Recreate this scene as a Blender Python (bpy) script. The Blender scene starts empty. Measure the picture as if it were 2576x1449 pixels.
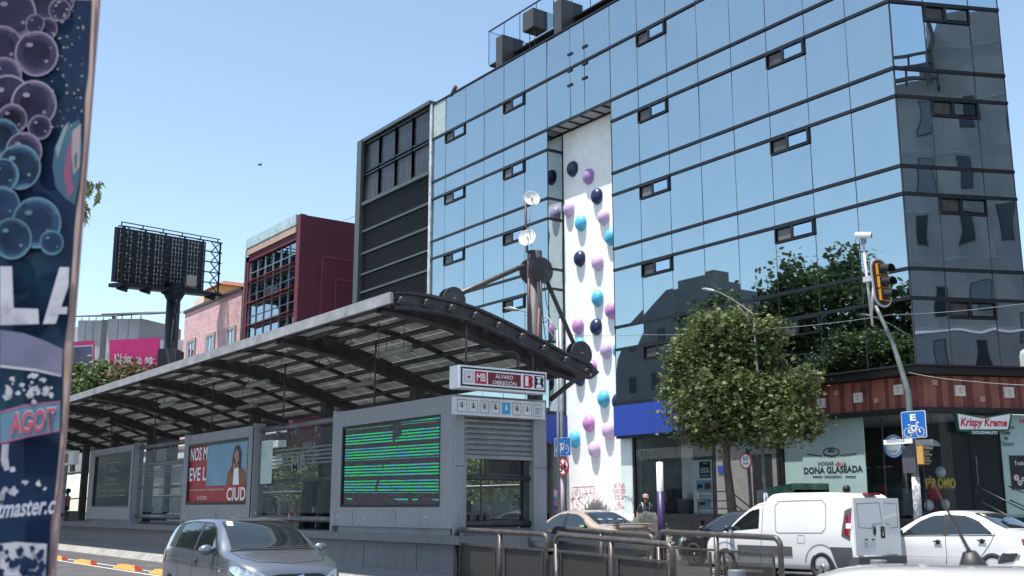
import bpy, math, random
import numpy as np
from mathutils import Vector, Matrix
from mathutils.bvhtree import BVHTree
R = math.radians
scene = bpy.context.scene
COL = scene.collection
rnd = random.Random(7)

# ------------------------------------------------------------------ camera
FPX, PITCH, AZ, EYE = 2705.0, R(11.6), R(-35.7), 1.5     # focal length in photo pixels (2576 wide)
AX, AY = math.pi + AZ, math.pi / 2 + AZ                   # azimuths of world +X (along the avenue) and +Y (across it)
FWD = Vector((math.cos(AX) * math.cos(PITCH), math.cos(AY) * math.cos(PITCH), math.sin(PITCH)))
RGT = Vector((math.sin(AX), math.sin(AY), 0))
UP = RGT.cross(FWD)
cam_d = bpy.data.cameras.new('camera')
cam = bpy.data.objects.new('camera', cam_d); COL.objects.link(cam); scene.camera = cam
cam.matrix_world = Matrix(((RGT.x, UP.x, -FWD.x, 0), (RGT.y, UP.y, -FWD.y, 0), (RGT.z, UP.z, -FWD.z, EYE), (0, 0, 0, 1)))
cam_d.sensor_width = 36; cam_d.lens = 36 * FPX / 2576
cam_d.clip_start = 0.1; cam_d.clip_end = 3000
cam_d.dof.use_dof = True; cam_d.dof.focus_distance = 28; cam_d.dof.aperture_fstop = 6.5
# ------------------------------------------------------------------ sky, sun, exposure
SUN_EL = R(73.6); SX, SY = -0.10, -1.0
_l = math.hypot(SX, SY); SX /= _l; SY /= _l
w = bpy.data.worlds.new('World'); scene.world = w; w.use_nodes = True
nt = w.node_tree; bg = nt.nodes['Background']; sky = nt.nodes.new('ShaderNodeTexSky')
sky.sky_type = 'NISHITA'; sky.sun_disc = False; sky.sun_elevation = SUN_EL
sky.sun_rotation = math.atan2(SX, SY); sky.altitude = 2200; sky.air_density = 1.0; sky.dust_density = 5.0; sky.ozone_density = 1.0
tint = nt.nodes.new('ShaderNodeMix'); tint.data_type = 'RGBA'; tint.blend_type = 'MULTIPLY'; tint.inputs[0].default_value = 1; tint.inputs[7].default_value = (1.04, 1.01, 0.87, 1); nt.links.new(sky.outputs[0], tint.inputs[6]); nt.links.new(tint.outputs[2], bg.inputs[0]); bg.inputs[1].default_value = 0.15
sd = bpy.data.lights.new('sun', 'SUN'); sun = bpy.data.objects.new('sun', sd); COL.objects.link(sun)
sd.energy = 3.8; sd.angle = R(0.5); sd.color = (1, 0.96, 0.9)
sdir = Vector((SX * math.cos(SUN_EL), SY * math.cos(SUN_EL), math.sin(SUN_EL)))
sun.rotation_euler = sdir.to_track_quat('Z', 'Y').to_euler(); sun.location = (0, 0, 60)
vs = scene.view_settings; vs.view_transform = 'Standard'; vs.look = 'None'; vs.gamma = 1; vs.exposure = 1.08
scene.cycles.max_bounces = 8; scene.cycles.transparent_max_bounces = 16; scene.cycles.glossy_bounces = 4
scene.cycles.sample_clamp_indirect = 6

# ------------------------------------------------------------------ picture geometry
def ray(x, y):
    u = (x - 1288) / FPX; v = -(y - 724.5) / FPX
    return FWD + RGT * u + UP * v
EY = Vector((0, 0, EYE))
def pY(x, y, Y): r = ray(x, y); return EY + r * (Y / r.y)
def pX(x, y, X): r = ray(x, y); return EY + r * (X / r.x)
def pZ(x, y, Z): r = ray(x, y); return EY + r * ((Z - EYE) / r.z)
def pD(x, y, d): return EY + ray(x, y) * d
FY = 28.24                                   # plane of the glass facade
CX = -18.75                                  # its corner
SD = Vector((0.4305, 0.9026, 0)); SN = Vector((0.9026, -0.4305, 0)); CC = Vector((CX, FY, 0))
def S(s, z, out=0.0): return CC + SD * s + SN * out + Vector((0, 0, z))
def pS(x, y, out=0.0):                       # picture point on the side face
    r = ray(x, y); k = (CC.dot(SN) + out) / (r.x * SN.x + r.y * SN.y); return EY + r * k
def sS(p): return (p - CC).dot(SD)

# ------------------------------------------------------------------ materials
def nodes(m): return m.node_tree.nodes, m.node_tree.links
MATS = {}
def M(name, rgb, rough=0.6, metal=0.0, var=0.12, scale=3.0, bump=0.0, bscale=40.0, dirt=None, dirt_amt=0.0, dscale=1.5, emit=0.0, coat=0.0, spec=0.5, stretch=(1, 1, 1)):
    if name in MATS: return MATS[name]
    m = bpy.data.materials.new(name); m.use_nodes = True; N, L = nodes(m); b = N['Principled BSDF']
    b.inputs['Roughness'].default_value = rough; b.inputs['Metallic'].default_value = metal
    b.inputs['Specular IOR Level'].default_value = spec; b.inputs['Coat Weight'].default_value = coat
    tc = N.new('ShaderNodeTexCoord'); mp = N.new('ShaderNodeMapping'); mp.inputs['Scale'].default_value = stretch
    L.new(tc.outputs['Object'], mp.inputs[0])
    n = N.new('ShaderNodeTexNoise'); n.inputs['Scale'].default_value = scale; n.inputs['Detail'].default_value = 6
    L.new(mp.outputs[0], n.inputs[0])
    mx = N.new('ShaderNodeMix'); mx.data_type = 'RGBA'
    mx.inputs[6].default_value = tuple(c * (1 - var) for c in rgb) + (1,)
    mx.inputs[7].default_value = tuple(min(1, c * (1 + var)) for c in rgb) + (1,)
    rp = N.new('ShaderNodeMapRange'); rp.inputs[1].default_value = 0.3; rp.inputs[2].default_value = 0.7
    L.new(n.outputs[0], rp.inputs[0]); L.new(rp.outputs[0], mx.inputs[0]); out = mx.outputs[2]
    if dirt:
        n2 = N.new('ShaderNodeTexNoise'); n2.inputs['Scale'].default_value = dscale; n2.inputs['Detail'].default_value = 9; n2.inputs['Roughness'].default_value = 0.7
        L.new(mp.outputs[0], n2.inputs[0])
        r2 = N.new('ShaderNodeMapRange'); r2.inputs[1].default_value = 0.52; r2.inputs[2].default_value = 0.75; r2.inputs[4].default_value = dirt_amt
        L.new(n2.outputs[0], r2.inputs[0])
        m2 = N.new('ShaderNodeMix'); m2.data_type = 'RGBA'; L.new(r2.outputs[0], m2.inputs[0]); L.new(out, m2.inputs[6]); m2.inputs[7].default_value = tuple(dirt) + (1,); out = m2.outputs[2]
    L.new(out, b.inputs['Base Color'])
    if emit: L.new(out, b.inputs['Emission Color']); b.inputs['Emission Strength'].default_value = emit
    if bump:
        n3 = N.new('ShaderNodeTexNoise'); n3.inputs['Scale'].default_value = bscale; n3.inputs['Detail'].default_value = 5; L.new(mp.outputs[0], n3.inputs[0])
        bp = N.new('ShaderNodeBump'); bp.inputs['Strength'].default_value = bump; bp.inputs['Distance'].default_value = 0.02
        L.new(n3.outputs[0], bp.inputs['Height']); L.new(bp.outputs[0], b.inputs['Normal'])
    MATS[name] = m; return m

def mirror_glass(name, rgb, wave=0.05, wscale=0.5, dist=0.05, rough=0.012):
    m = M(name, rgb, rough, 1.0, 0.03, 0.6); N, L = nodes(m); b = N['Principled BSDF']
    tc = N.new('ShaderNodeTexCoord'); n = N.new('ShaderNodeTexNoise'); n.inputs['Scale'].default_value = wscale; n.inputs['Detail'].default_value = 1
    L.new(tc.outputs['Object'], n.inputs[0]); bp = N.new('ShaderNodeBump'); bp.inputs['Strength'].default_value = wave; bp.inputs['Distance'].default_value = dist
    L.new(n.outputs[0], bp.inputs['Height']); L.new(bp.outputs[0], b.inputs['Normal']); return m

def clear_glass(name, tint=(0.75, 0.85, 0.83), refl=0.12, rough=0.01, dull=0.0, film=(0.5, 0.55, 0.55)):
    m = bpy.data.materials.new(name); m.use_nodes = True; N, L = nodes(m); N.remove(N['Principled BSDF'])
    o = N['Material Output']; t = N.new('ShaderNodeBsdfTransparent'); g = N.new('ShaderNodeBsdfGlossy'); g.inputs['Roughness'].default_value = rough
    t.inputs[0].default_value = tint + (1,); g.inputs[0].default_value = (0.9, 0.95, 1, 1)
    lw = N.new('ShaderNodeFresnel'); lw.inputs[0].default_value = 1.5
    ad = N.new('ShaderNodeMath'); ad.operation = 'ADD'; ad.use_clamp = True; ad.inputs[1].default_value = refl; L.new(lw.outputs[0], ad.inputs[0])
    mx = N.new('ShaderNodeMixShader'); L.new(ad.outputs[0], mx.inputs[0])
    if dull > 0:
        d = N.new('ShaderNodeBsdfDiffuse'); d.inputs[0].default_value = film + (1,)
        tc = N.new('ShaderNodeTexCoord'); n = N.new('ShaderNodeTexNoise'); n.inputs['Scale'].default_value = 2.5; n.inputs['Detail'].default_value = 6; L.new(tc.outputs['Object'], n.inputs[0])
        mr = N.new('ShaderNodeMapRange'); mr.inputs[3].default_value = dull * 0.5; mr.inputs[4].default_value = dull * 1.5; L.new(n.outputs[0], mr.inputs[0])
        m0 = N.new('ShaderNodeMixShader'); L.new(mr.outputs[0], m0.inputs[0]); L.new(t.outputs[0], m0.inputs[1]); L.new(d.outputs[0], m0.inputs[2]); L.new(m0.outputs[0], mx.inputs[1])
    else: L.new(t.outputs[0], mx.inputs[1])
    L.new(g.outputs[0], mx.inputs[2]); L.new(mx.outputs[0], o.inputs[0]); MATS[name] = m; return m

def leaf_mat(name, cols, rough=0.55):
    m = bpy.data.materials.new(name); m.use_nodes = True; N, L = nodes(m); b = N['Principled BSDF']; b.inputs['Roughness'].default_value = rough
    g = N.new('ShaderNodeNewGeometry'); cr = N.new('ShaderNodeValToRGB'); e = cr.color_ramp.elements
    for i, c in enumerate(cols):
        p = i / (len(cols) - 1)
        el = e[i] if i < 2 else e.new(p)
        el.position = p; el.color = tuple(c) + (1,)
    L.new(g.outputs['Random Per Island'], cr.inputs[0]); L.new(cr.outputs[0], b.inputs['Base Color'])
    tr = N.new('ShaderNodeBsdfTranslucent'); L.new(cr.outputs[0], tr.inputs[0]); mx = N.new('ShaderNodeMixShader'); mx.inputs[0].default_value = 0.25
    L.new(b.outputs[0], mx.inputs[1]); L.new(tr.outputs[0], mx.inputs[2]); L.new(mx.outputs[0], N['Material Output'].inputs[0]); MATS[name] = m; return m

def translucent(name, rgb, f):
    m = M(name, rgb, .8, var=.16, scale=1.5, dirt=tuple(c * .45 for c in rgb), dirt_amt=.8, dscale=1.2); N, L = nodes(m); b = N['Principled BSDF']; t = N.new('ShaderNodeBsdfTranslucent'); L.new(b.inputs['Base Color'].links[0].from_socket, t.inputs[0])
    mx = N.new('ShaderNodeMixShader'); mx.inputs[0].default_value = f; L.new(b.outputs[0], mx.inputs[1]); L.new(t.outputs[0], mx.inputs[2]); L.new(mx.outputs[0], N['Material Output'].inputs[0]); return m
# ------------------------------------------------------------------ mesh building
SPLIT = {'shop_window': 'shop_window', 'module_posts': 'module_post', 'base_wall': 'base_wall', 'shop_frame': 'shop_frame', 'purlins': 'purlin', 'hinge_plates': 'hinge_plate', 'blue_fascia': 'blue_fascia', 'fascia_trim': 'fascia_trim', 'ledges': 'ledge', 'soffit_rib': 'soffit_rib', 'shop_partition': 'shop_partition', 'eyes': 'eye', 'ears': 'ear', 'backpack_straps': 'backpack_strap', 'far_rail': 'far_rail', 'render_joints': 'render_joint', 'dark_interior': 'dark_interior', 'plate_lamps': 'plate_lamp', 'hanger_rod': 'hanger_rod', 'far_glazing': 'far_glazing'}
class MB:
    def __init__(s): s.v = []; s.f = []; s.m = []; s.s = []
    def poly(s, pts, m=0, sm=False):
        i = len(s.v); s.v += [tuple(p) for p in pts]; s.f.append(tuple(range(i, i + len(pts)))); s.m.append(m); s.s.append(sm); return s
    def hexa(s, c, m=0):
        i = len(s.v); s.v += [tuple(p) for p in c]
        for q in ((0, 3, 2, 1), (4, 5, 6, 7), (0, 1, 5, 4), (1, 2, 6, 5), (2, 3, 7, 6), (3, 0, 4, 7)): s.f.append(tuple(i + k for k in q)); s.m.append(m); s.s.append(False)
        return s
    def box(s, a, b, m=0):
        x0, x1 = sorted((a[0], b[0])); y0, y1 = sorted((a[1], b[1])); z0, z1 = sorted((a[2], b[2]))
        return s.hexa([(x0, y0, z0), (x1, y0, z0), (x1, y1, z0), (x0, y1, z0), (x0, y0, z1), (x1, y0, z1), (x1, y1, z1), (x0, y1, z1)], m)
    def obox(s, c, ux, uy, uz, m=0):        # centre and three half vectors
        c, ux, uy, uz = map(Vector, (c, ux, uy, uz))
        return s.hexa([c - ux - uy - uz, c + ux - uy - uz, c + ux + uy - uz, c - ux + uy - uz, c - ux - uy + uz, c + ux - uy + uz, c + ux + uy + uz, c - ux + uy + uz], m)
    def beam(s, p, q, w, h, m=0, up=(0, 0, 1)):
        p, q = Vector(p), Vector(q); d = q - p; u = Vector(up); r = d.cross(u)
        if r.length < 1e-6: r = d.cross(Vector((1, 0, 0)))
        r.normalize(); u = r.cross(d).normalized()
        return s.obox((p + q) / 2, d / 2, r * w / 2, u * h / 2, m)
    def tube(s, pts, r, n=8, m=0, cap=True, sm=True):
        pts = [Vector(p) for p in pts]; rr = r if isinstance(r, (list, tuple)) else [r] * len(pts); base = len(s.v); pr = None
        for i, p in enumerate(pts):
            d = (pts[min(i + 1, len(pts) - 1)] - pts[max(i - 1, 0)]).normalized()
            if pr is None:
                a = Vector((0, 0, 1)) if abs(d.z) < 0.9 else Vector((1, 0, 0)); u = d.cross(a).normalized()
            else: u = (pr - d * pr.dot(d)).normalized()
            pr = u; v = d.cross(u)
            for k in range(n):
                t = 2 * math.pi * k / n; s.v.append(tuple(p + (u * math.cos(t) + v * math.sin(t)) * rr[i]))
        for i in range(len(pts) - 1):
            for k in range(n):
                a = base + i * n + k; b = base + i * n + (k + 1) % n; s.f.append((a, b, b + n, a + n)); s.m.append(m); s.s.append(sm)
        if cap:
            s.f.append(tuple(base + k for k in reversed(range(n)))); s.f.append(tuple(base + (len(pts) - 1) * n + k for k in range(n))); s.m += [m, m]; s.s += [False, False]
        return s
    def grid(s, rows, m=0, sm=True, closed=False):
        n = len(rows[0]); base = len(s.v)
        for r in rows: s.v += [tuple(p) for p in r]
        for i in range(len(rows) - 1):
            for k in range(n if closed else n - 1):
                a = base + i * n + k; b = base + i * n + (k + 1) % n; s.f.append((a, b, b + n, a + n)); s.m.append(m); s.s.append(sm)
        return s
    def prism(s, poly, vec, m=0, sm=False):  # closed planar outline extruded by vec
        n = len(poly); base = len(s.v); vec = Vector(vec); s.v += [tuple(p) for p in poly] + [tuple(Vector(p) + vec) for p in poly]
        s.f.append(tuple(base + k for k in reversed(range(n)))); s.f.append(tuple(base + n + k for k in range(n))); s.m += [m, m]; s.s += [False, False]
        for k in range(n): j = (k + 1) % n; s.f.append((base + k, base + j, base + n + j, base + n + k)); s.m.append(m); s.s.append(sm)
        return s
    def lathe(s, c, ax, prof, n=24, m=0, sm=True):   # prof: (radius, height along ax)
        c, ax = Vector(c), Vector(ax).normalized(); a = Vector((0, 0, 1)) if abs(ax.z) < 0.9 else Vector((1, 0, 0)); u = ax.cross(a).normalized(); v = ax.cross(u)
        rows = [[c + ax * h + (u * math.cos(2 * math.pi * k / n) + v * math.sin(2 * math.pi * k / n)) * max(r, 1e-4) for k in range(n)] for r, h in prof]
        return s.grid(rows, m, sm, True)
    def ball(s, c, r, n=12, m=0, sc=(1, 1, 1)):
        c = Vector(c); rows = []
        for i in range(n // 2 + 1):
            t = math.pi * i / (n // 2); rows.append([c + Vector((sc[0] * r * max(math.sin(t), 1e-3) * math.cos(2 * math.pi * k / n), sc[1] * r * max(math.sin(t), 1e-3) * math.sin(2 * math.pi * k / n), sc[2] * r * math.cos(t))) for k in range(n)])
        return s.grid(rows, m, True, True)
    def islands(s):
        par = list(range(len(s.v)))
        def fd(a):
            while par[a] != a: par[a] = par[par[a]]; a = par[a]
            return a
        for f in s.f:
            for k in f[1:]: par[fd(k)] = fd(f[0])
        g = {}
        for i, f in enumerate(s.f): g.setdefault(fd(f[0]), []).append(i)
        out = []
        for fs in g.values():
            m = MB(); mp = {}
            for i in fs:
                q = []
                for k in s.f[i]:
                    if k not in mp: mp[k] = len(m.v); m.v.append(s.v[k])
                    q.append(mp[k])
                m.f.append(tuple(q)); m.m.append(s.m[i]); m.s.append(s.s[i])
            out.append(m)
        return out
    def build(s, name, mats, parent=None, org=None):
        if parent is not None and name in SPLIT:
            isl = s.islands()
            if len(isl) > 1:
                for m in isl: m.v = m.v; r = m.build(SPLIT[name], mats, parent, org) if SPLIT[name] != name else m._b(name, mats, parent, org)
                return r
            return s._b(SPLIT[name], mats, parent, org)
        return s._b(name, mats, parent, org)
    def _b(s, name, mats, parent=None, org=None):
        me = bpy.data.meshes.new(name)
        if parent is not None:
            root = parent
            while root.parent: root = root.parent
            o0 = root.get('_o', (0, 0, 0))
        else: o0 = org or (0, 0, 0)
        ox, oy, oz = o0
        me.from_pydata([(x - ox, y - oy, z - oz) for x, y, z in s.v], [], s.f)
        for mt in (mats if isinstance(mats, (list, tuple)) else [mats]): me.materials.append(mt)
        me.polygons.foreach_set('material_index', s.m); me.polygons.foreach_set('use_smooth', s.s); me.update()
        o = bpy.data.objects.new(name, me); COL.objects.link(o)
        if parent is not None: o.parent = parent
        else: o.location = o0; o['_o'] = o0
        return o
def tag(o, label=None, cat=None, group=None, kind=None):
    if label: o['label'] = label
    if cat: o['category'] = cat
    if group: o['group'] = group
    if kind: o['kind'] = kind
    return o
def thing(name, label, cat, loc=(0, 0, 0), rot=0.0, group=None, local=False):
    o = bpy.data.objects.new(name, None); COL.objects.link(o); o.empty_display_size = 0.3
    o.location = loc; o.rotation_euler = (0, 0, rot); o['_o'] = (0.0, 0.0, 0.0) if local else tuple(loc)
    return tag(o, label, cat, group)
def copy_tree(o, parent=None):
    c = o.copy(); COL.objects.link(c); c.parent = parent
    for ch in [k for k in COL.objects if k.parent == o]: copy_tree(ch, c)
    return c
def newfrom(o, name):                                   # bake modifiers or a curve into a mesh
    dg = bpy.context.evaluated_depsgraph_get(); dg.update(); me = bpy.data.meshes.new_from_object(o.evaluated_get(dg)); me.name = name; return me
def text(txt, p, right, up, width, height, mat, parent, name='lettering', bold=0.0, shear=0.0, depth=0.002, fitw=True):
    """lettering on a surface: p is its lower left corner; width and height its size"""
    cu = bpy.data.curves.new(name, 'FONT'); cu.body = txt; cu.offset = bold; cu.shear = shear; cu.extrude = 0.0; cu.resolution_u = 3
    o = bpy.data.objects.new(name, cu); COL.objects.link(o); me = newfrom(o, name); bpy.data.objects.remove(o)
    co = np.array([v.co[:] for v in me.vertices]).reshape(-1, 3)
    if len(co) == 0: return None
    a, b = co.min(0), co.max(0); sx = width / max(b[0] - a[0], 1e-6); sy = height / max(b[1] - a[1], 1e-6)
    if not fitw: sx = sy
    right, up = Vector(right).normalized(), Vector(up).normalized(); nrm = right.cross(up)
    root = parent
    while root.parent: root = root.parent
    o0 = Vector(root.get('_o', (0, 0, 0)))
    for v in me.vertices: v.co = Vector(p) + right * ((v.co.x - a[0]) * sx) + up * ((v.co.y - a[1]) * sy) + nrm * depth - o0
    me.materials.clear(); me.materials.append(mat); r = bpy.data.objects.new(name, me); COL.objects.link(r); r.parent = parent; return r
def ring(c, u, v, r0, r1, n=28, a0=0, a1=2 * math.pi):
    mb = MB(); c, u, v = map(Vector, (c, u, v))
    rows = [[c + (u * math.cos(a0 + (a1 - a0) * k / n) + v * math.sin(a0 + (a1 - a0) * k / n)) * r for k in range(n + 1)] for r in (r0, r1)]
    return rows
def stroke(mb, pts, wd, nrm, m=0):                      # a flat painted line
    pts = [Vector(p) for p in pts]; nrm = Vector(nrm)
    for a, b in zip(pts, pts[1:]):
        d = (b - a)
        if d.length < 1e-6: continue
        d = d.normalized(); r = d.cross(nrm).normalized() * wd / 2; a2 = a - d * wd * 0.3; b2 = b + d * wd * 0.3
        mb.poly([a2 - r, b2 - r, b2 + r, a2 + r], m)
# bicycle pictogram drawn with flat strokes in a unit square
def bike(mb, c, u, v, s, nrm, m=0, wd=0.06):
    c, u, v = Vector(c), Vector(u), Vector(v); P = lambda x, y: c + u * (x * s) + v * (y * s)
    for cx in (-0.29, 0.29):
        stroke(mb, [P(cx + 0.19 * math.cos(t * math.pi / 10), -0.13 + 0.19 * math.sin(t * math.pi / 10)) for t in range(21)], wd * s, nrm, m)
    for l in ([(-.29, -.13), (-.14, .14), (.16, .14), (0, -.13), (-.29, -.13)], [(0, -.13), (-.18, .2), (-.26, .2)], [(.29, -.13), (.12, .26), (.24, .28)]):
        stroke(mb, [P(*q) for q in l], wd * s, nrm, m)

# ------------------------------------------------------------------ palette
asphalt = M('asphalt', (0.066, 0.066, 0.072), 0.85, var=0.3, scale=1.2, bump=0.5, bscale=120, dirt=(0.13, 0.125, 0.12), dirt_amt=0.6, dscale=0.8)
concrete = M('pavement concrete', (0.32, 0.31, 0.30), 0.85, var=0.2, scale=2, bump=0.3, bscale=60, dirt=(0.12, 0.12, 0.12), dirt_amt=0.6)
white_line = M('road paint', (0.52, 0.52, 0.50), 0.6, var=0.2, scale=5, dirt=(0.12, 0.12, 0.12), dirt_amt=0.9, dscale=6)
yellow_line = M('yellow paint', (0.50, 0.26, 0.05), 0.6, var=0.25, scale=8, dirt=(0.2, 0.12, 0.05), dirt_amt=0.8, dscale=9)
red_refl = M('red reflector', (0.26, 0.03, 0.025), 0.3)
facade_glass = mirror_glass('blue mirror glass', (0.395, 0.475, 0.495), 0.02, 0.35, 0.06)
side_glass = mirror_glass('rippled mirror glass', (0.56, 0.68, 0.74), 0.10, 0.55, 0.12)
pane_glass = mirror_glass('window mirror glass', (0.42, 0.52, 0.58), 0.01, 0.4)
dark_frame = M('dark anodised aluminium', (0.028, 0.03, 0.036), 0.35, 0.6, var=0.2)
seam = M('silicone seam', (0.025, 0.03, 0.035), 0.5)
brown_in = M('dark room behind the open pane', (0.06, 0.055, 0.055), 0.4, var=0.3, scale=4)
white_wall = M('white painted render', (0.82, 0.82, 0.81), 0.85, var=0.05, scale=1.2, bump=0.35, bscale=14, dirt=(0.55, 0.55, 0.54), dirt_amt=0.45, dscale=2.2)
white_plain = M('white paint', (0.78, 0.78, 0.78), 0.4, var=0.03)
blue_fascia = M('blue fascia panel', (0.016, 0.05, 0.30), 0.5, var=0.06)
black_base = M('black stone plinth', (0.015, 0.017, 0.02), 0.3, var=0.3)
shop_glass = clear_glass('shop window glass', (0.82, 0.88, 0.87), 0.04)
station_glass = clear_glass('station glass', (0.66, 0.74, 0.72), 0.05, dull=0.10)
pale_film = M('pale green window film', (0.34, 0.46, 0.45), 0.25, var=0.06, coat=0.4)
steel = M('dark painted steel', (0.042, 0.038, 0.044), 0.58, 0.0, var=0.3, scale=5, dirt=(0.14, 0.12, 0.11), dirt_amt=0.5, dscale=4)
rail_m = M('brown grey steel pipe', (0.055, 0.048, 0.045), 0.42, 0.15, var=0.25, scale=9, dirt=(0.2, 0.19, 0.18), dirt_amt=0.6, dscale=14)
galv = M('galvanised steel', (0.24, 0.255, 0.27), 0.5, 0.3, var=0.2, scale=6, dirt=(0.16, 0.15, 0.14), dirt_amt=0.5)
granite = M('grey speckled wall panel', (0.255, 0.26, 0.28), 0.7, var=0.10, scale=45, bump=0.05, bscale=90, dirt=(0.13, 0.13, 0.145), dirt_amt=0.65, dscale=1.6, stretch=(1.6, 1.6, .5))
plinth_m = M('grey painted concrete', (0.15, 0.155, 0.175), 0.75, var=0.15, scale=2, bump=0.2, bscale=30, dirt=(0.07, 0.07, 0.075), dirt_amt=0.9, dscale=2.0, stretch=(2.5, 1, .35))
black = M('black plastic', (0.015, 0.015, 0.017), 0.4)
grey_m = M('grey plastic', (0.12, 0.12, 0.125), 0.5)
chrome = M('chrome', (0.75, 0.75, 0.77), 0.12, 1.0, var=0.02)
rubber = M('tyre rubber', (0.02, 0.02, 0.021), 0.75, var=0.2, scale=20)
road_sign_blue = M('sign blue', (0.01, 0.12, 0.42), 0.4, var=0.04)
sign_white = M('sign white', (0.75, 0.76, 0.78), 0.4, var=0.04)
sign_red = M('sign red', (0.50, 0.02, 0.035), 0.4, var=0.06)
sign_black = M('sign black', (0.02, 0.02, 0.025), 0.5)
maroon = M('maroon', (0.16, 0.012, 0.03), 0.5, var=0.06)
teal = M('teal', (0.02, 0.33, 0.36), 0.5)
bark = M('bark', (0.09, 0.075, 0.06), 0.9, var=0.4, scale=12, bump=0.8, bscale=25, stretch=(1, 1, 0.3))

# ================================================================== ground
gm = MB(); gm.poly([(-700, -400, -0.22), (500, -400, -0.22), (500, 700, -0.22), (-700, 700, -0.22)])
tag(gm.build('ground', M('dull ground', (0.11, 0.11, 0.105), 0.9, var=.3, scale=.05)), kind='structure')
def road_z(y): return 0.0 if y > 8 else -0.022 * (8 - y)
mb = MB(); ys = [-3.0, 2.0, 8.0, 23.2, 23.2]
mb.grid([[(x, y, road_z(y)) for x in (-220, -60, 0, 120)] for y in (-3, 2, 5, 8, 12, 18, 23.25)], 0, False)
mb.poly([(-18.2, 23.25, 0), (-2, 23.25, 0), (-2, 120, 0), (-12, 120, 0)], 0)
tag(mb.build('road', asphalt), kind='structure')
mb = MB()
mb.prism([(-220, 23.25, -0.2), (-18.3, 23.25, -0.2), (-16.9, 24.6, -0.2), (-12.9, 33.0, -0.2), (-12.9, 60, -0.2), (-220, 60, -0.2)], (0, 0, 0.36))
tag(mb.build('sidewalk', concrete), kind='structure')
mb = MB(); mb.box((-220, 23.1, -0.1), (-18.4, 23.25, 0.14)); tag(mb.build('kerb', M('kerb stone', (0.42, 0.41, 0.38), 0.8, var=0.2)), kind='structure')
mb = MB(); mb.box((-220, -14, -0.25), (120, -3, 0.02)); tag(mb.build('near_sidewalk', concrete), kind='structure')
mb = MB()
for y0 in (8.15, 8.62): mb.poly([(-120, y0, 0.005), (10, y0, 0.005), (10, y0 + 0.1, 0.005), (-120, y0 + 0.1, 0.005)])
for y0 in (16.0, 20.3):
    for i in range(20): x = -60 + i * 5; mb.poly([(x, y0, 0.005), (x + 2.6, y0, 0.005), (x + 2.6, y0 + 0.12, 0.005), (x, y0 + 0.12, 0.005)])
for i in range(7): x = -12.4 + i * 0.9; mb.poly([(x, 12.0, 0.006), (x + 0.45, 12.0, 0.006), (x + 0.45, 22.5, 0.006), (x, 22.5, 0.006)])
tag(mb.build('road_marking', white_line), kind='structure')
# low raised lane separators
for i, (px, py, lab) in enumerate(((145, 1403, 'yellow lane separator block nearest the torn poster board'), (215, 1414, 'yellow lane separator block second from the poster board'), (322, 1427, 'yellow lane separator block third from the poster board'), (418, 1441, 'yellow lane separator block half hidden by the silver hatchback'))):
    p = pZ(px, py, 0.05); x, y = p.x, p.y
    t = thing('lane_separator', lab, 'lane separator', (x, y, 0), 0, 'yellow lane separators')
    mb = MB(); a, h = 0.95, 0.11
    mb.hexa([(x - a, y - .12, 0), (x + a, y - .12, 0), (x + a, y + .12, 0), (x - a, y + .12, 0), (x - a + .3, y - .05, h), (x + a - .3, y - .05, h), (x + a - .3, y + .05, h), (x - a + .3, y + .05, h)])
    mb.build('body', yellow_line, t)
    mb = MB(); mb.hexa([(x + a - .28, y - .10, .02), (x + a - .01, y - .10, .012), (x + a - .01, y + .10, .012), (x + a - .28, y + .10, .02), (x + a - .31, y - .04, h + .01), (x + a - .27, y - .04, h + .006), (x + a - .27, y + .04, h + .006), (x + a - .31, y + .04, h + .01)]); mb.build('reflector', red_refl, t)

# ================================================================== glass office building
GB = thing('office_building', 'tall blue mirror-glass office building on the corner with white recessed wall of painted domes', 'building', (-30, FY, 0))
K = 0.88235
ZB = [5.5, 7.71, 8.62, 10.97, 11.86, 14.14, 15.07, 17.34, 18.28, 20.65, 22.62]
PW = 1.681
XR = [CX - PW * k for k in range(9)]                       # right block
XM = [-32.2, -33.9, -34.88, -36.57]
XL = [-36.57, -38.3, -39.97, -41.65, -43.34, -45.2, -46.6]
TH = 0.12
core = MB()                                                # building mass behind the glass
core.prism([(CX - .25, FY + .25, 4.4), (-32.2, FY + .25, 4.4), (-32.2, FY + 1.05, 4.4), (-36.57, FY + 1.05, 4.4), (-36.57, FY + .25, 4.4), (-46.6, FY + .25, 4.4), (-46.6, 44, 4.4), S(3.78, 4.4, -12), S(3.78, 4.4, -.05), S(0.3, 4.4, -.05)], (0, 0, 18.0))
core.box((-46.5, 33.5, 0.2), (-18.5, 44, 4.4))
core.build('core', M('dark core', (0.05, 0.055, 0.06), 0.8), GB)
panels = []
def add_panel(quad, nrm, mat):
    a, b = rnd.gauss(0, 0.0030), rnd.gauss(0, 0.0040); c = sum(quad, Vector()) / 4; out = []
    u = (quad[1] - quad[0]).normalized()
    for q in quad: out.append(q + nrm * ((q - c).dot(u) * a + (q.z - c.z) * b))
    panels.append((out, nrm, mat, (quad[1] - quad[0]).length * (quad[2].z - quad[0].z) / c.y ** 2))
WIN = {(6, 9), (6, 7), (6, 5), (6, 3), (6, 1), (2, 7), (2, 5), (2, 3), (2, 1)}
WINL = {(4, 9), (4, 7), (4, 5), (4, 3), (1, 9), (1, 7), (1, 5), (1, 3), (1, 1)}
windows = []
G = 0.012
nY = Vector((0, -1, 0))
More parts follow.
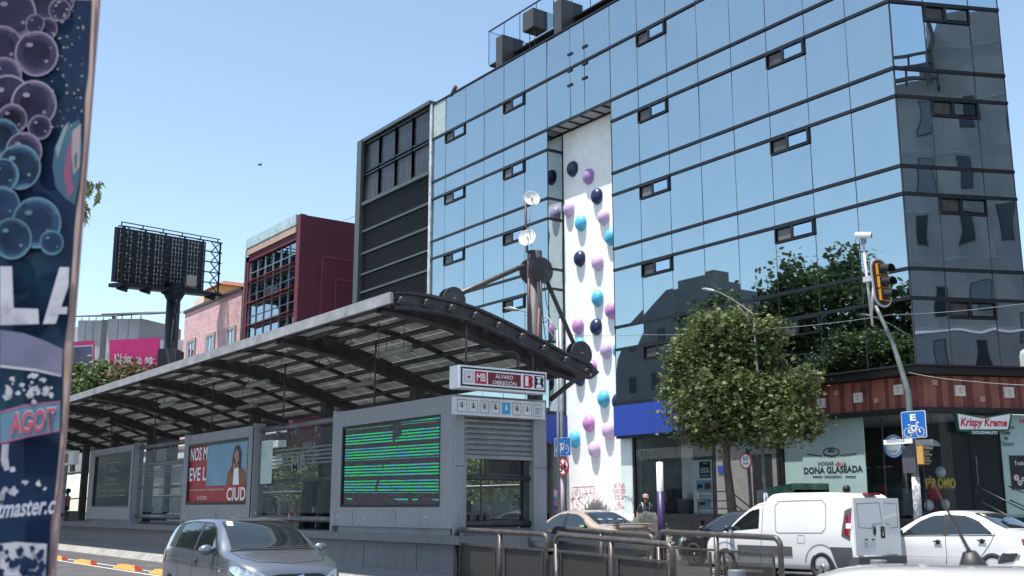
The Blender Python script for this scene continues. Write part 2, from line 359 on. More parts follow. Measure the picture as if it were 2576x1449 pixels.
def facade_cols(xs, zlo, wins, base):
    for i in range(len(xs) - 1):
        x1, x0 = xs[i], xs[i + 1]
        for j in range(len(ZB) - 1):
            if ZB[j] < zlo - 0.01: continue
            z0, z1 = ZB[j], ZB[j + 1]; y = FY
            top = z1
            if (i, j + 1) in wins and False: pass
            if (i, j + 1) in wins or (i, j) in wins and False:
                top = z1 - 0.60; windows.append((x0, x1, z1 - 0.60, z1, (i + j) % 3))
            add_panel([Vector((x0 + G, y, z0)), Vector((x1 - G, y, z0)), Vector((x1 - G, y, top)), Vector((x0 + G, y, top))], nY, facade_glass)
WIN = {(i, j) for i, j in WIN}
facade_cols(XR, 0, WIN, 0); facade_cols(XM, 18.2, set(), 0)
facade_cols(XL, 0, WINL, 0)
# side face
SS = [0, 1.17, 2.77, 3.83]
swins = []
for i in range(3):
    for j in range(len(ZB) - 1):
        z0, z1 = ZB[j], ZB[j + 1]; top = z1
        if i == 1 and j in (0, 2, 4, 6): top = z1 - 0.6; swins.append((SS[1], SS[2], z1 - 0.6, z1))
        add_panel([S(SS[i] + G, z0), S(SS[i + 1] - G, z0), S(SS[i + 1] - G, top), S(SS[i] + G, top)], SN, side_glass)
panels.sort(key=lambda p: -p[3])
rest = MB()
for k, (q, n, mt, a) in enumerate(panels):
    if k < 100 or mt is side_glass:
        mb = MB(); mb.poly(q, 0); mb.build('glass_panel', mt, GB)
    else: rest.poly(q, 0)
tag(rest.build('glass_panels', facade_glass, GB), kind='stuff')
# bands
mb = MB()
for j, z in enumerate(ZB):
    h = 0.10 if j else 0.2
    if j == len(ZB) - 1: h = 0.07
    hh = h / 2
    for a, b in ((CX, -32.2), (-36.57, -46.6)):
        mb.box((b, FY - .06, z - hh), (a + (0.03 if a == CX else 0), FY + .03, z + hh))
    if z > 18.2: mb.box((-36.57, FY - .061, z - hh), (-32.2, FY + .03, z + hh))
    mb.obox(S(1.915, z, .015), SD * 1.93, SN * .045, (0, 0, hh))
    if z < 18: mb.box((-36.6, FY + .03, z - hh), (-36.5, FY + .86, z + hh))
mb.build('glazing_bands', dark_frame, GB)
mb = MB()
for x in XR[1:-1] + XM[1:-1] + XL[1:-1]:
    z0 = 18.28 if x in XM else 5.5
    mb.box((x - .011, FY - .006, z0), (x + .011, FY + .03, 22.6))
for x in (-32.2, -36.57): mb.box((x - .02, FY - .007, 5.5), (x + .02, FY + .03, 22.6))
mb.box((CX - .02, FY - .02, 5.5), (CX + .02, FY + .03, 22.6))
for s in SS[1:]: mb.obox(S(s, 14.05, .004), SD * .014, SN * .012, (0, 0, 8.55))
mb.build('vertical_seams', seam, GB)
mb = MB(); mb.box((-46.56, 28.3, 4.5), (-36.6, 28.45, 22.4)); mb.box((-32.1, 28.3, 4.5), (-18.8, 28.45, 22.4)); mb.build('backing_wall', MATS['dark core'], GB)
def awning_window(cx, rightv, outv, wd, h, zc, style):
    rightv, outv = Vector(rightv), Vector(outv)
    f = MB(); u = Vector((0, 0, 1)); c = Vector((cx[0], cx[1], zc)); t = .024
    for sgn in (-1, 1): f.obox(c + rightv * (sgn * (wd / 2 - t)) + outv * .03, rightv * t, outv * .05, u * (h / 2))
    for sgn in (-1, 1): f.obox(c + u * (sgn * (h / 2 - t)) + outv * .028, rightv * (wd / 2), outv * .05, u * t)
    f.obox(c + rightv * (-.05 * wd) + outv * .026, rightv * .05, outv * .05, u * (h / 2))
    fo = f.build('window', dark_frame, GB)
    p = MB(); a = c - rightv * (wd / 2 - .1); b = c - rightv * (.05 * wd + .04)
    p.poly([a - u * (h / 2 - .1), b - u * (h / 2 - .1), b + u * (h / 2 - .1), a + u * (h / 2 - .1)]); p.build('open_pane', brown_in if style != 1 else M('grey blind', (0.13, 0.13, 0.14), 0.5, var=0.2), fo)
    p = MB(); a = c - rightv * (.05 * wd - .04) + outv * .05; b = c + rightv * (wd / 2 - .1) + outv * .05
    p.poly([a - u * (h / 2 - .1), b - u * (h / 2 - .1), b + u * (h / 2 - .1), a + u * (h / 2 - .1)]); p.build('pane', pane_glass, fo)
for x0, x1, z0, z1, st in windows: awning_window(((x0 + x1) / 2, FY), (1, 0, 0), (0, -1, 0), x1 - x0 - .02, z1 - z0 - .05, (z0 + z1) / 2 - .02, st)
for s0, s1, z0, z1 in swins:
    c = S((s0 + s1) / 2, 0); awning_window((c.x, c.y), SD, SN, s1 - s0 - .02, z1 - z0 - .05, (z0 + z1) / 2 - .02, 0)
# recessed white wall, its glass return, soffit
mb = MB(); mb.box((-36.5, FY + .86, 0.2), (-31.4, FY + 1.0, 18.2)); mb.box((-31.95, FY + .0, 1.3), (-31.25, FY + .86, 4.3)); mb.build('recessed_wall', white_wall, GB)
mb = MB()
for j in range(7): mb.poly([(-36.56, FY + .86, ZB[j]), (-36.56, FY, ZB[j]), (-36.56, FY, ZB[j + 1]), (-36.56, FY + .86, ZB[j + 1])])
mb.poly([(-36.56, FY + .86, ZB[7]), (-36.56, FY, ZB[7]), (-36.56, FY, ZB[8]), (-36.56, FY + .86, ZB[8])])
mb.build('glass_return', mirror_glass('return mirror glass', (0.42, 0.50, 0.52), 0.01, 0.4), GB)
mb = MB(); mb.box((-32.21, FY + .02, 5.5), (-32.1, FY + .86, 18.2)); mb.build('niche_side', seam, GB)
mb = MB(); mb.box((-36.5, FY + .02, 18.28), (-32.22, FY + .86, 18.36)); so = mb.build('soffit', M('soffit panel', (0.45, 0.45, 0.46), 0.7, var=0.1, scale=5), GB)
mb = MB()
for x in (-35.9, -35.1, -34.3, -33.5, -32.8): mb.box((x - .04, FY + .02, 18.22), (x + .04, FY + .86, 18.285))
mb.box((-36.5, FY + .80, 18.21), (-32.22, FY + .86, 18.284)); mb.build('soffit_rib', dark_frame, so)
# domes
dome_c = {'n': M('navy gloss', (0.014, 0.02, 0.075), 0.32, var=0.15), 'l': M('lilac gloss', (0.36, 0.22, 0.46), 0.32, var=0.08), 'p': M('pale lilac gloss', (0.58, 0.42, 0.62), 0.32, var=0.06), 'k': M('pink gloss', (0.50, 0.22, 0.48), 0.32, var=0.08), 'b': M('sky blue gloss', (0.08, 0.42, 0.62), 0.32, var=0.08)}
YW = FY + .86
for x, y, c in ((1437, 424, 'n'), (1477, 443, 'l'), (1498, 493, 'n'), (1428, 525, 'p'), (1458, 561, 'b'), (1515, 545, 'p'), (1533, 596, 'b'), (1455, 650, 'n'), (1500, 660, 'p'), (1500, 750, 'b'), (1534, 780, 'k'), (1451, 820, 'k'), (1496, 822, 'n'), (1455, 868, 'b'), (1521, 880, 'p'), (1484, 925, 'k'), (1454, 950, 'n'), (1515, 1003, 'b'), (1478, 1065, 'k'), (1527, 1083, 'p'), (1442, 1105, 'b'), (1492, 1130, 'p'), (1552, 1010, 'n'), (1554, 880, 'b')):
    p = pY(x, y, YW - .13); mb = MB(); prof = []
    for i in range(8): t = math.pi / 2 * i / 7; prof.append((0.325 * math.cos(t) ** 0.9, 0.29 * math.sin(t)))
    prof = [(0.33, -0.01)] + prof; mb.lathe((0, 0, 0), (0, -1, 0), prof, 28)
    mb.v = [(p.x + q[0], YW + q[1], p.z + q[2] * 1.12) for q in mb.v]; mb.build('wall_dome', dome_c[c], GB)
# small hinges on the two access panels above the niche
mb = MB()
for x, y in ((1433, 136), (1470, 117), (1433, 178), (1470, 160), (1433, 214), (1470, 196)):
    p = pY(x, y, FY - .03); mb.box((p.x - .16, FY - .05, p.z - .05), (p.x + .16, FY - .008, p.z + .05))
mb.build('hinge_plates', dark_frame, GB)
# pale corner panel at the far end, roof terrace
mb = MB(); mb.box((-46.62, FY - .03, 5.5), (-46.45, FY + .3, 22.7)); mb.build('edge_trim', galv, GB)
mb = MB(); a = XL[5]; mb.poly([(-46.4, FY - .012, 20.72), (a - .03, FY - .012, 20.72), (a - .03, FY - .012, 22.55), (-46.4, FY - .012, 22.55)]); mb.build('grey_panel', M('unglazed grey panel', (0.34, 0.42, 0.42), 0.6, var=0.15), GB)
terr = MB(); TY = FY + 0.9
tl = pY(1230, 80, TY); bl = pY(1230, 163, TY)
zt = tl.z; zb_ = bl.z
tg = clear_glass('terrace glass', (0.60, 0.74, 0.80), 0.35)
xs = [tl.x + i * 1.35 for i in range(14)]
mb = MB()
for a, b in zip(xs, xs[1:]): mb.poly([(a + .01, TY, zb_), (b - .01, TY, zb_), (b - .01, TY, zt), (a + .01, TY, zt)])
mb.poly([(xs[0], TY, zb_), (xs[0], TY + 3, zb_), (xs[0], TY + 3, zt), (xs[0], TY, zt)]); tgo = mb.build('terrace_screen', tg, GB)
mb = MB(); mb.box((xs[0], TY - .03, zt - .03), (xs[-1], TY + .03, zt + .03)); mb.box((xs[0] - .03, TY, zt - .031), (xs[0] + .03, TY + 3, zt + .029))
for a in xs: mb.box((a - .015, TY - .01, zb_), (a + .015, TY + .02, zt - .03))
mb.build('screen_rail', dark_frame, tgo)
mb = MB(); mb.box((xs[0] + .02, TY + .03, zb_ - .10), (xs[-1], TY + 6, zb_ - .01)); mb.box((xs[0] + .9, TY + .7, 22.0), (xs[-1], TY + 6, zb_ - .10)); mb.build('terrace_slab', M('underside painted shade black', (0.018, 0.019, 0.022), .7), GB)  # black colour stands in for the shade beneath the terrace
for x, y0, y1 in ((1258, 99, 168), (1404, 10, 83)):
    p = pY(x, y0, FY + .5); q = pY(x, y1, FY + .5); mb = MB(); mb.box((p.x, FY + .25, 22.4), (p.x + .55, FY + 1.5, p.z)); mb.build('terrace_post', M('grey steel cladding', (0.045, 0.045, 0.05), 0.5, var=0.1), GB)
# roof equipment box hanging on chains
p = pY(1340, 55, FY + .6)
M('grey steel cladding', (0.045, 0.045, 0.05), 0.5, var=0.1); t = thing('planter_box', 'dark grey cube hung on chains in front of the roof terrace glass', 'planter', (p.x, FY + .6, p.z))
mb = MB(); mb.box((p.x - .34, FY + .25, p.z - .5), (p.x + .5, FY + 1.1, p.z + .45)); mb.build('box', M('grey steel cladding', (0.1, 0.1, 0.11)), t)
mb = MB()
for dx in (-.1, .3):
    for k in range(9): c = Vector((p.x + dx, FY + .5, p.z - .5 - .1 * k)); mb.tube([c, c - Vector((0, 0, .08))], .03 if k % 2 else .015, 6)
mb.build('chain', steel, t)
# ---- ground floor: blue furniture shop and doughnut shop are parts of the corner building's base
mb = MB(); a = pY(1543, 1022, FY - .35); b = pY(1543, 1098, FY - .35)
mb.box((a.x, FY - .35, b.z), (-23.2, FY - .02, a.z)); mb.build('blue_fascia', blue_fascia, GB)
mb = MB(); mb.box((-46.6, FY - .35, b.z), (-36.40, FY - .02, a.z)); mb.box((-36.62, FY - .02, b.z), (-36.401, FY + .86, a.z)); mb.build('blue_fascia', blue_fascia, GB)
mb = MB(); mb.box((-31.9, FY - .32, b.z - .1), (-23.2, FY - .05, b.z - .004)); mb.box((-46.6, FY - .32, b.z - .1), (-36.5, FY - .05, b.z - .004)); mb.build('fascia_trim', dark_frame, GB)
ZF = 1.32                                                   # shop floor level
mb = MB(); mb.box((-46.6, FY - .02, .1), (-36.6, FY + .3, ZF)); mb.box((-31.3, FY - .02, .1), (-22.9, FY + .3, ZF))
mb.box((-22.85, FY - .06, .1), (CX, FY + .3, 1.22)); mb.obox(S(1.9, .68, -.1), SD * 1.98, SN * .2, (0, 0, .56)); mb.build('base_wall', black_base, GB)
mb = MB(); mb.poly([(-46.5, FY, ZF), (-36.6, FY, ZF), (-36.6, FY + 5, ZF), (-46.5, FY + 5, ZF)]); mb.poly([(-31.3, FY, ZF), (CX, FY, ZF), S(3.8, ZF), (-17, FY + 5.2, ZF), (-31.3, FY + 5.2, ZF)]); mb.build('shop_floor', M('shop floor', (0.42, 0.41, 0.4), 0.4), GB)
mb = MB(); mb.box((-46.5, FY + .3, 4.35), (-36.6, FY + 5, 4.4)); mb.box((-31.3, FY + .3, 4.35), (-19.2, FY + 5.2, 4.4)); mb.build('shop_ceiling', M('shop ceiling', (0.75, 0.75, 0.75), 0.8), GB)
mb = MB(); mb.box((-31.3, FY + 5.0, ZF), (-27.3, FY + 5.2, 4.35)); mb.box((-31.4, FY + .3, ZF), (-31.2, FY + 5, 4.35)); mb.box((-29.9, FY + 1.2, ZF), (-29.3, FY + 5, 4.35)); mb.box((-25.6, FY + .8, ZF), (-23.4, FY + 1.0, 4.3))
mb.box((-46.4, FY + 2.6, ZF), (-36.7, FY + 2.8, 4.35)); mb.build('shop_partition', M('pale grey shop wall', (0.70, 0.72, 0.70), 0.8), GB)
mb = MB(); mb.box((-27.3, FY + 4.9, ZF), (-19, FY + 5.1, 4.35)); mb.box((-29.3, FY + 3.0, ZF), (-26.3, FY + 3.1, 4.0)); mb.build('dark_interior', M('dark shop interior', (0.11, 0.11, 0.12), 0.6), GB)
def fp(x, Y=FY): return pY(x, 1200, Y).x
mb = MB()
for a_, b_ in ((1600, 1700), (1702, 1795)): mb.poly([(fp(a_), FY + .02, ZF), (fp(b_), FY + .02, ZF), (fp(b_), FY + .02, 4.2), (fp(a_), FY + .02, 4.2)])
for a_, b_ in ((-46.4, -43), (-42.98, -40), (-39.98, -36.7)): mb.poly([(a_, FY + .02, ZF), (b_, FY + .02, ZF), (b_, FY + .02, 4.2), (a_, FY + .02, 4.2)])
mb.build('shop_window', shop_glass, GB)
mb = MB()
for x in (1596, 1799, 1960): mb.box((fp(x) - .06, FY - .03, ZF), (fp(x) + .06, FY + .06, 4.2))
mb.box((fp(1799), FY - .02, 3.95), (-22.9, FY + .05, 4.2)); mb.box((-36.72, FY - .02, ZF - .3), (-36.45, FY + .1, 4.2)); mb.build('shop_frame', black, GB)
mb = MB(); mb.poly([(fp(1563), FY - .02, 1.3), (fp(1591), FY - .02, 1.3), (fp(1591), FY - .02, 4.2), (fp(1563), FY - .02, 4.2)]); mb.build('frosted_pane', M('frosted pale glass', (0.62, 0.72, 0.70), 0.35, var=0.05), GB)
# doughnut shop fascia
x0 = -22.88; z0f, z1f = 4.42, 5.36
terra = M('terracotta tile', (0.19, 0.045, 0.037), 0.55, var=0.15)
mb = MB(); mb.box((x0, FY - .12, z0f), (CX + .0, FY - .02, z1f)); mb.obox(S(2.2, (z0f + z1f) / 2, .07), SD * 2.3, SN * .05, (0, 0, (z1f - z0f) / 2)); fo = mb.build('tiled_fascia', terra, GB)
tl_m = [M('light terracotta', (0.27, 0.095, 0.065), 0.55, var=0.12), M('dark tile', (0.07, 0.035, 0.035), 0.55), M('mid terracotta', (0.15, 0.035, 0.03), 0.55), M('cream relief tile', (0.62, 0.56, 0.50), 0.7, var=0.08), M('tan tile', (0.45, 0.26, 0.18), 0.6)]
def FP(s, z, o): return Vector((s, FY - .12 - o, z)) if s <= CX else S(s - CX, z, .12 + o)
mb = MB(); s = x0 + .05; k = 0; r2 = random.Random(3)
while s < CX + 4.2:
    wd = .16 + .04 * (k % 3)
    if not (s < CX < s + wd):
        m_ = (0, 2, 0, 1, 2, 0, 0, 2)[k % 8]; sh = k % 4; zl, zh = z0f + .004, z1f - .004; sp = .05 if sh == 1 else 0; s2 = .05 if sh == 3 else 0
        if m_ == 1: zl, zh = z0f + .35 + .1 * (k % 2), z0f + .65 + .1 * (k % 2)
        mb.poly([FP(s + sp, zl, .004), FP(s + wd - sp, zl, .004), FP(s + wd - s2, (zl + zh) / 2, .004), FP(s + wd - sp, zh, .004), FP(s + sp, zh, .004), FP(s + s2, (zl + zh) / 2, .004)], m_)
        if k % 3 == 0: mb.poly([FP(s - .006, z0f, .006), FP(s + .006, z0f, .006), FP(s + .006, z1f, .006), FP(s - .006, z1f, .006)], 4)
    s += wd; k += 1
mb.build('tiles', tl_m, fo)
mb = MB(); k = 0; s = -22.35
def relief(s, z, h, m_):
    mb = MB()
    a = FP(s, z, .0); d = Vector((1, 0, 0)) if s <= CX else SD; o = Vector((0, -1, 0)) if s <= CX else SN
    mb.obox(a + o * .03, d * h, o * .04, (0, 0, h), m_)
    if h > .12:
        for q in range(3): mb.obox(a + o * .074 + Vector((0, 0, -.06 + .06 * q)), d * (.03 + .02 * ((q + k) % 2)), o * .006, (0, 0, .012), 1)
    mb.build('relief_tile', [tl_m[3], tl_m[4]], fo)
for s, z, h, m_ in ((-22.15, 4.80, .15, 0), (-21.55, 5.08, .07, 1), (-20.75, 4.86, .15, 0), (-20.1, 4.72, .07, 1), (-19.3, 4.98, .15, 0), (CX + .45, 5.15, .08, 1), (CX + 1.25, 4.92, .16, 0), (CX + 1.95, 4.68, .08, 1), (CX + 2.85, 4.90, .16, 0), (CX + 3.55, 5.12, .08, 1)): k += 1; relief(s, z, h, m_)
mb = MB()
mb.prism([(x0 - .5, FY - .55, 5.38), (CX + .28, FY - .55, 5.38), S(4.4, 5.38, .42), S(4.4, 5.38, 0.0), (CX, FY, 5.38), (x0 - .5, FY, 5.38)], (0, 0, .2))
mb.prism([(x0 - .2, FY - .3, 4.26), (CX + .16, FY - .3, 4.26), S(4.4, 4.26, .24), S(4.4, 4.26, 0.0), (CX, FY, 4.26), (x0 - .2, FY, 4.26)], (0, 0, .158))
mb.prism([(x0 - .6, FY - .7, 5.585), (CX + .34, FY - .7, 5.585), S(4.4, 5.585, .54), S(4.4, 5.585, 0.0), (CX, FY, 5.585), (x0 - .6, FY, 5.585)], (0, 0, .05)); mb.build('cornice', black, GB)
# doughnut shop glazing
mb = MB(); xa, xb = fp(1975), fp(2178)
mb.box((xa, FY + .02, 1.24), (xb, FY + .06, 4.26)); film = mb.build('window_film_panel', pale_film, GB)
txt_dark = M('dark grey lettering', (0.02, 0.03, 0.035), 0.5)
def ftext(s_, l, r_, yb, yt, mat, **kw):
    a = pY(l, yb, FY); b = pY(r_, yb, FY); c = pY((l + r_) / 2, yt, FY); d = pY((l + r_) / 2, yb, FY)
    return text(s_, (a.x, FY + .012, d.z), (1, 0, 0), (0, 0, 1), b.x - a.x, c.z - d.z, mat, film, **kw)
ftext('HOGAR', 2058, 2098, 1171, 1161, txt_dark, bold=.02); ftext('de', 2101, 2115, 1172, 1160, sign_red, shear=.3, bold=.02); ftext('LA', 2118, 2129, 1172, 1161, txt_dark, bold=.02)
ftext('DONA GLASEADA', 2022, 2171, 1190, 1173, txt_dark, bold=.03); ftext('ORIGINAL', 2073, 2118, 1202, 1196, txt_dark, bold=.03)
mb = MB()
def FL(x, y): p = pY(x, y, FY + .008); return p
for l in ([(2031, 1143), (2068, 1147)], [(2114, 1146), (2154, 1141)], [(2045, 1199), (2068, 1199)], [(2127, 1199), (2152, 1199)]): stroke(mb, [FL(*q) for q in l], .035, (0, -1, 0))
for rx, ry, cy, a0, a1 in ((20, 10, 1137, 0, 2), (7, 3, 1134, 0, 2)): stroke(mb, [FL(2091 + rx * math.cos(t * math.pi / 12), cy + ry * math.sin(t * math.pi / 12)) for t in range(25)], .03, (0, -1, 0))
stroke(mb, [FL(2071 + 2 * k, 1141 + (2 if k % 4 < 2 else 5) + 3 * math.sin(k / 20 * math.pi)) for k in range(21)], .025, (0, -1, 0)); mb.build('doughnut_drawing', txt_dark, film)
mb = MB(); mb.poly([(xb + .02, FY + .03, 1.24), (CX, FY + .03, 1.24), (CX, FY + .03, 4.26), (xb + .02, FY + .03, 4.26)]); mb.poly([S(0, 1.24, -.03), S(1.52, 1.24, -.03), S(1.52, 4.26, -.03), S(0, 4.26, -.03)]); mb.poly([S(1.56, 1.24, -.03), S(2.5, 1.24, -.03), S(2.5, 4.26, -.03), S(1.56, 4.26, -.03)]); mb.build('shop_window', shop_glass, GB)
mb = MB(); mb.obox(S(3.3, 2.75, -.04), SD * .8, SN * .02, (0, 0, 1.5)); f2 = mb.build('window_film_panel', pale_film, GB)
mb = MB()
for s_ in (-.75,): mb.box((fp(2225), FY, 1.24), (fp(2225) + .02, FY + .04, 4.2))
mb.obox(S(1.54, 2.75, 0), SD * .025, SN * .03, (0, 0, 1.5)); mb.obox(S(2.5, 2.75, 0), SD * .02, SN * .03, (0, 0, 1.5)); mb.obox(S(0, 2.75, -.02), SD * .012, SN * .012, (0, 0, 1.5)); mb.box((fp(1966), FY - .04, 0.3), (fp(1974), FY + .05, 4.3)); mb.build('shop_frame', dark_frame, GB)
mb = MB(); mb.obox(S(1.66, 2.6, .05), SD * .012, SN * .012, (0, 0, .42)); mb.build('door_handle', chrome, GB)
def stext(s_, l, r_, yb, yt, mat, par, out=.0, **kw):
    a, b = sS(pS(l, yb, out)), sS(pS(r_, yb, out)); z0 = pS((l + r_) / 2, yb, out).z; z1 = pS((l + r_) / 2, yt, out).z
    return text(s_, S(a, z0, out), SD, (0, 0, 1), b - a, z1 - z0, mat, par, **kw)
stext('COME', 2519, 2542, 1093, 1086, txt_dark, f2, bold=.02); stext('IN', 2527, 2536, 1107, 1099, txt_dark, f2, bold=.02); stext('Dozens', 2516, 2552, 1122, 1110, txt_dark, f2, shear=.4); stext('GS', 2540, 2552, 1079, 1072, txt_dark, f2, bold=.02); stext('D', 2538, 2545, 1065, 1057, txt_dark, f2, bold=.02); stext('H', 2566, 2576, 1065, 1054, sign_red, f2, bold=.02)
mb = MB(); c0, c1 = sS(pS(2543, 1200)), sS(pS(2590, 1200)); mb.poly([S(c0, pS(2560, 1232).z, .0), S(c1, pS(2560, 1232).z, .0), S(c1, pS(2560, 1146).z, .0), S(c0, pS(2560, 1146).z, .0)]); po = mb.build('poster', sign_black, f2)
stext('Tradición', 2552, 2590, 1170, 1160, sign_white, po, .002)
mb = MB(); 
for dx, dz, r_ in ((.18, .35, .09), (.4, .3, .07), (.28, .2, .08)): mb.grid(ring(S(c0 + dx, pS(2560, 1232).z + dz, .004), SD, (0, 0, 1), .02, r_), 0)
mb.build('pictures', M('cream print', (0.5, 0.42, 0.4), 0.6), po)
# things in the doughnut shop
def chair(x, y, lab, rot=0):
    t = thing('cafe_chair', lab, 'chair', (x, y, ZF), rot, 'red chairs in the doughnut shop', local=True); red = M('red plastic', (0.45, 0.015, 0.02), 0.4)
    mb = MB(); mb.box((-.21, -.2, .43), (.21, .2, .46)); mb.build('seat', red, t)
    mb = MB(); mb.grid([[(-.21, .2 + .02 * z, .5 + .4 * z), (0, .24 + .02 * z, .5 + .4 * z), (.21, .2 + .02 * z, .5 + .4 * z)] for z in (0, .5, 1)]); mb.build('backrest', red, t)
    for sx in (-1, 1):
        for sy in (-1, 1): mb = MB(); mb.tube([(sx * .18, sy * .17, .43), (sx * .22, sy * .21, 0)], .015, 6); mb.build('leg', red, t)
    for sx in (-1, 1): mb = MB(); mb.tube([(sx * .19, .19, .44), (sx * .2, .22, .9)], .015, 6); mb.build('back_post', red, t)
    return t
q = pY(2240, 1280, FY + 1.1); chair(q.x, FY + 1.1, 'red cafe chair behind the glass left of the traffic light pole', 2.6)
q = pY(2333, 1280, FY + 1.4); chair(q.x, FY + 1.4, 'red cafe chair behind the glass just right of the traffic light pole', 2.2)
q = pY(2365, 1290, FY + 1.7); chair(q.x, FY + 1.7, 'red cafe chair under the gold balloon letters', 3.3)
t = thing('balloon_letters', 'gold foil balloon letters spelling PROMO behind the shop glass', 'balloons', tuple(S(.5, 2.2, -.15)))
gold = M('gold foil', (0.85, 0.62, 0.07), 0.3, 0.3, var=0.1)
for i, ch in enumerate('PROMO'):
    l = 2329 + i * 15.6; o = stext(ch, l, l + 14, 1230, 1202, gold, t, -.06, bold=.04, name='letter')
    o.modifiers.new('thick', 'SOLIDIFY').thickness = .06
def balloon(x, y, lab, mat, r_=.13, n='balloon', side=True, Yb=None):
    p = pS(x, y, -.2) if side else pY(x, y, Yb); mb = MB(); mb.ball(p, r_, 14, 0, (1, 1, 1.15)); mb.tube([p - Vector((0, 0, r_ * 1.15)), p - Vector((0.02, 0, r_ * 1.15 + .35))], .006, 4, 1)
    o = mb.build(n, [mat, grey_m], None, tuple(p)); tag(o, lab, 'balloon'); return o
heart = M('white heart balloon', (0.62, 0.64, 0.68), 0.3)
balloon(2366, 1188, 'white balloon floating above the gold balloon letters', heart, .15); balloon(2337, 1271, 'white balloon low behind the glass, right of the traffic light pole', heart, .14); balloon(2378, 1269, 'white balloon low behind the glass nearest the shop door', heart, .13)
t = thing('pendant_lamp', 'white dome pendant lamp hanging inside the doughnut shop', 'lamp', tuple(S(.3, 3.6, -.5)))
p = pS(2346, 1118, -.5); mb = MB(); mb.lathe(p, (0, 0, 1), [(.22, -.05), (.2, .03), (.12, .11), (.03, .15)], 16); mb.build('lamp_shade', sign_white, t); mb = MB(); mb.tube([p + Vector((0, 0, .15)), (p.x, p.y, 4.3)], .01, 5); mb.build('cord', black, t)
t = thing('round_window_decal', 'round white and blue decal on the glass behind the hanging traffic light board', 'decal', tuple(pY(2245, 1122, FY)))
p = pY(2247, 1122, FY + .0); mb = MB(); mb.lathe((p.x, FY + .01, p.z), (0, -1, 0), [(.34, 0), (.34, .006), (0, .007)], 30); mb.build('disc', sign_white, t); mb = MB(); mb.grid(ring((p.x, FY - .002, p.z), (1, 0, 0), (0, 0, 1), .27, .3)); mb.grid(ring((p.x, FY - .002, p.z), (1, 0, 0), (0, 0, 1), .32, .335)); mb.build('ring', road_sign_blue, t)
text('SUR 267', (p.x - .18, FY + .004, p.z - .2), (1, 0, 0), (0, 0, 1), .3, .08, txt_dark, t, depth=.01); text('Krispy Kreme', (p.x - .23, FY + .004, p.z + .03), (1, 0, 0), (0, 0, 1), .44, .12, sign_red, t, depth=.01, shear=.2)
mb = MB(); p = pY(2240, 1238, FY + 2.2); mb.box((p.x - 1.3, FY + 2.1, ZF), (p.x + .5, FY + 2.7, p.z + .1)); o = mb.build('counter', M('grey counter', (0.12, 0.14, 0.15), 0.4), None, (p.x, FY + 2.4, ZF)); tag(o, 'grey counter deep inside the doughnut shop', 'counter')
# shop sign with bow tie outline
def bow(out, gx, gy): 
    pts = [(2404, 1038), (2410, 1037), (2470, 1050), (2476, 1050), (2540, 1038), (2547, 1038), (2541, 1082), (2512, 1088), (2510, 1092), (2442, 1092), (2438, 1087), (2416, 1086)]
    return pts
t = thing('shop_sign', 'white and green bow tie shaped doughnut shop sign with red script lettering', 'sign', tuple(pS(2475, 1065, .3)))
def bowpoly(out, shrink):
    cx_, cy_ = 2475, 1066; pts = [(2404, 1037), (2475, 1049), (2547, 1037), (2538, 1084), (2512, 1086), (2510, 1092), (2444, 1092), (2442, 1086), (2416, 1084)]
    return [S(sS(pS(x, y, .3)) * 1, pS(x, y, .3).z, out) for x, y in [(cx_ + (x - cx_) * shrink, cy_ + (y - cy_) * shrink) for x, y in pts]]
mb = MB(); mb.prism(bowpoly(.12, 1.0), SN * .18); mb.build('board', M('dark green', (0.012, 0.09, 0.055), 0.4), t)
mb = MB(); cx_, cy_ = 2475, 1064
pts = [(2409, 1041), (2475, 1053), (2542, 1041), (2535, 1080), (2414, 1080)]; mb.poly([S(sS(pS(x, y, .3)), pS(x, y, .3).z, .303) for x, y in pts]); mb.build('face', sign_white, t)
stext('Krispy Kreme', 2417, 2535, 1079, 1052, sign_red, t, .305, bold=.035, shear=.25); stext('DOUGHNUTS', 2446, 2509, 1092, 1084.5, sign_white, t, .303, bold=.02)
# --- furniture shop contents
t = thing('standing_poster', 'tall white sale poster reading 55% in the furniture shop window', 'poster', (fp(1773), FY + .15, ZF))
def SP(x, y, o=0): p = pY(x, y, FY + .15 - o); return p
a, b = SP(1746, 1287), SP(1790, 1156); mb = MB(); mb.box((a.x, FY + .15, ZF), (b.x, FY + .19, b.z)); mb.build('board', sign_white, t)
mb = MB()
for l, r_, u_, d_, m_ in ((1760, 1786, 1160, 1203, 0), (1752, 1770, 1208, 1235, 1), (1771, 1789, 1208, 1235, 1), (1753, 1788, 1253, 1277, 1)):
    a, b = SP(l, d_, .004), SP(r_, u_, .004); mb.poly([(a.x, a.y, a.z), (b.x, a.y, a.z), (b.x, a.y, b.z), (a.x, a.y, b.z)], m_)
mb.build('print', [sign_black, M('print blue', (0.22, 0.38, 0.55), 0.6)], t)
mb = MB()
for l, r_, u_, d_, m_ in ((1754, 1768, 1220, 1230, 0), (1773, 1787, 1217, 1232, 1), (1757, 1775, 1266, 1272, 0), (1769, 1778, 1257, 1266, 2)):
    a, b = SP(l, d_, .008), SP(r_, u_, .008); mb.poly([(a.x, a.y, a.z), (b.x, a.y, a.z + .05), (b.x, a.y, b.z), ((a.x + b.x) / 2, a.y, b.z + .05), (a.x, a.y, b.z)], m_)
mb.build('printed_furniture', [sign_black, M('rust', (0.2, 0.04, 0.03), 0.6), M('tan', (0.3, 0.22, 0.14), 0.6)], t)
a, b = SP(1763, 1190, .006), SP(1784, 1176, .006); text('55%', a, (1, 0, 0), (0, 0, 1), b.x - a.x, b.z - a.z, sign_white, t, bold=.02)
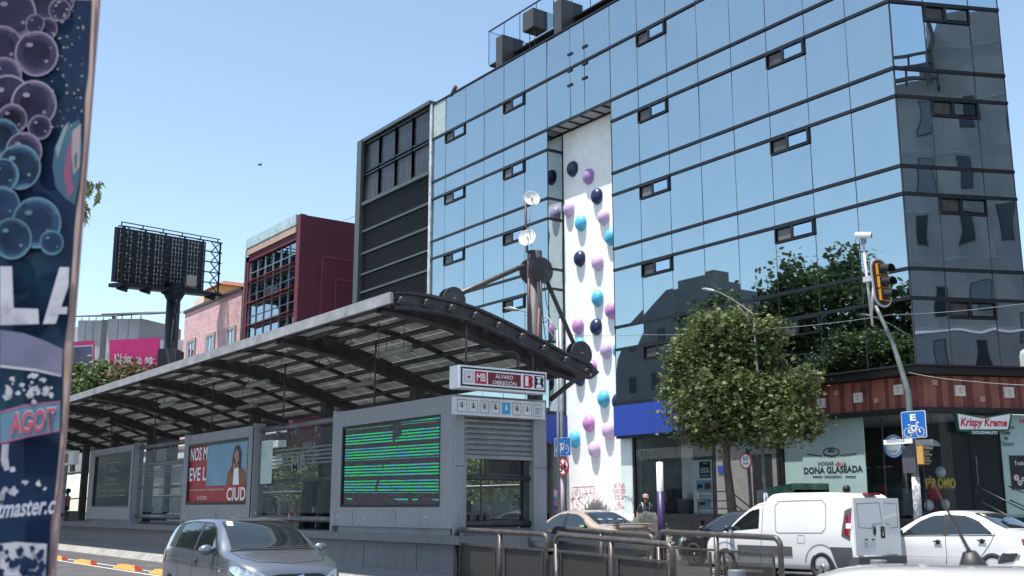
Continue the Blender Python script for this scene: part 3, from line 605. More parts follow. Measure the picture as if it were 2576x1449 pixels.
a, b = SP(1768, 1168, .006), SP(1780, 1163, .006); text('HASTA', a, (1, 0, 0), (0, 0, 1), b.x - a.x, b.z - a.z, sign_white, t, bold=.02)
a, b = SP(1763, 1199, .006), SP(1783, 1194, .006); text('DE DESCUENTO', a, (1, 0, 0), (0, 0, 1), b.x - a.x, b.z - a.z, sign_white, t, bold=.02)
a, b = SP(1757, 1250, .006), SP(1788, 1243, .006); text('Descansa en Luuna', a, (1, 0, 0), (0, 0, 1), b.x - a.x, b.z - a.z, sign_black, t)
sofx = pY(1685, 1260, FY + 1.6).x; t = thing('sofa', 'green sofa in the furniture shop window behind the purple post', 'sofa', (sofx, FY + 1.6, ZF)); grn = M('green fabric', (0.05, 0.065, 0.05), 0.9)
mb = MB(); mb.box((sofx - .8, FY + 1.2, ZF + .12), (sofx + .8, FY + 2.0, ZF + .45)); mb.build('seat', grn, t); mb = MB(); mb.box((sofx - .8, FY + 1.85, ZF + .45), (sofx + .8, FY + 2.05, ZF + .95)); mb.build('backrest', grn, t)
for dx in (-.9, .8): mb = MB(); mb.box((sofx + dx, FY + 1.2, ZF + .1), (sofx + dx + .1, FY + 2.0, ZF + .65)); mb.build('armrest', grn, t)
mb = MB(); mb.obox((sofx - .4, FY + 1.7, ZF + .68), (.24, 0, 0), (0, .07, .03), (0, -.04, .22)); o = mb.build('cushion', M('orange cushion', (0.38, 0.16, 0.04), 0.9), None, (sofx - .4, FY + 1.7, ZF + .5)); tag(o, 'orange cushion on the green sofa', 'cushion')
tx = pY(1724, 1270, FY + .8).x; t = thing('side_table', 'dark drum table with a white card beside the sofa', 'table', (tx, FY + .8, ZF)); mb = MB(); mb.lathe((tx, FY + .8, ZF), (0, 0, 1), [(.26, 0), (.3, .5), (.3, .53), (0, .53)], 20); mb.build('drum', grey_m, t); mb = MB(); mb.box((tx - .12, FY + .78, ZF + .53), (tx + .12, FY + .8, ZF + .83)); mb.build('card', sign_white, t)
for k, (x, y) in enumerate(((1672, 1178), (1704, 1177))):
    p = pY(x, y, FY + 2.5); mb = MB(); mb.lathe(p, (0, -.5, -1), [(.03, 0), (.05, .1), (.02, .1), (0, .09)], 10); o = mb.build('spotlight', M('lit spotlight', (1, .9, .8), emit=4.0), None, tuple(p)); tag(o, ('small lit ceiling spotlight in the furniture shop, above the sofa', 'small lit ceiling spotlight in the furniture shop, nearer the sale poster')[k], 'spotlight', 'shop ceiling spotlights')
# balloons in the left window
bc = [dome_c['n'], dome_c['l'], dome_c['b'], dome_c['k'], dome_c['p']]; r2 = random.Random(5)
t = thing('balloon_cluster', 'cluster of navy, blue and lilac balloons in the left shop window', 'balloons', (-38.5, FY + .7, ZF))
for k in range(34):
    x = 1280 + 115 * (1 - (k / 33) ** 1.6) if k % 2 else 1372 + r2.uniform(0, 32); x = 1300 + r2.random() ** .6 * 100; y = 1288 - r2.random() * (20 + 0.45 * (x - 1300)); p = pY(x, y, FY + .5 + r2.random() * .5); mb = MB(); mb.ball(p, .15 + .05 * r2.random(), 12); mb.build('balloon', bc[k % 5], t)
for x, y, c, lab in ((1385, 1218, 'n', 'single navy balloon high in the left shop window'), (1300, 1252, 'n', 'navy balloon seen through the ticket booth glass'), (1290, 1262, 'b', 'sky blue balloon seen through the ticket booth glass')): balloon(x, y, lab, dome_c[c], .14, side=False, Yb=FY + .6)
# steps with handrail in front of the furniture shop
sx0 = pY(1775, 1330, 26.6).x; t = thing('entrance_steps', 'black steel landing and steps with handrails at the furniture shop door', 'steps', (sx0 + 1.2, 26.8, .16))
mb = MB(); mb.box((sx0, 26.2, 1.12), (sx0 + 1.5, FY - .03, 1.2)); mb.box((sx0 + .02, 26.25, .16), (sx0 + .14, 26.4, 1.12)); mb.box((sx0 + .02, 27.8, .16), (sx0 + .14, 27.95, 1.12)); mb.build('landing', steel, t)
for k in range(5): mb = MB(); mb.box((sx0 + 1.5 + k * .3, 26.2, .98 - k * .18), (sx0 + 1.78 + k * .3, FY - .3, 1.02 - k * .18)); mb.build('step', steel, t)
mb = MB()
for z in (1.5, 1.75, 2.05): mb.tube([(sx0 + .04, 26.25, z), (sx0 + 1.5, 26.25, z), (sx0 + 3.0, 26.25, z - .95)], .022, 6)
for x, z in ((sx0 + .05, 2.05), (sx0 + .75, 2.05), (sx0 + 1.5, 2.05)): mb.tube([(x, 26.25, 1.15), (x, 26.25, z)], .025, 6)
mb.build('handrail', steel, t)
t = thing('stair_handrail', 'thin black handrails at the doughnut shop entrance', 'handrail', tuple(S(1.7, 1.2, .6)))
mb = MB()
for o_, l in ((.1, (1.55, 2.6)), (.1, (2.6, 3.9))):
    for dz in (0, -.4): mb.tube([S(l[0], 2.15 + dz, o_), S(l[1], 1.2 + dz, .3 + 1.2)], .022, 6)
mb.build('rail', black, t)
mb = MB(); a, b = fp(1809), fp(1826); mb.box((pY(1806, 1188, FY - .05).x, FY - .06, pY(1806, 1188, FY - .05).z), (pY(1823, 1172, FY - .05).x, FY - .05, pY(1823, 1172, FY - .05).z)); o = mb.build('wall_plaque', blue_fascia, None, (a, FY, 3)); tag(o, 'small blue plaque on the wall beside the furniture shop door', 'plaque')
mb = MB(); mb.box((fp(1803), FY - .02, ZF), (fp(1958), FY + .03, 3.95)); mb.build('grey_wall', M('warm grey render', (0.20, 0.19, 0.185), 0.8), GB)
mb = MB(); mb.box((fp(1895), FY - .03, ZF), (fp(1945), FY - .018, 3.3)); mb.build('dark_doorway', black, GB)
# graffiti painted on the white wall
gr = M('red spray paint', (0.55, 0.03, 0.09), 0.6); gb = M('blue spray paint', (0.03, 0.05, 0.2), 0.6); gp = MB()
GYw = YW - .003; GYf = FY - .023
def GP(cx_, cy_, ox, oy, sc, Yp): 
    return lambda x, y: pY(ox + (x - cx_) * sc, oy + (y - cy_) * sc, Yp)
sc = 1 / 3.587 / 1.59
g1 = lambda x, y: pY((2100 + x / 3.587) / 1.59, (1900 + y / 3.587) / 1.59, GYw)
for l in ([(688, 490), (688, 178), (990, 165), (990, 430)], [(740, 180), (790, 240), (795, 300), (755, 350), (860, 440), (920, 345), (890, 262), (820, 280)], [(845, 170), (890, 262), (850, 330)], [(755, 350), (830, 312)], [(935, 175), (940, 255), (970, 270)], [(915, 262), (945, 255)], [(733, 375), (735, 425), (765, 430), (762, 470)], [(648, 340), (722, 350)], [(670, 260), (685, 410)], [(650, 385), (715, 315)], [(1015, 262), (1050, 410)], [(975, 345), (1120, 430)], [(1080, 300), (1050, 410), (980, 400)], [(1110, 375), (1040, 415)], [(688, 490), (750, 488)]): stroke(gp, [g1(*q) for q in l], .028, (0, -1, 0))
stroke(gp, [g1(738 + (4 + k * .75) * math.cos(k / 3), 262 + (4 + k * 1.2) * math.sin(k / 3)) for k in range(36)], .02, (0, -1, 0))
gp.build('graffiti', gr, GB)
gp = MB(); g2 = lambda x, y: pY((2100 + x / 3.587) / 1.59, (1900 + y / 3.587) / 1.59, GYf)
W_ = {'W': [[(0, 0), (.25, 1), (.5, .3), (.75, 1), (1, 0)]], 'I': [[(.5, 0), (.5, 1)]], 'N': [[(0, 1), (0, 0), (1, 1), (1, 0)]], 'A': [[(0, 1), (.5, 0), (1, 1)], [(.1, .6), (1.1, .6)]], 'H': [[(0, 0), (0, 1)], [(1, 0), (1, 1)], [(0, .5), (1, .5)]], 'U': [[(0, 0), (.1, 1), (.9, 1), (1, 0)]], 'T': [[(0, 0), (1, 0)], [(.5, 0), (.5, 1)]], 'E': [[(1, 0), (0, .1), (0, 1), (1, .9)], [(0, .5), (.8, .5)]], 'R': [[(0, 1), (0, 0), (1, .2), (0, .5), (1, 1)]], 'X': [[(0, 0), (1, 1)], [(1, 0), (0, 1)]], 'B': [[(0, 1), (0, 0), (.9, .2), (.1, .5), (.9, .8), (0, 1)]]}
for word, x0_, y0_, cw, chh in (('WINA', 1280, 115, 32, 75), ('HUNTER', 1262, 205, 25, 65), ('RBX', 1295, 285, 34, 75)):
    for k, ch in enumerate(word):
        for l in W_[ch]:
            yp = [pY((2100 + (x0_ + k * cw * 1.22 + q[0] * cw) / 3.587) * 1.0 / 1.59, (1900 + (y0_ + q[1] * chh) / 3.587) / 1.59, GYf) for q in l]; stroke(gp, yp, .022, (0, -1, 0))
stroke(gp, [g2(*q) for q in ((1315, 390), (1375, 395), (1320, 420), (1380, 425), (1325, 445), (1420, 460), (1420, 475), (1330, 480), (1285, 495), (1350, 515))], .022, (0, -1, 0)); gp.build('graffiti', gr, GB)
gp = MB()
for l in ([(1435, 300), (1450, 400)], [(1420, 300), (1475, 310), (1445, 345)], [(1475, 370), (1480, 320), (1500, 345), (1480, 365)], [(1500, 290), (1510, 370), (1545, 380)], [(1515, 380), (1535, 310), (1545, 380), (1540, 425)], [(1390, 345), (1440, 300)]): stroke(gp, [g2(*q) for q in l], .018, (0, -1, 0))
gp.build('graffiti', gb, GB)

# ================================================================== neighbours on the far side
XB0, XB1 = pY(1086, 400, FY).x, pY(907, 400, FY).x
DB = thing('louvred_building', 'dark grey office block with black louvres and dirty top-floor windows beside the mirror-glass building', 'building', ((XB0 + XB1) / 2, FY, 0))
zt = pY(907, 360, FY).z
mb = MB(); mb.box((XB1, FY + .3, 0), (XB0 - .1, 44, zt - .1)); mb.build('wall', M('dark grey render', (0.05, 0.052, 0.058), 0.8), DB)
mb = MB(); mb.box((XB1 - .0, FY - .25, 0), (XB1 + .55, FY + .32, zt)); mb.box((XB1, FY - .2, zt - .15), (XB0, FY + .3, zt + .05)); mb.build('edge_frame', M('grey blue cladding', (0.06, 0.075, 0.08), 0.5), DB)
zl = pY(915, 515, FY).z; zmid = pY(915, 440, FY).z
lou = MB(); z = 5.0
while z < zl - .1: lou.hexa([(XB1 + .55, FY - .02, z), (XB0 - .1, FY - .02, z), (XB0 - .1, FY + .2, z + .07), (XB1 + .55, FY + .2, z + .07), (XB1 + .55, FY - .02, z + .03), (XB0 - .1, FY - .02, z + .03), (XB0 - .1, FY + .2, z + .10), (XB1 + .55, FY + .2, z + .10)]); z += .12
lou.build('louvres', M('black louvre', (0.04, 0.042, 0.048), 0.4, 0.4, var=0.2), DB)
mb = MB()
for yy in (583, 638, 690, 735): z = pY(915, yy, FY).z; mb.box((XB1 + .55, FY - .08, z - .06), (XB0 - .1, FY - .02, z + .06))
mb.box((XB1 + .5, FY - .15, zl - .1), (XB0 - .1, FY, zl + .1)); mb.build('ledges', MATS['grey blue cladding'], DB)
wn = 4; ww = (XB0 - .1 - XB1 - .55) / wn
for i in range(wn):
    for z0, z1 in ((zl + .15, zmid - .1), (zmid + .1, zt - .3)):
        a = XB1 + .55 + i * ww; mb = MB()
        for x in (a, a + ww): mb.box((x - .05, FY - .06, z0), (x + .05, FY + .1, z1))
        for z in (z0, z1): mb.box((a + .05, FY - .06, z - .05), (a + ww - .05, FY + .1, z + .05))
        fo = mb.build('window', dark_frame, DB); p = MB(); p.poly([(a + .05, FY + .04, z0), (a + ww - .05, FY + .04, z0), (a + ww - .05, FY + .04, z1), (a + .05, FY + .04, z1)])
        p.build('pane', M('dirty black glass', (0.012, 0.014, 0.02), 0.3, var=0.5, scale=2, dirt=(0.10, 0.08, 0.08), dirt_amt=0.5, dscale=1.3, stretch=(3, 1, 1)) if z0 > zmid else M('dusty brown glass', (0.02, 0.018, 0.022), 0.3, var=0.6, scale=3, dirt=(0.17, 0.13, 0.125), dirt_amt=0.8, dscale=1.6, stretch=(3, 1, .5)), fo)
mb = MB(); mb.box((XB0 - .1, FY - .1, 2), (XB0 + .12, FY + .3, pY(1086, 265, FY).z)); mb.build('joint_strip', M('silver flashing', (0.5, 0.52, 0.54), 0.5, 0.3, var=0.3, scale=3), DB)
# maroon building
my = 27.8; mx = pY(757, 537, my).x; mzt = pY(757, 537, my).z; mx2 = pY(612, 800, my).x
MBD = thing('maroon_building', 'maroon building with a gridded blue window bay and blank side wall', 'building', ((mx + mx2) / 2, my, 0))
mb = MB(); mb.box((mx2, my + .4, 0), (mx, 44, mzt - .05)); mb.box((mx2, my, 0), (mx2 + .5, my + .4, mzt - 1.3)); mb.box((mx - .55, my, 0), (mx, my + .4, mzt)); mb.box((mx2, my, mzt - 1.6), (mx - .55, my + .41, mzt - 1.2)); mb.build('wall', M('maroon paint', (0.125, 0.024, 0.042), 0.8, var=0.15, scale=.6, bump=.2, bscale=6, dirt=(0.07, 0.03, 0.04), dirt_amt=.9, dscale=.35, stretch=(1, 1, .4)), MBD)
mb = MB(); mb.box((mx2 + .3, my - .1, mzt - 1.15), (mx - .5, my + .39, mzt - .65)); mb.build('tan_band', M('tan render', (0.42, 0.30, 0.24), 0.8), MBD)
mb = MB(); mb.box((mx2 + .2, my - .14, mzt - .65), (mx - .45, my + .39, mzt + .02)); mb.build('parapet', M('weathered blue parapet', (0.34, 0.46, 0.50), 0.8, var=0.2, dirt=(0.5, 0.5, 0.5), dirt_amt=0.8), MBD)
nc, nr = 6, 7; cw = (mx - .55 - mx2 - .5) / nc; ztop = mzt - 1.7; rh = 1.55
for r_ in range(nr):
    z1 = ztop - r_ * rh; z0 = z1 - rh
    for c in range(nc):
        a = mx2 + .5 + c * cw; mb = MB(); mb.box((a, my + .12, z0), (a + .06, my + .2, z1)); mb.box((a + .06, my + .12, z0), (a + cw, my + .2, z0 + .05)); mb.box((a + .06, my + .12, z0 + rh * .5), (a + cw, my + .2, z0 + rh * .5 + .035)); fo = mb.build('window', M('pale blue frame', (0.25, 0.36, 0.42), 0.5), MBD)
        p = MB(); p.poly([(a + .06, my + .18, z0 + .05), (a + cw, my + .18, z0 + .05), (a + cw, my + .18, z1), (a + .06, my + .18, z1)]); p.build('pane', mirror_glass('blue grey pane', (0.30, 0.36, 0.40), 0.03, 0.5), fo)
    mb = MB(); mb.hexa([(mx2 + .5, my - .35, z0 + .02), (mx - .56, my - .35, z0 + .02), (mx - .56, my + .11, z0 + .2), (mx2 + .5, my + .11, z0 + .2), (mx2 + .5, my - .35, z0 + .07), (mx - .56, my - .35, z0 + .07), (mx - .56, my + .11, z0 + .25), (mx2 + .5, my + .11, z0 + .25)]); mb.build('sunshade', M('red sunshade', (0.22, 0.03, 0.03), 0.6), MBD)
mb = MB()
for a_, b_ in (((my + 1.6, mzt - 2.6), (my + 12, mzt - 2.6)), ((my + 1.6, mzt - 2.6), (my + 1.6, 4)), ((my + 2.6, mzt - 4.0), (my + 12, mzt - 4.0)), ((my + 2.6, mzt - 4.0), (my + 2.6, 4))): mb.beam((mx + .005, *a_), (mx + .005, *b_), .05, .12, up=(0, 0, 1) if a_[1] == b_[1] else (0, 1, 0))
mb.build('wall_moulding', M('maroon edge', (.19, .05, .07), .8), MBD)
mb = MB(); mb.tube([(mx2 + .15, my - .1, 5), (mx2 + .15, my - .1, mzt - .8), (mx2 + .15, my + .3, mzt + .1)], .05, 6); mb.build('downpipe', galv, MBD)
# pink building
py_ = 28.2; px0, px1 = pY(606, 800, py_).x, pY(465, 800, py_).x; pz = pY(606, 730, py_).z; pink = M('peeling pink render', (0.58, 0.36, 0.37), 0.9, var=0.30, scale=5, bump=0.5, bscale=8, dirt=(0.22, 0.17, 0.18), dirt_amt=1.0, dscale=.45)
PB = thing('pink_building', 'pink building with peeling render and three white-framed windows', 'building', ((px0 + px1) / 2, py_, 0))
mb = MB(); mb.box((px1, py_, 0), (px0, 45, pz)); mb.build('wall', pink, PB); mb = MB(); mb.box((px1 - .15, py_ - .12, pz), (px0, 45, pz + .22)); mb.build('coping', M('dark coping', (0.06, 0.05, 0.055), 0.8), PB)
for l, r_, u_, d_ in ((472, 492, 855, 886), (520, 541, 840, 878), (571, 593, 824, 862)):
    a, b = pY(l, d_, py_), pY(r_, (u_ + 3), py_); z1 = b.z; z0 = z1 - 2.1; mb = MB()
    for x in (a.x, b.x): mb.box((x - .14, py_ - .1, z0), (x + .14, py_ + .05, z1))
    mb.box((a.x - .14, py_ - .101, z1), (b.x + .14, py_ + .05, z1 + .25)); mb.box((a.x - .2, py_ - .14, z0 - .15), (b.x + .2, py_ + .05, z0)); fo = mb.build('window', M('grey stone surround', (0.30, 0.27, 0.25), 0.8), PB)
    p = MB(); p.poly([(a.x + .14, py_ - .02, z0), (b.x - .14, py_ - .02, z0), (b.x - .14, py_ - .02, z1), (a.x + .14, py_ - .02, z1)]); p.build('pane', MATS['blue grey pane'], fo)
    p = MB(); p.box(((a.x + b.x) / 2 - .05, py_ - .06, z0), ((a.x + b.x) / 2 + .05, py_ - .02, z1)); p.box((a.x + .14, py_ - .06, z0), (a.x + .22, py_ - .02, z1)); p.box((b.x - .22, py_ - .06, z0), (b.x - .14, py_ - .02, z1)); p.build('frame', sign_white, fo)
# orange building behind
oy = 40.0; a, b = pY(482, 800, oy).x, pY(553, 800, oy).x; oz = pY(500, 742, oy).z; m1 = pY(510, 800, oy).x
OB = thing('orange_building', 'orange and cream building with tiled roof behind the pink building', 'building', ((a + b) / 2, oy, 0))
mb = MB(); mb.box((m1, oy, 0), (b, oy + 8, oz)); mb.build('wall', M('orange paint', (0.62, 0.30, 0.12), 0.85, var=0.08), OB); mb = MB(); mb.box((a, oy + .2, 0), (m1, oy + 8, oz - .2)); mb.build('cream_wall', M('cream paint', (0.62, 0.52, 0.45), 0.85), OB)
mb = MB(); mb.hexa([(m1 - .3, oy - .4, oz), (b + .4, oy - .4, oz), (b + .4, oy + 8, oz), (m1 - .3, oy + 8, oz), (m1 + 1, oy + .3, oz + .5), (b - .2, oy + .3, oz + .5), (b - .2, oy + 7, oz + .5), (m1 + 1, oy + 7, oz + .5)]); mb.build('roof', M('clay tiles', (0.25, 0.10, 0.06), 0.9, var=0.4, scale=8), OB)
mb = MB(); w0, w1 = pY(521, 760, oy), pY(540, 752, oy); mb.box((w0.x, oy - .05, w0.z - .6), (w1.x, oy - .01, w1.z)); mb.build('window', MATS['grey stone surround'], OB)

# billboard on its mast, seen from behind
bd = 75.0
tlb, trb, brb, blb = pD(298, 568, 70), pD(545, 611, 80), pD(538, 738, 80), pD(288, 712, 70)
pole_t = pD(438, 735, 75); BB = thing('billboard', 'large dark billboard frame seen from behind on a tall black mast', 'billboard', (pole_t.x, pole_t.y, 0))
bdark = M('billboard steel', (0.012, 0.02, 0.028), 0.6, 0.3, var=0.3); bgrey = M('cabinet grey', (0.48, 0.50, 0.54), 0.6, var=0.2)
bn = (trb - tlb).cross(blb - tlb).normalized()
if bn.dot(-tlb) < 0: bn = -bn
ctrP = (tlb + trb + brb + blb) / 4
def BQ(u, v, o=0): a = tlb.lerp(trb, u); b = blb.lerp(brb, u); return a.lerp(b, v) + bn * o
mb = MB(); i0 = [BQ(0, .02, 0), BQ(.88, .02, 0), BQ(.88, .98, 0), BQ(0, .98, 0)]; mb.prism(i0, -bn * .3); mb.build('display_back', bdark, BB)
mb = MB(); r2 = random.Random(2)
for i in range(26):
    for j in range(12):
        u, v = .015 + i * .0335, .05 + j * .077
        if i % 5 == 4: continue
        mb.poly([BQ(u, v, .02), BQ(u + .009, v, .02), BQ(u + .009, v + .058, .02), BQ(u, v + .058, .02)])
        if (i + j) % 2: mb.poly([BQ(u, v + .02, .025), BQ(u + .028, v + .02, .025), BQ(u + .028, v + .028, .025), BQ(u, v + .028, .025)])
mb.build('cabinet_ribs', bgrey, BB)
mb = MB()
for i in range(6): u = i * .2 * .98; mb.beam(BQ(u, -.01, .5), BQ(u, 1.02, .5), .14, .14); mb.beam(BQ(u, 0, .5), BQ(u, 0, 0), .08, .08); mb.beam(BQ(u, -.08, .25), BQ(u, 0.0, .25), .08, .08)
for v in (0, .2, .4, .6, .8, 1.0): mb.beam(BQ(0, v, .5), BQ(1, v, .5), .08, .08)
mb.beam(BQ(0, -.07, .3), BQ(1, -.07, .3), .06, .06)
for j in range(5):
    v = j * .2; mb.beam(BQ(.9, v, .3), BQ(1, v + .2, .3), .06, .06); mb.beam(BQ(1, v, .3), BQ(.9, v + .2, .3), .06, .06); mb.beam(BQ(0, v, .3), BQ(.06, v + .2, .4), .06, .06); mb.beam(BQ(.02, v, .5), BQ(.18, v + .2, .5), .05, .05)
mb.build('scaffold', bdark, BB)
mb = MB(); mb.beam(BQ(-.02, 1.03, .2), BQ(1, 1.03, .2), 1.0, .25); [mb.beam(BQ(u, 1.04, .1), BQ(u, 1.08, .9), .12, .5) for u in (.02, .23, .44, .9)]; mb.build('catwalk', bdark, BB)
p = BQ(.63, .82, .8); mb = MB(); mb.box((p.x - .35, p.y - .35, p.z - .35), (p.x + .35, p.y + .35, p.z + .35)); mb.build('control_box', M('beige box', (0.4, 0.39, 0.36), 0.6), BB)
mb = MB(); pb = Vector((pole_t.x, pole_t.y, 0)); mb.tube([pb, (pb.x, pb.y, pole_t.z + .6)], .47, 20); mb.lathe((pb.x, pb.y, pole_t.z - .6), (0, 0, 1), [(.47, 0), (.75, .5), (.75, .62), (0, .63)], 20); mb.tube([(pb.x - .6, pb.y, pole_t.z - 3.5), (pb.x - .6, pb.y, pole_t.z - .8)], .05, 6); mb.tube([(pb.x + .6, pb.y, pole_t.z - 3.5), (pb.x + .6, pb.y, pole_t.z - .8)], .05, 6); mb.build('mast', bdark, BB)
p = pD(430, 893, 72); mb = MB(); mb.obox((p.x, p.y, p.z - 5), (.7, -.5, 0), (.35, .5, 0), (0, 0, 5.3)); o = mb.build('mast_base_building', MATS['dark grey render'], None, (p.x, p.y, 0)); tag(o, 'dark flat-roofed box building at the foot of the billboard mast', 'building')

# grey concrete apartment blocks far left
def apt(x0, x1, yt, d, name, lab, xs_, yb=900, roof=True, side=None):
    a, b = pD(x0, yt[0], d), pD(x1, yt[1], d); dirr = Vector((b.x - a.x, b.y - a.y, 0)); L_ = dirr.length; dirr.normalize(); back = Vector((-dirr.y, dirr.x, 0))
    if back.dot(Vector((a.x, a.y, 0))) < 0: back = -back
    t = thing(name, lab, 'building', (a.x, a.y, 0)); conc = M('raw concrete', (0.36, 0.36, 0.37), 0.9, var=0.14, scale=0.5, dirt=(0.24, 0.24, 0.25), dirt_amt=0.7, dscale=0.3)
    A = Vector((a.x, a.y, 0)); B = Vector((b.x, b.y, 0)); mb = MB(); mb.prism([A, B, B + back * 8, A + back * 8], (0, 0, a.z)); mb.build('wall', conc, t)
    mb = MB()
    for k in range(1, 3): q = A + dirr * L_ * k / 3; mb.beam(q - back * .02, q - back * .02 + Vector((0, 0, a.z - .1)), .03, .03, up=back)
    mb.build('joints', grey_m, t)
    if roof:
        mb = MB(); z = a.z; q = (A + B) / 2
        mb.prism([A - dirr * .5 - back * .5 + Vector((0, 0, z + .3)), B + dirr * 1.2 - back * .5 + Vector((0, 0, z + .3)), B + dirr * 2.4 + back * 5 + Vector((0, 0, z + 1.5)), A + dirr * 2 + back * 5 + Vector((0, 0, z + 1.5))], (0, 0, .12)); mb.build('roof_canopy', steel, t)
        for k in range(4): mb = MB(); q = A + dirr * L_ * (.1 + .3 * k) + back * .3; mb.tube([q + Vector((0, 0, z)), q + Vector((0, 0, z + .4))], .05, 5); mb.build('canopy_post', steel, t)
    return t, A, B, back, dirr, conc
t, A_, B_, bk, dr, conc = apt(197, 257, (806, 797), 118, 'concrete_apartment_block', 'raw concrete apartment block with dark roof canopy, left of the gap beside the magenta hoarding', 0)
mb = MB(); q = B_; mb.prism([q, q + dr * 2.2 + bk * 1.5, q + dr * 2.2 + bk * 6, q + bk * 6], (0, 0, pD(257, 797, 118).z - .3)); mb.build('stair_tower', M('concrete darkened for shade', (0.2, 0.2, 0.21), .9, var=.2), t); mb = MB(); mb.tube([q + dr * 1.2 + bk * .5, q + dr * 1.2 + bk * .5 + Vector((0, 0, pD(257, 792, 118).z))], .28, 8); mb.build('drainpipe', galv, t)  # tower colour is darkened so the gap between blocks reads as shaded
t, A_, B_, bk, dr, conc = apt(272, 352, (802, 794), 105, 'concrete_apartment_block', 'raw concrete apartment block with roof canopy above the magenta hoarding', 0)
zt2 = pD(352, 795, 105).z; zw = pD(300, 853, 105).z
mb = MB(); mb.prism([B_ + Vector((0, 0, zt2 - 3.6)), B_ + dr * 1.8 + bk * 4.8 + Vector((0, 0, zt2 - 3.6)), B_ + dr * 1.8 + bk * 7 + Vector((0, 0, zt2 - 3.6)), B_ + bk * 7 + Vector((0, 0, zt2 - 3.6))], (0, 0, 3.4)); mb.prism([B_, B_ + dr * 1.3 + bk * 4, B_ + bk * 7], (0, 0, zt2 - 4)); mb.build('side_wing', M('concrete in painted shade', (0.27, 0.28, 0.30), .9, var=.06), t)  # wing gets a darker tone in place of shade on its side face
mb = MB(); mb.beam(B_ + dr * 1.2 - bk * 0 + Vector((0, 0, zt2 - 4.0)), B_ + dr * 4.2 + bk * 5.5 + Vector((0, 0, zt2 - 4.6)), 1.5, .25); mb.build('balcony_slab', steel, t)
for x0, x1 in ((273, 290), (298, 340)):
    a, b = pD(x0, 853, 104.7), pD(x1, 848, 104.7); mb = MB(); q0 = Vector((a.x, a.y, a.z)); q1 = Vector((b.x, b.y, a.z)); mb.poly([q0, q1, (q1.x, q1.y, a.z + 1.0 * .6), (q0.x, q0.y, a.z + .6)]); mb.build('window', pane_glass, t)
# hoardings
mag = M('magenta print', (0.80, 0.06, 0.24), 0.6, var=0.08)
a, b, c, d = pD(275, 856, 95), pD(403, 848, 95), pD(403, 935, 95), pD(275, 935, 95)
t = thing('magenta_hoarding', 'magenta advertising hoarding with white lettering above the treetops', 'hoarding', (a.x, a.y, d.z)); mb = MB(); mb.prism([a, b, c, d], ray(340, 880) * .3); mb.build('board', mag, t)
rt = (b - a).normalized(); up_ = (a - d).normalized(); n_ = rt.cross(up_)
for s_, l, r_ in (('México', 288, 334), ('no', 342, 356), ('es', 364, 384)):
    q = pD(l, 918, 94.9); q1 = pD(r_, 918, 94.9); text(s_, q, rt, up_, (q1 - q).length, 1.0 if s_ == 'México' else .68, sign_white, t, bold=.03)
a, b, c, d = pD(150, 862, 92), pD(238, 856, 92), pD(238, 935, 92), pD(150, 935, 92)
t = thing('framed_hoarding', 'magenta hoarding with a grey picture in a white frame beside the poster board', 'hoarding', (a.x, a.y, d.z)); mb = MB(); mb.prism([a, b, c, d], ray(200, 880) * .3); mb.build('board', mag, t)
mb = MB(); mb.poly([pD(150, 872, 91.8), pD(234, 867, 91.8), pD(234, 935, 91.8), pD(150, 935, 91.8)]); mb.build('white_border', sign_white, t); mb = MB(); mb.poly([pD(150, 876, 91.6), pD(231, 871, 91.6), pD(231, 935, 91.6), pD(150, 935, 91.6)]); mb.build('picture', M('grey blue print', (0.12, 0.12, 0.2), 0.6, var=0.5, scale=.3), t)
p = pD(452, 858, 100); mb = MB(); mb.obox((p.x, p.y, p.z - 6), (.5, -.4, 0), (1, 1.3, 0), (0, 0, 6)); o = mb.build('low_building', MATS['raw concrete'], None, (p.x, p.y, 0)); tag(o, 'small grey concrete building between the billboard mast and the pink building', 'building')
p = pD(170, 850, 130); mb = MB(); mb.obox((p.x, p.y, p.z - 9), (4, -3, 0), (2, 3, 0), (0, 0, 9.5)); o = mb.build('white_building', M('off white render', (0.5, 0.5, 0.5), 0.8), None, (p.x, p.y, 0)); tag(o, 'off-white building glimpsed between the poster board and the concrete block', 'building')

# ================================================================== trees and plants
LEAF5 = [(0, -.5), (.14, -.2), (.5, -.12), (.2, .08), (.26, .5), (0, .22), (-.26, .5), (-.2, .08), (-.5, -.12), (-.14, -.2)]
def leaves(blobs, n, size, seed, flat=.35, shape=LEAF5, shell=.45, hang=.0):
    r_ = random.Random(seed); mb = MB(); tot = [b[3] * b[4] * b[5] for b in blobs]; S_ = sum(t ** .66 for t in tot)
    for b, t in zip(blobs, tot):
        k = int(n * t ** .66 / S_)
        # small twig clumps give light and dark masses
        nc = max(4, k // 26)
        for _ in range(nc):
            u = r_.uniform(-1, 1); th = r_.uniform(0, 2 * math.pi); rr = r_.uniform(shell, 1) ** .6; s_ = math.sqrt(1 - u * u)
            cc = Vector((b[0] + b[3] * rr * s_ * math.cos(th), b[1] + b[4] * rr * s_ * math.sin(th), b[2] + b[5] * rr * u)); cr = size * r_.uniform(1.6, 3.6)
            for _ in range(k // nc):
                p = cc + Vector((r_.gauss(0, 1), r_.gauss(0, 1), r_.gauss(0, .8))) * cr * .45
                nx = Vector((r_.gauss(0, flat), r_.gauss(0, flat), 1)).normalized() if r_.random() < .6 else Vector((r_.gauss(0, 1), r_.gauss(0, 1), r_.gauss(0, .5))).normalized()
                a = nx.orthogonal().normalized(); c2 = nx.cross(a); ang = r_.uniform(0, 6.28); a, c2 = a * math.cos(ang) + c2 * math.sin(ang), c2 * math.cos(ang) - a * math.sin(ang); sz = size * r_.uniform(.6, 1.2)
                mb.poly([p + a * (x * sz) + c2 * (y * sz) + nx * (-.25 * abs(x) * sz) for x, y in shape])
    return mb
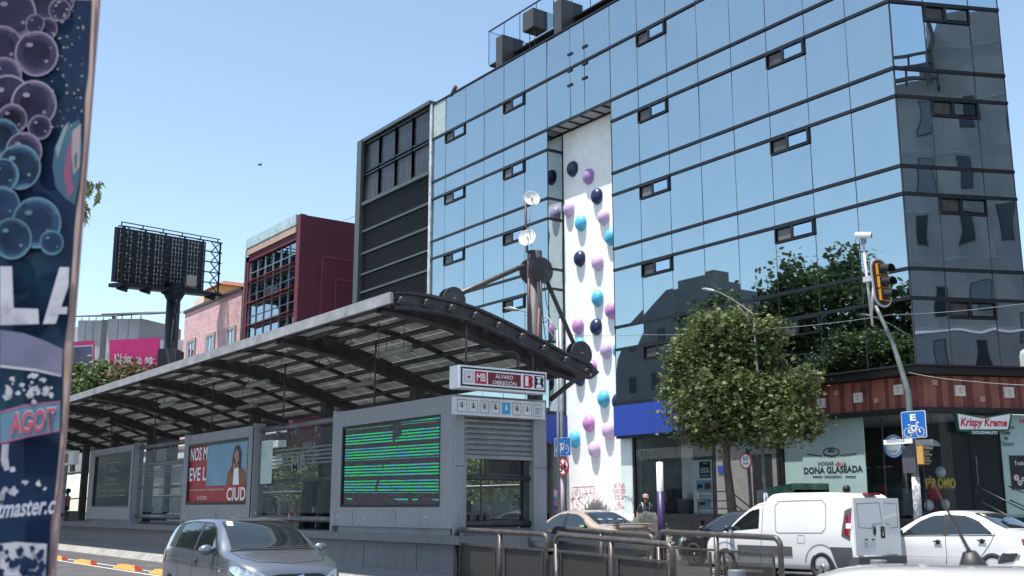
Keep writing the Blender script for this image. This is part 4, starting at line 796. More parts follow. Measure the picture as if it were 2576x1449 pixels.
SIMPLE = [(0, -.5), (.3, -.1), (.18, .4), (-.18, .4), (-.3, -.1)]
g_main = leaf_mat('sweetgum leaf', [(0.045, 0.07, 0.025), (0.075, 0.11, 0.036), (0.10, 0.14, 0.045), (0.13, 0.17, 0.055), (0.19, 0.185, 0.07)])
g_far = leaf_mat('far leaf', [(0.05, 0.085, 0.03), (0.075, 0.12, 0.04), (0.10, 0.15, 0.05), (0.12, 0.16, 0.05)])
g_dark = leaf_mat('dark leaf', [(0.05, 0.085, 0.035), (0.08, 0.125, 0.05), (0.11, 0.155, 0.055), (0.15, 0.16, 0.07)])
g_red = leaf_mat('red green leaf', [(0.05, 0.08, 0.03), (0.09, 0.12, 0.04), (0.2, 0.06, 0.05), (0.1, 0.13, 0.05)])
def tree(name, lab, base, top, blobs, n, size, mat, seed, tr=.14, cat='tree', group=None, shape=LEAF5, limbs=9, shell=.45):
    base, top = Vector(base), Vector(top); t = thing(name, lab, cat, tuple(base), 0, group); r_ = random.Random(seed); mb = MB()
    pts = [base.lerp(top, k / 6) + Vector((math.sin(k * 1.3) * .05, math.cos(k * 1.1) * .05, 0)) for k in range(7)]
    mb.tube(pts, [tr * (1.15 - .12 * k) for k in range(7)], 10)
    for k in range(limbs):
        b = blobs[k % len(blobs)]; q = base.lerp(top, r_.uniform(.55, .95)); e = Vector((b[0] + b[3] * r_.uniform(-.7, .7), b[1] + b[4] * r_.uniform(-.7, .7), b[2] + b[5] * r_.uniform(-.3, .6)))
        mid = q.lerp(e, .5) + Vector((0, 0, .15)); mb.tube([q, mid, e], [tr * .45, tr * .28, tr * .08], 6)
    mb.build('trunk', bark, t); leaves(blobs, n, size, seed, shape=shape, shell=shell).build('crown', mat, t); return t
ty = 24.7
def TB(x, y, rx, rz, dy=0, f=1): p = pY(x, y, ty + dy); k = p.length / FPX; return (p.x, p.y, p.z, rx * k * f * .9, rx * k * .8 * f, rz * k * f * .92)
tb = [TB(1845, 1000, 150, 110), TB(1800, 870, 95, 85, -.1), TB(1900, 880, 80, 75, .2), TB(1850, 825, 60, 45), TB(1740, 930, 65, 75, .2), TB(1960, 1010, 85, 70), TB(1730, 1040, 60, 55, -.2), TB(1985, 1070, 70, 45, -.3), TB(1780, 1085, 70, 32, .4), TB(1900, 1075, 80, 40), TB(1690, 970, 28, 30), TB(2020, 960, 35, 30), TB(1940, 830, 32, 30), TB(2045, 1065, 22, 22), TB(1700, 900, 22, 20), TB(1765, 820, 25, 25)]
bx = pY(1843, 1330, ty); tree('street_tree', 'leafy round street tree in front of the mirror-glass building', (bx.x, ty, .15), (bx.x - .1, ty, pY(1840, 950, ty).z), tb, 25000, .18, g_main, 11, .15, limbs=26)
# treetops beyond the station at left
for i, (x, y, rx, rz, d, lab, mt) in enumerate(((200, 985, 45, 52, 70, 'bushy green tree beyond the station roof, next to the poster board', 'far leaf'), (262, 978, 50, 50, 68, 'green tree beyond the station roof in front of the framed hoarding', 'far leaf'), (332, 972, 45, 40, 66, 'reddish green tree beyond the station roof under the magenta hoarding', 'red green leaf'), (400, 965, 30, 28, 72, 'small red-tipped tree beyond the station roof near the billboard mast', 'red green leaf'))):
    c = pD(x, y, d); k = c.length / FPX; bl = [(c.x, c.y, c.z, rx * k, rx * k, rz * k), (c.x + rx * k * .6, c.y, c.z + rz * k * .4, rx * k * .45, rx * k * .45, rz * k * .4), (c.x - rx * k * .5, c.y, c.z + rz * k * .65, rx * k * .35, rx * k * .35, rz * k * .4), (c.x + rx * k * .1, c.y, c.z + rz * k * .85, rx * k * .25, rx * k * .25, rz * k * .3)]
    tree('roadside_tree', lab, (c.x, c.y, 0), (c.x, c.y, c.z), bl, 2600, .34, MATS[mt], 20 + i, .2, group='treetops beyond the station', shape=SIMPLE)
# leafy branch poking out beside the poster board
p0 = pD(150, 560, 7.0); t = thing('hanging_branch', 'leafy branch poking out from behind the poster board against the sky', 'branch', tuple(p0)); mb = MB(); p1 = pD(205, 500, 7.0); p2 = pD(245, 462, 7.0); p3 = pD(212, 540, 7.0)
mb.tube([p0, p1, p2], [.012, .008, .003], 6); mb.tube([p1, p3], [.006, .003], 5); mb.build('stem', bark, t); mb = MB(); r_ = random.Random(4)
for k in range(46):
    x, y = ((205 + r_.uniform(0, 1) * 50, 452 + r_.uniform(0, 55)) if k < 30 else (206 + r_.uniform(0, 14), 500 + r_.uniform(0, 50))); p = pD(x, y, 7.0 + r_.uniform(-.1, .1)); a = (RGT * r_.gauss(0, 1) + UP * r_.gauss(0, .6)).normalized(); b_ = (-UP + RGT * r_.gauss(0, .35) + FWD * r_.gauss(0, .3)).normalized(); a = b_.cross(FWD).normalized(); sz = r_.uniform(.04, .065)
    mb.poly([p + a * (x_ * sz * .8) + b_ * (y_ * sz * 1.2 + .02) for x_, y_ in ((0, -.5), (.16, -.1), (.42, .1), (.15, .15), (0, .8), (-.15, .15), (-.42, .1), (-.16, -.1))])
mb.build('leaves', g_main, t)
# lavender bushes and tufts on the far pavement
def bush(c, r_, h, n, mat, lab, seed, name='lavender_bush'):
    rr = random.Random(seed); mb = MB(); c = Vector(c)
    for _ in range(n):
        th = rr.uniform(0, 6.28); el = rr.uniform(.1, 1.5); d = Vector((math.cos(th) * math.cos(el), math.sin(th) * math.cos(el), math.sin(el) * h / r_)); L_ = rr.uniform(.45, 1.12) * r_; a = c + d * L_ * rr.uniform(.2, .7); e = c + d * L_; w_ = d.orthogonal().normalized() * rr.uniform(.008, .02)
        mb.poly([a - w_, a + w_, e + w_ * .6, e - w_ * .6], 1 if rr.random() < .25 else 0)
    o = mb.build(name, [mat, M('lavender flower', (0.42, 0.32, 0.42), 0.8)], None, tuple(c)); tag(o, lab, 'bush'); return o
gl = M('grey green leaf', (0.36, 0.39, 0.30), 0.8, var=0.4, scale=8)
p = pY(1495, 1320, 23.8); bush((p.x, 23.9, .15), .85, 1.5, 3000, gl, 'tall grey lavender bush behind the beige sedan roof', 1)
p = pY(1622, 1330, 23.8); bush((p.x, 23.9, .15), .8, 1.15, 3200, gl, 'grey-green lavender bush in front of the walking man', 2)
p = pY(1740, 1375, 23.7); bush((p.x, 23.7, .15), .3, .5, 700, M('grass green', (0.14, 0.2, 0.05), 0.8, var=0.3), 'small grass tuft in front of the dark car', 3, 'grass_tuft')
p = pY(1815, 1330, 24.2); bush((p.x, 24.2, .15), .45, .8, 1000, M('dark grass', (0.06, 0.09, 0.035), 0.8, var=0.3), 'leafy tuft at the foot of the shop steps', 4, 'grass_tuft')
p = pY(1340, 1330, 23.6); bush((p.x, 23.6, .15), .9, .8, 1500, M('grass green', (0.14, 0.2, 0.05)), 'low green bush glimpsed through the ticket booth', 6, 'low_bush')

for i, (x, lab) in enumerate(((-36.5, 'low green street tree seen through the glass bay nearest the screen wall'), (-42, 'low green street tree seen through the station glass, second from the right'), (-48, 'low green street tree seen through the glass bay left of the red poster'), (-55, 'low green street tree seen through the station glass, fourth from the right'), (-63, 'low green street tree seen through the far left station doorway'), (-71, 'low green street tree farthest left behind the station'))):
    tree('low_street_tree', lab, (x, 25.2, .15), (x, 25.2, 2.6), [(x, 25.2, 3.4, 1.7, 1.5, 1.2), (x + .8, 25, 2.6, 1.1, 1, .8), (x - .9, 25.3, 2.7, 1.1, 1, .9)], 1700, .26, g_dark, 90 + i, .11, group='low trees behind the station', shape=SIMPLE, limbs=5)
for nm, x0_, x1_, yy, lab in (('shopfront', -72, -61.9, 27.3, 'dark shopfront at the foot of the maroon building'), ('shopfront', -84, -72.5, 27.6, 'dark shopfront at the foot of the pink building'), ('shopfront', -100, -84.5, 27.6, 'dark shopfront beyond the pink building')):
    t = thing(nm, lab, 'shopfront', ((x0_ + x1_) / 2, yy, 0)); mb = MB(); mb.box((x0_, yy, .16), (x1_, yy + .4, 5.0)); mb.build('wall', M('dark grey render', (.05, .05, .05)), t); mb = MB(); mb.box((x0_, yy - .5, 3.9), (x1_, yy - .01, 4.6)); [mb.box((x0_, yy - .35, z_), (x1_, yy + .2, z_ + .4)) for z_ in (5.2, 6.1, 7.0)]; mb.build('awning', white_plain, t); mb = MB(); mb.box((x0_ + .5, yy - .03, .6), (x1_ - .5, yy - .005, 3.6)); mb.build('window', MATS['blue grey pane'], t)
# ---- what stands across the avenue and the side street, seen mirrored in the glass, plus one added dark block
for i, (x, top, r0) in enumerate(((-60, 18.6, 3.4), (-56, 20.0, 3.4), (-52.2, 19.0, 3.0), (-47.6, 20.4, 3.6), (-43.5, 17.0, 2.8), (-40.2, 17.6, 2.4))):
    bl = []; r_ = random.Random(60 + i)
    for k in range(16): h = .18 + .80 * k / 15; bl.append((x + r_.uniform(-1, 1) * r0 * .7, -8 + r_.uniform(-1.6, 1.6), top * h - 1.0, r0 * r_.uniform(.45, .75), r0 * .5, r_.uniform(1.0, 2.0)))
    tree('tall_tree', ('tall dark tree mirrored at the left of the tree group in the glass', 'tall dark tree mirrored second from the left in the glass', 'broad dark tree mirrored in the middle of the tree group', 'tallest dark tree mirrored left of the traffic light', 'dark tree mirrored just right of the traffic light', 'lower dark tree mirrored nearest the building corner')[i], (x, -8, 0), (x, -8, top - 1.5), bl, 9000, .5, g_dark, 70 + i, .3, group='trees mirrored in the glass', shape=SIMPLE, limbs=14, shell=.2)
for i, x in enumerate((-54, -48.5, -44, -40)):
    bl = [(x + dx, -4.5, z, 2.2, 1.6, 1.5) for dx, z in ((-1, 4.5), (1, 5.5), (0, 7.5), (.5, 9.4 + .6 * (i % 3)))]
    tree('low_tree', ('pale green low tree mirrored farthest left above the shop fascia', 'pale green low tree mirrored left of the leaning pole', 'pale green low tree mirrored behind the leaning pole', 'pale green low tree mirrored beside the building corner')[i], (x, -4.5, 0), (x, -4.5, 7), bl, 3000, .36, g_far, 80 + i, .2, group='low trees mirrored in the glass', shape=SIMPLE, limbs=6)
dgc = M('charcoal render', (0.20, 0.205, 0.215), 0.85, var=0.14, scale=0.6, bump=0.2, bscale=3); wdk = M('dark far window', (0.02, 0.025, 0.03), 0.2)
t = thing('charcoal_building', 'charcoal building with a sloping shoulder mirrored in the lower glass panels', 'building', (-68, -12, 0))
mb = MB(); mb.prism([(-78.5, -12, 0), (-78.5, -12, 11), (-77.6, -12, 15.5), (-75.5, -12, 18.6), (-71, -12, 21.3), (-65.5, -12, 21.3), (-65.5, -12, 0)], (0, -14, 0)); mb.build('wall', dgc, t)
for k in range(4):
    for z in (4, 8, 12, 16): mb = MB(); mb.box((-76 + k * 3.3, -11.97, z), (-75 + k * 3.3, -12.05, z + 1.6)); mb.build('window', wdk, t)
mb = MB(); mb.box((-70, -13, 21.3), (-66, -15, 22.3)); mb.build('roof_parapet', dgc, t)
t = thing('reflection_dark_block', 'long dark block with tree-shaded front mirrored faintly in the station glass', 'building', (-110, -16, 0)); mb = MB(); mb.box((-170, -16, 0), (-84, -30, 13)); mb.build('wall', dgc, t)  # unseen block added to darken what the station glass reflects
for z in (3, 6.5, 10):
    for k in range(10): mb = MB(); mb.box((-166 + k * 8, -15.95, z), (-162.5 + k * 8, -16.05, z + 1.7)); mb.build('window', wdk, t)
t = thing('grey_rendered_building', 'tall grey rendered building with narrow windows mirrored in the side face', 'building', (2, 34, 0))
mb = MB(); mb.prism([(2, 28.5, 0), (2, 46, 0), (2, 46, 27), (2, 32.6, 26), (2, 32.2, 25.2), (2, 31.4, 22.6), (2, 28.5, 22.3)], (16, 0, 0)); mb.build('wall', dgc, t)
for k, (y, z, h) in enumerate(((31.0, 7.5, 1.7), (32.9, 7.6, 1.6), (31.2, 10.6, 1.4), (33.2, 10.8, 1.3), (30.6, 14, 1.6), (32.5, 14, 1.6), (31, 16.6, 1.6), (32.9, 16.9, 1.6), (34.8, 14, 1.8), (31, 19.6, 1.7), (33.3, 20, 1.6), (35.2, 19, 1.7), (34.8, 9, 1.5))):
    mb = MB(); mb.box((1.97, y - .06, z - .06), (2.01, y + .61, z + h + .06)); wo = mb.build('window', M('dark window surround', (0.03, 0.03, 0.035), 0.5), t); mb = MB(); mb.box((1.95, y, z), (1.965, y + .55, z + h)); mb.build('pane', wdk if k % 3 else M('pale pane', (0.09, 0.11, 0.13), 0.4), wo)
mb = MB()
for z in (6.2, 9.9, 13.2, 15.8, 18.7, 21.6, 24.2): mb.box((1.985, 28.5, z), (2.01, 45, z + .05))
mb.build('render_joints', M('pale joint', (0.24, 0.25, 0.26), 0.8), t); mb = MB(); mb.box((1.9, 28.6, 9.65), (2.01, 45, 9.75)); mb.build('white_ledge', sign_white, t)
t = thing('steel_awning', 'dark steel pergola mirrored in the top panels of the side face', 'pergola', (.5, 30, 22))
mb = MB()
for k in range(5): mb.beam((1.0, 28.0 + k * .9, 22.0), (1.0, 28.0 + k * .9, 24.2 - k * .1), .14, .14, up=(1, 0, 0))
for z in (22.1, 22.9, 23.6): mb.beam((1.0, 27.4, z), (1.0, 32.0, z + .3), .2, .16)
mb.box((1.0, 31.9, 21.9), (1.8, 32.1, 25.4)); mb.build('frame', steel, t)
t = thing('water_tank', 'cream roof water tank mirrored low in the side face', 'water tank', (-1.5, 33.8, 7)); mb = MB(); mb.lathe((-1.5, 34.6, 7.0), (0, 0, 1), [(.55, 0), (.58, .9), (.5, 1.1), (.2, 1.3), (.2, 1.4), (0, 1.4)], 20); mb.build('tank', M('cream plastic', (0.55, 0.5, 0.44), 0.5), t); mb = MB(); mb.tube([(-1.5, 34.6, 6.8), (-1.5, 34.6, 7.0)], .5, 16); mb.build('stand', steel, t)
t = thing('low_house', 'low house with a red brick parapet mirrored at the foot of the side face', 'house', (-1, 34, 0)); mb = MB(); mb.box((-2.4, 31.0, 0), (1.8, 40, 6.5)); mb.build('wall', dgc, t); mb = MB(); mb.box((-2.5, 30.9, 6.5), (1.8, 40.1, 6.8)); mb.build('roof_parapet', terra, t)

# ================================================================== bus rapid transit station
SY_, SX_ = 10.59, -16.5                                     # front wall line and end wall line
XE = -16.25; XW = -66.0                                     # canopy ends
ST = thing('bus_station', 'long grey bus station with an arched steel canopy, glass bays and ticket booth', 'station', (-30, 12.5, 0))
PT = 1.03
mb = MB(); prof = [(10.50, 0), (10.50, .2), (10.66, .34), (10.66, PT - .17), (10.52, PT - .15), (10.52, PT), (14.6, PT), (14.6, 0)]
mb.prism([(SX_ + .25, y, z) for y, z in prof], (XW - SX_, 0, 0)); mb.build('platform_plinth', plinth_m, ST)
mb = MB(); mb.prism([(SX_ + 1.5, y, z) for y, z in ((10.15, 0), (10.15, .03), (10.42, .22), (10.5, .22), (10.5, 0))], (XW - SX_, 0, 0)); mb.build('kerb_apron', M('pale worn concrete', (0.26, 0.25, 0.24), 0.85, var=0.25, scale=4, dirt=(0.1, 0.1, 0.1), dirt_amt=0.8), ST)
ztop = pY(1138, 994, SY_).z; ztop2 = pY(842, 1037, SY_).z; ZT = (ztop + ztop2) / 2; PB_ = PT + .12
def sx(x): return pY(x, 1200, SY_).x
def spz(x, y): return pY(x, y, SY_ - .02)
# wall modules: screen wall, glass bay, poster wall, glass bay, dark poster wall
def wall_module(xa, xb, l, r_, u_, d_, fr=.09):
    x0, x1 = sx(xa) + .02, sx(xb) - .02; h = [(spz(l, (u_[0] + d_[0]) / 2).x), spz(r_, (u_[1] + d_[1]) / 2).x]; zt_ = (spz(l, u_[0]).z + spz(r_, u_[1]).z) / 2; zb = (spz(l, d_[0]).z + spz(r_, d_[1]).z) / 2
    mb = MB(); mb.box((x0, SY_, PB_), (h[0], SY_ + .3, ZT)); mb.box((h[1], SY_, PB_), (x1, SY_ + .3, ZT)); mb.box((h[0], SY_, PB_), (h[1], SY_ + .3, zb)); mb.box((h[0], SY_, zt_), (h[1], SY_ + .3, ZT)); mb.box((x0 + .15, SY_ + .06, PT), (x1 - .15, SY_ + .25, PB_))
    wo = mb.build('wall_panel', granite, ST); f = MB()
    f.box((h[0], SY_ + .005, zb), (h[0] + fr, SY_ + .2, zt_)); f.box((h[1] - fr, SY_ + .005, zb), (h[1], SY_ + .2, zt_)); f.box((h[0] + fr, SY_ + .005, zb), (h[1] - fr, SY_ + .2, zb + fr)); f.box((h[0] + fr, SY_ + .005, zt_ - fr), (h[1] - fr, SY_ + .2, zt_)); f.build('display_frame', black, wo)
    return wo, h[0] + fr, h[1] - fr, zb + fr, zt_ - fr
led = bpy.data.materials.new('led screen glitch'); led.use_nodes = True; N, L = nodes(led); N.remove(N['Principled BSDF'])
tc = N.new('ShaderNodeTexCoord'); sp = N.new('ShaderNodeSeparateXYZ'); L.new(tc.outputs['Object'], sp.inputs[0])
def mth(op, a, b=None, clamp=False):
    n = N.new('ShaderNodeMath'); n.operation = op; n.use_clamp = clamp
    for i, q in enumerate((a, b)):
        if q is None: continue
        if isinstance(q, (int, float)): n.inputs[i].default_value = q
        else: L.new(q, n.inputs[i])
    return n.outputs[0]
def noise(scl, loc, det=2):
    mp = N.new('ShaderNodeMapping'); mp.inputs['Scale'].default_value = scl; mp.inputs['Location'].default_value = loc; L.new(tc.outputs['Object'], mp.inputs[0]); n = N.new('ShaderNodeTexNoise'); n.inputs['Scale'].default_value = 1; n.inputs['Detail'].default_value = det; L.new(mp.outputs[0], n.inputs[0]); return n.outputs[0]
z_ = sp.outputs[2]; slope = mth('MULTIPLY', sp.outputs[0], 0.012); zz = mth('ADD', z_, slope)
line = mth('GREATER_THAN', mth('SINE', mth('MULTIPLY', zz, 2 * math.pi / 0.060)), 0.25)
grp = mth('GREATER_THAN', mth('SINE', mth('MULTIPLY', zz, 2 * math.pi / 0.33)), -0.68)
sc_n = mth('GREATER_THAN', noise((5, 1, 60), (0, 0, 3), 3), 0.36); low = mth('GREATER_THAN', mth('ADD', zz, mth('MULTIPLY', noise((.8, 1, 4), (2, 0, 2), 2), .5)), 2.1)
fig = mth('LESS_THAN', noise((1.7, 1, 1.2), (5.3, 0, 2.4), 2), 0.70)
I_ = mth('MULTIPLY', mth('MULTIPLY', line, grp), mth('MULTIPLY', mth('MULTIPLY', sc_n, low), fig))
cm = N.new('ShaderNodeMix'); cm.data_type = 'RGBA'; cm.inputs[6].default_value = (0.015, 0.34, 0.10, 1); cm.inputs[7].default_value = (0.03, 0.22, 0.30, 1); L.new(mth('GREATER_THAN', noise((1.5, 1, 26), (1, 0, 7), 2), 0.52), cm.inputs[0])
dm = N.new('ShaderNodeMix'); dm.data_type = 'RGBA'; dm.inputs[6].default_value = (0.02, 0.028, 0.03, 1); dm.inputs[7].default_value = (0.05, 0.03, 0.06, 1); L.new(mth('GREATER_THAN', noise((3, 1, 90), (9, 0, 1), 3), 0.55), dm.inputs[0])
cx2 = N.new('ShaderNodeMix'); cx2.data_type = 'RGBA'; L.new(I_, cx2.inputs[0]); L.new(dm.outputs[2], cx2.inputs[6]); L.new(cm.outputs[2], cx2.inputs[7])
em = N.new('ShaderNodeEmission'); em.inputs[1].default_value = 0.8; L.new(cx2.outputs[2], em.inputs[0]); gl_ = N.new('ShaderNodeBsdfGlossy'); gl_.inputs[1].default_value = .15; gl_.inputs[0].default_value = (.03, .03, .03, 1); ad = N.new('ShaderNodeAddShader'); L.new(em.outputs[0], ad.inputs[0]); L.new(gl_.outputs[0], ad.inputs[1]); L.new(ad.outputs[0], N['Material Output'].inputs[0])
wo, a, b, c, d = wall_module(838, 1140, 856, 1105, (1072, 1044), (1275, 1277), .05)
mb = MB(); mb.box((a, SY_ + .06, c), (b, SY_ + .1, d)); sc_ = mb.build('led_screen', led, wo)
bz = sc_.data; sc_['kindof'] = 'screen'; del sc_['kindof']
# green and blue interference rows really present on the lit screen are drawn by the node pattern above (object z measured from the ground)
# poster bay
wo, a, b, c, d = wall_module(462, 635, 469, 620, (1118, 1101), (1268, 1272), .07)
pr_red = M('print red', (0.36, 0.035, 0.04), 0.5); pr_sky = M('print sky', (0.16, 0.30, 0.40), 0.5, var=0.1, scale=1)
W_, H_ = b - a, d - c
mb = MB(); mb.box((a, SY_ + .06, c), (b, SY_ + .09, d)); po = mb.build('poster', pr_red, wo)
mb = MB(); mb.poly([(a + .31 * W_, SY_ + .055, c + .28 * H_), (b, SY_ + .055, c + .28 * H_), (b, SY_ + .055, d), (a + .31 * W_, SY_ + .055, d)]); mb.build('print_sky', pr_sky, po)
def PP(u, v, o=.05): return (a + u * W_, SY_ + o, c + v * H_)
for s_, u, v, w_, h_ in (('NOS M', .0, .74, .31, .24), ('EVE L', .0, .38, .31, .24), ('CIUD', .68, .02, .3, .22)): text(s_, PP(u, v), (1, 0, 0), (0, 0, 1), w_ * W_, h_ * H_, sign_white, po, bold=.02)
text('LA CIUDAD', PP(.17, .05), (1, 0, 0), (0, 0, 1), .17 * W_, .06 * H_, sign_white, po); text('LLEVAMOS DE NUESTRA Y QUEREMOS CONTIGO', PP(.02, .2), (1, 0, 0), (0, 0, 1), .6 * W_, .028 * H_, sign_white, po)
skin_p = M('print skin', (0.35, 0.19, 0.14), 0.6); mb = MB()
for pts, m_ in (([(.66, .28), (.68, .5), (.74, .6), (.86, .6), (.95, .5), (.97, .28)], 0), ([(.77, .28), (.78, .56), (.85, .56), (.87, .28)], 1), ([(.74, .45), (.75, .8), (.79, .93), (.85, .93), (.89, .78), (.88, .5), (.84, .62), (.79, .62)], 2), ([(.77, .66), (.775, .82), (.81, .87), (.845, .82), (.85, .68), (.81, .6)], 3), ([(.76, .52), (.765, .7), (.79, .72), (.80, .55)], 3)):
    mb.poly([PP(u, v, .05 - .002 * (m_ + 1)) for u, v in pts], m_)
mb.build('printed_woman', [M('print brown jacket', (0.22, 0.10, 0.05), 0.6), sign_white, M('print hair', (0.05, 0.03, 0.03), 0.6), skin_p], po)
wo, a, b, c, d = wall_module(225, 335, 233, 325, (1145, 1136), (1276, 1276), .05)
mb = MB(); mb.box((a, SY_ + .06, c), (b, SY_ + .09, d)); po = mb.build('poster', M('dark green glossy print', (0.012, 0.03, 0.03), 0.08), wo); W_, H_ = b - a, d - c; pg = M('grey lettering', (0.22, 0.26, 0.27), 0.6)
for s_, u, v, w_, h_ in (('GRUPO', .4, .72, .16, .06), ('EXPANSIÓN', .4, .65, .26, .06), ('OUTREACH', .32, .48, .32, .08), ('Solución programática', .15, .26, .75, .06), ('audiencia y alcance masivo', .15, .17, .75, .05)): text(s_, PP(u, v), (1, 0, 0), (0, 0, 1), w_ * W_, h_ * H_, pg, po, bold=.015)
mb = MB()
for l in ([PP(.3, .42), PP(.3, .84), PP(.7, .84), PP(.7, .42), PP(.3, .42)],): stroke(mb, l, .02, (0, -1, 0))
mb.build('printed_frame', pg, po)
# posts between modules
mb = MB()
for x in (838, 635, 462, 335, 225, 150): mb.box((sx(x) - .09, SY_ + .0, PT), (sx(x) + .02, SY_ + .28, ZT + .05))
po_ = mb.build('module_posts', granite, ST)
# glass bays with glazing, pipes and clamps
def bay(xa, xb, npan):
    x0, x1 = sx(xa), sx(xb); g = MB(); w_ = (x1 - x0 - .15) / npan
    for i in range(npan): g.poly([(x0 + .04 + i * w_, SY_ + .14, PB_ + .25), (x0 + .02 + (i + 1) * w_, SY_ + .14, PB_ + .25), (x0 + .02 + (i + 1) * w_, SY_ + .14, ZT - .25), (x0 + .04 + i * w_, SY_ + .14, ZT - .25)])
    go = g.build('glass_bay', station_glass, ST); mb = MB()
    for z, r_ in ((ZT - .12, .075), (PB_ + 1.0, .04), (PB_ + .12, .07)): mb.tube([(x0 - .02, SY_ + .2, z), (x1 + .02, SY_ + .2, z)], r_, 10)
    for i in range(1, npan):
        x = x0 + .03 + i * w_
        for z in (ZT - .3, PB_ + .3): mb.box((x - .05, SY_ + .12, z - .03), (x + .05, SY_ + .2, z + .09))
    mb.build('pipe_rail', galv if False else M('grey painted pipe', (0.13, 0.13, 0.145), 0.45, 0.3, var=0.2), go)
    mb = MB()
    for k in range(5): z = PB_ + 1.35 + k * .09; mb.poly([(x0 + .1, SY_ + .13, z), (x1 - .2, SY_ + .13, z), (x1 - .2, SY_ + .13, z + .035), (x0 + .1, SY_ + .13, z + .035)])
    mb.build('frosted_stripes', M('frosted stripe', (0.15, 0.16, 0.17), 0.7), go); return go, x0, x1
go, x0, x1 = bay(635, 838, 4)
mb = MB(); mb.poly([(x0 + .25, SY_ + .10, PB_ + .95), (x0 + .95, SY_ + .10, PB_ + .95), (x0 + .95, SY_ + .10, PB_ + 2.0), (x0 + .25, SY_ + .10, PB_ + 2.0)]); mb.build('notice', M('pale notice', (0.42, 0.48, 0.48), 0.6), go)
text('MB', (x0 + 2.0, SY_ + .125, PB_ + 1.2), (1, 0, 0), (0, 0, 1), .8, .33, M('frosted stripe', (0.28, 0.3, 0.31)), go, bold=.03); text('PRISA', (x0 + 2.6, SY_ + .125, ZT - .75), (1, 0, 0), (0, 0, 1), .7, .2, M('frosted stripe', (0.28, 0.3, 0.31)), go, bold=.02)
bay(335, 462, 3); bay(60, 150, 3)
# turnstiles seen through the bay
for k, lab in enumerate(('black slanted turnstile post nearest the poster wall, behind station glass', 'black slanted turnstile post, middle of three behind station glass', 'black slanted turnstile post nearest the screen wall, behind station glass')):
    x = x0 + 1.2 + k * .95; y = SY_ + 1.1; t = thing('turnstile', lab, 'turnstile', (x, y, PT), 0, 'turnstiles'); mb = MB(); mb.hexa([(x - .14, y - .3, PT), (x + .14, y - .3, PT), (x + .14, y + .4, PT), (x - .14, y + .4, PT), (x + .05, y - .3, PT + 1.15), (x + .3, y - .3, PT + 1.2), (x + .3, y + .4, PT + 1.2), (x + .05, y + .4, PT + 1.15)]); mb.build('housing', black, t); mb = MB(); mb.hexa([(x - .3, y - .25, PT), (x - .16, y - .25, PT), (x - .16, y + .3, PT), (x - .3, y + .3, PT), (x - .1, y - .25, PT + 1.0), (x + .02, y - .25, PT + 1.0), (x + .02, y + .3, PT + 1.0), (x - .1, y + .3, PT + 1.0)]); mb.build('side_panel', M('light grey panel', (0.3, 0.31, 0.32), 0.5), t)
p = (x0 + 3.0, SY_ + 1.6, PT + 1.9); mb = MB(); mb.box((p[0], p[1], p[2]), (p[0] + 1.1, p[1] + .05, p[2] + .28)); t = mb.build('recharge_sign', maroon, None, p); tag(t, 'maroon RECARGA sign hanging inside the station behind the glass', 'sign'); text('RECARGA', (p[0] + .12, p[1], p[2] + .07), (1, 0, 0), (0, 0, 1), .8, .14, sign_white, t)
# far wall of the station (glass) and floor edge
mb = MB()
for i in range(18):
    if i in (0, 1, 4, 5): continue
    x = -19.5 - i * 2.6; mb.poly([(x, 14.3, PT + .3), (x - 2.55, 14.3, PT + .3), (x - 2.55, 14.3, 3.2), (x, 14.3, 3.2)])
mb.build('far_glazing', station_glass, ST)
mb = MB(); mb.tube([(-19.5, 14.3, 3.3), (-64, 14.3, 3.3)], .06, 8); mb.tube([(-19.5, 14.3, 2.0), (-64, 14.3, 2.0)], .04, 8); mb.tube([(-19.5, 14.3, 1.25), (-64, 14.3, 1.25)], .05, 8); mb.build('far_rail', MATS['grey painted pipe'], ST)
# ticket booth end
ex = SX_
zs1, zs0 = pX(1250, 1052, ex).z, pX(1250, 1146, ex).z; yA, yB = SY_, pX(1375, 1200, ex).y; y1 = pX(1167, 1200, ex).y; y2 = pX(1343, 1200, ex).y
ztE = ZT + .05
mb = MB(); mb.box((sx(1140) - .015, yA + .004, PT - .02), (ex, y1, ZT - .003)); mb.box((ex - .45, y2, .2), (ex, yB, ZT)); mb.box((ex - .6, y1, zs1), (ex - .02, y2, ZT)); mb.build('booth_pillar', granite, ST)
mb = MB(); mb.box((ex - .32, y1 + .001, PT - .35), (ex - .1, y2 - .001, PT + .12)); mb.box((ex - .3, yA + .1, .1), (ex - .0, yB, PT - .03)); mb.build('booth_base', plinth_m, ST)
mb = MB(); ns = 7; h = (zs1 - zs0) / ns
for k in range(ns):
    z = zs0 + k * h; mb.grid([[(ex - .1 + o, y, z + t_ * h) for t_, o in ((0, 0), (.12, .04), (.5, .055), (.8, .04), (.9, .0), (1, 0))] for y in (y1, y2)], 0, False)
mb.box((ex - .12, y1, zs0 - .07), (ex - .03, y2, zs0)); mb.build('roller_shutter', M('shutter steel', (0.24, 0.25, 0.265), 0.5, 0.4, var=0.12, scale=4, dirt=(0.12, 0.12, 0.13), dirt_amt=0.7, dscale=3), ST)
mb = MB(); mb.poly([(ex - .2, y1, PT + .3), (ex - .2, y2, PT + .3), (ex - .2, y2, zs0), (ex - .2, y1, zs0)]); bg_ = mb.build('booth_glass', clear_glass('booth glass', (.85, .9, .88), .03), ST)
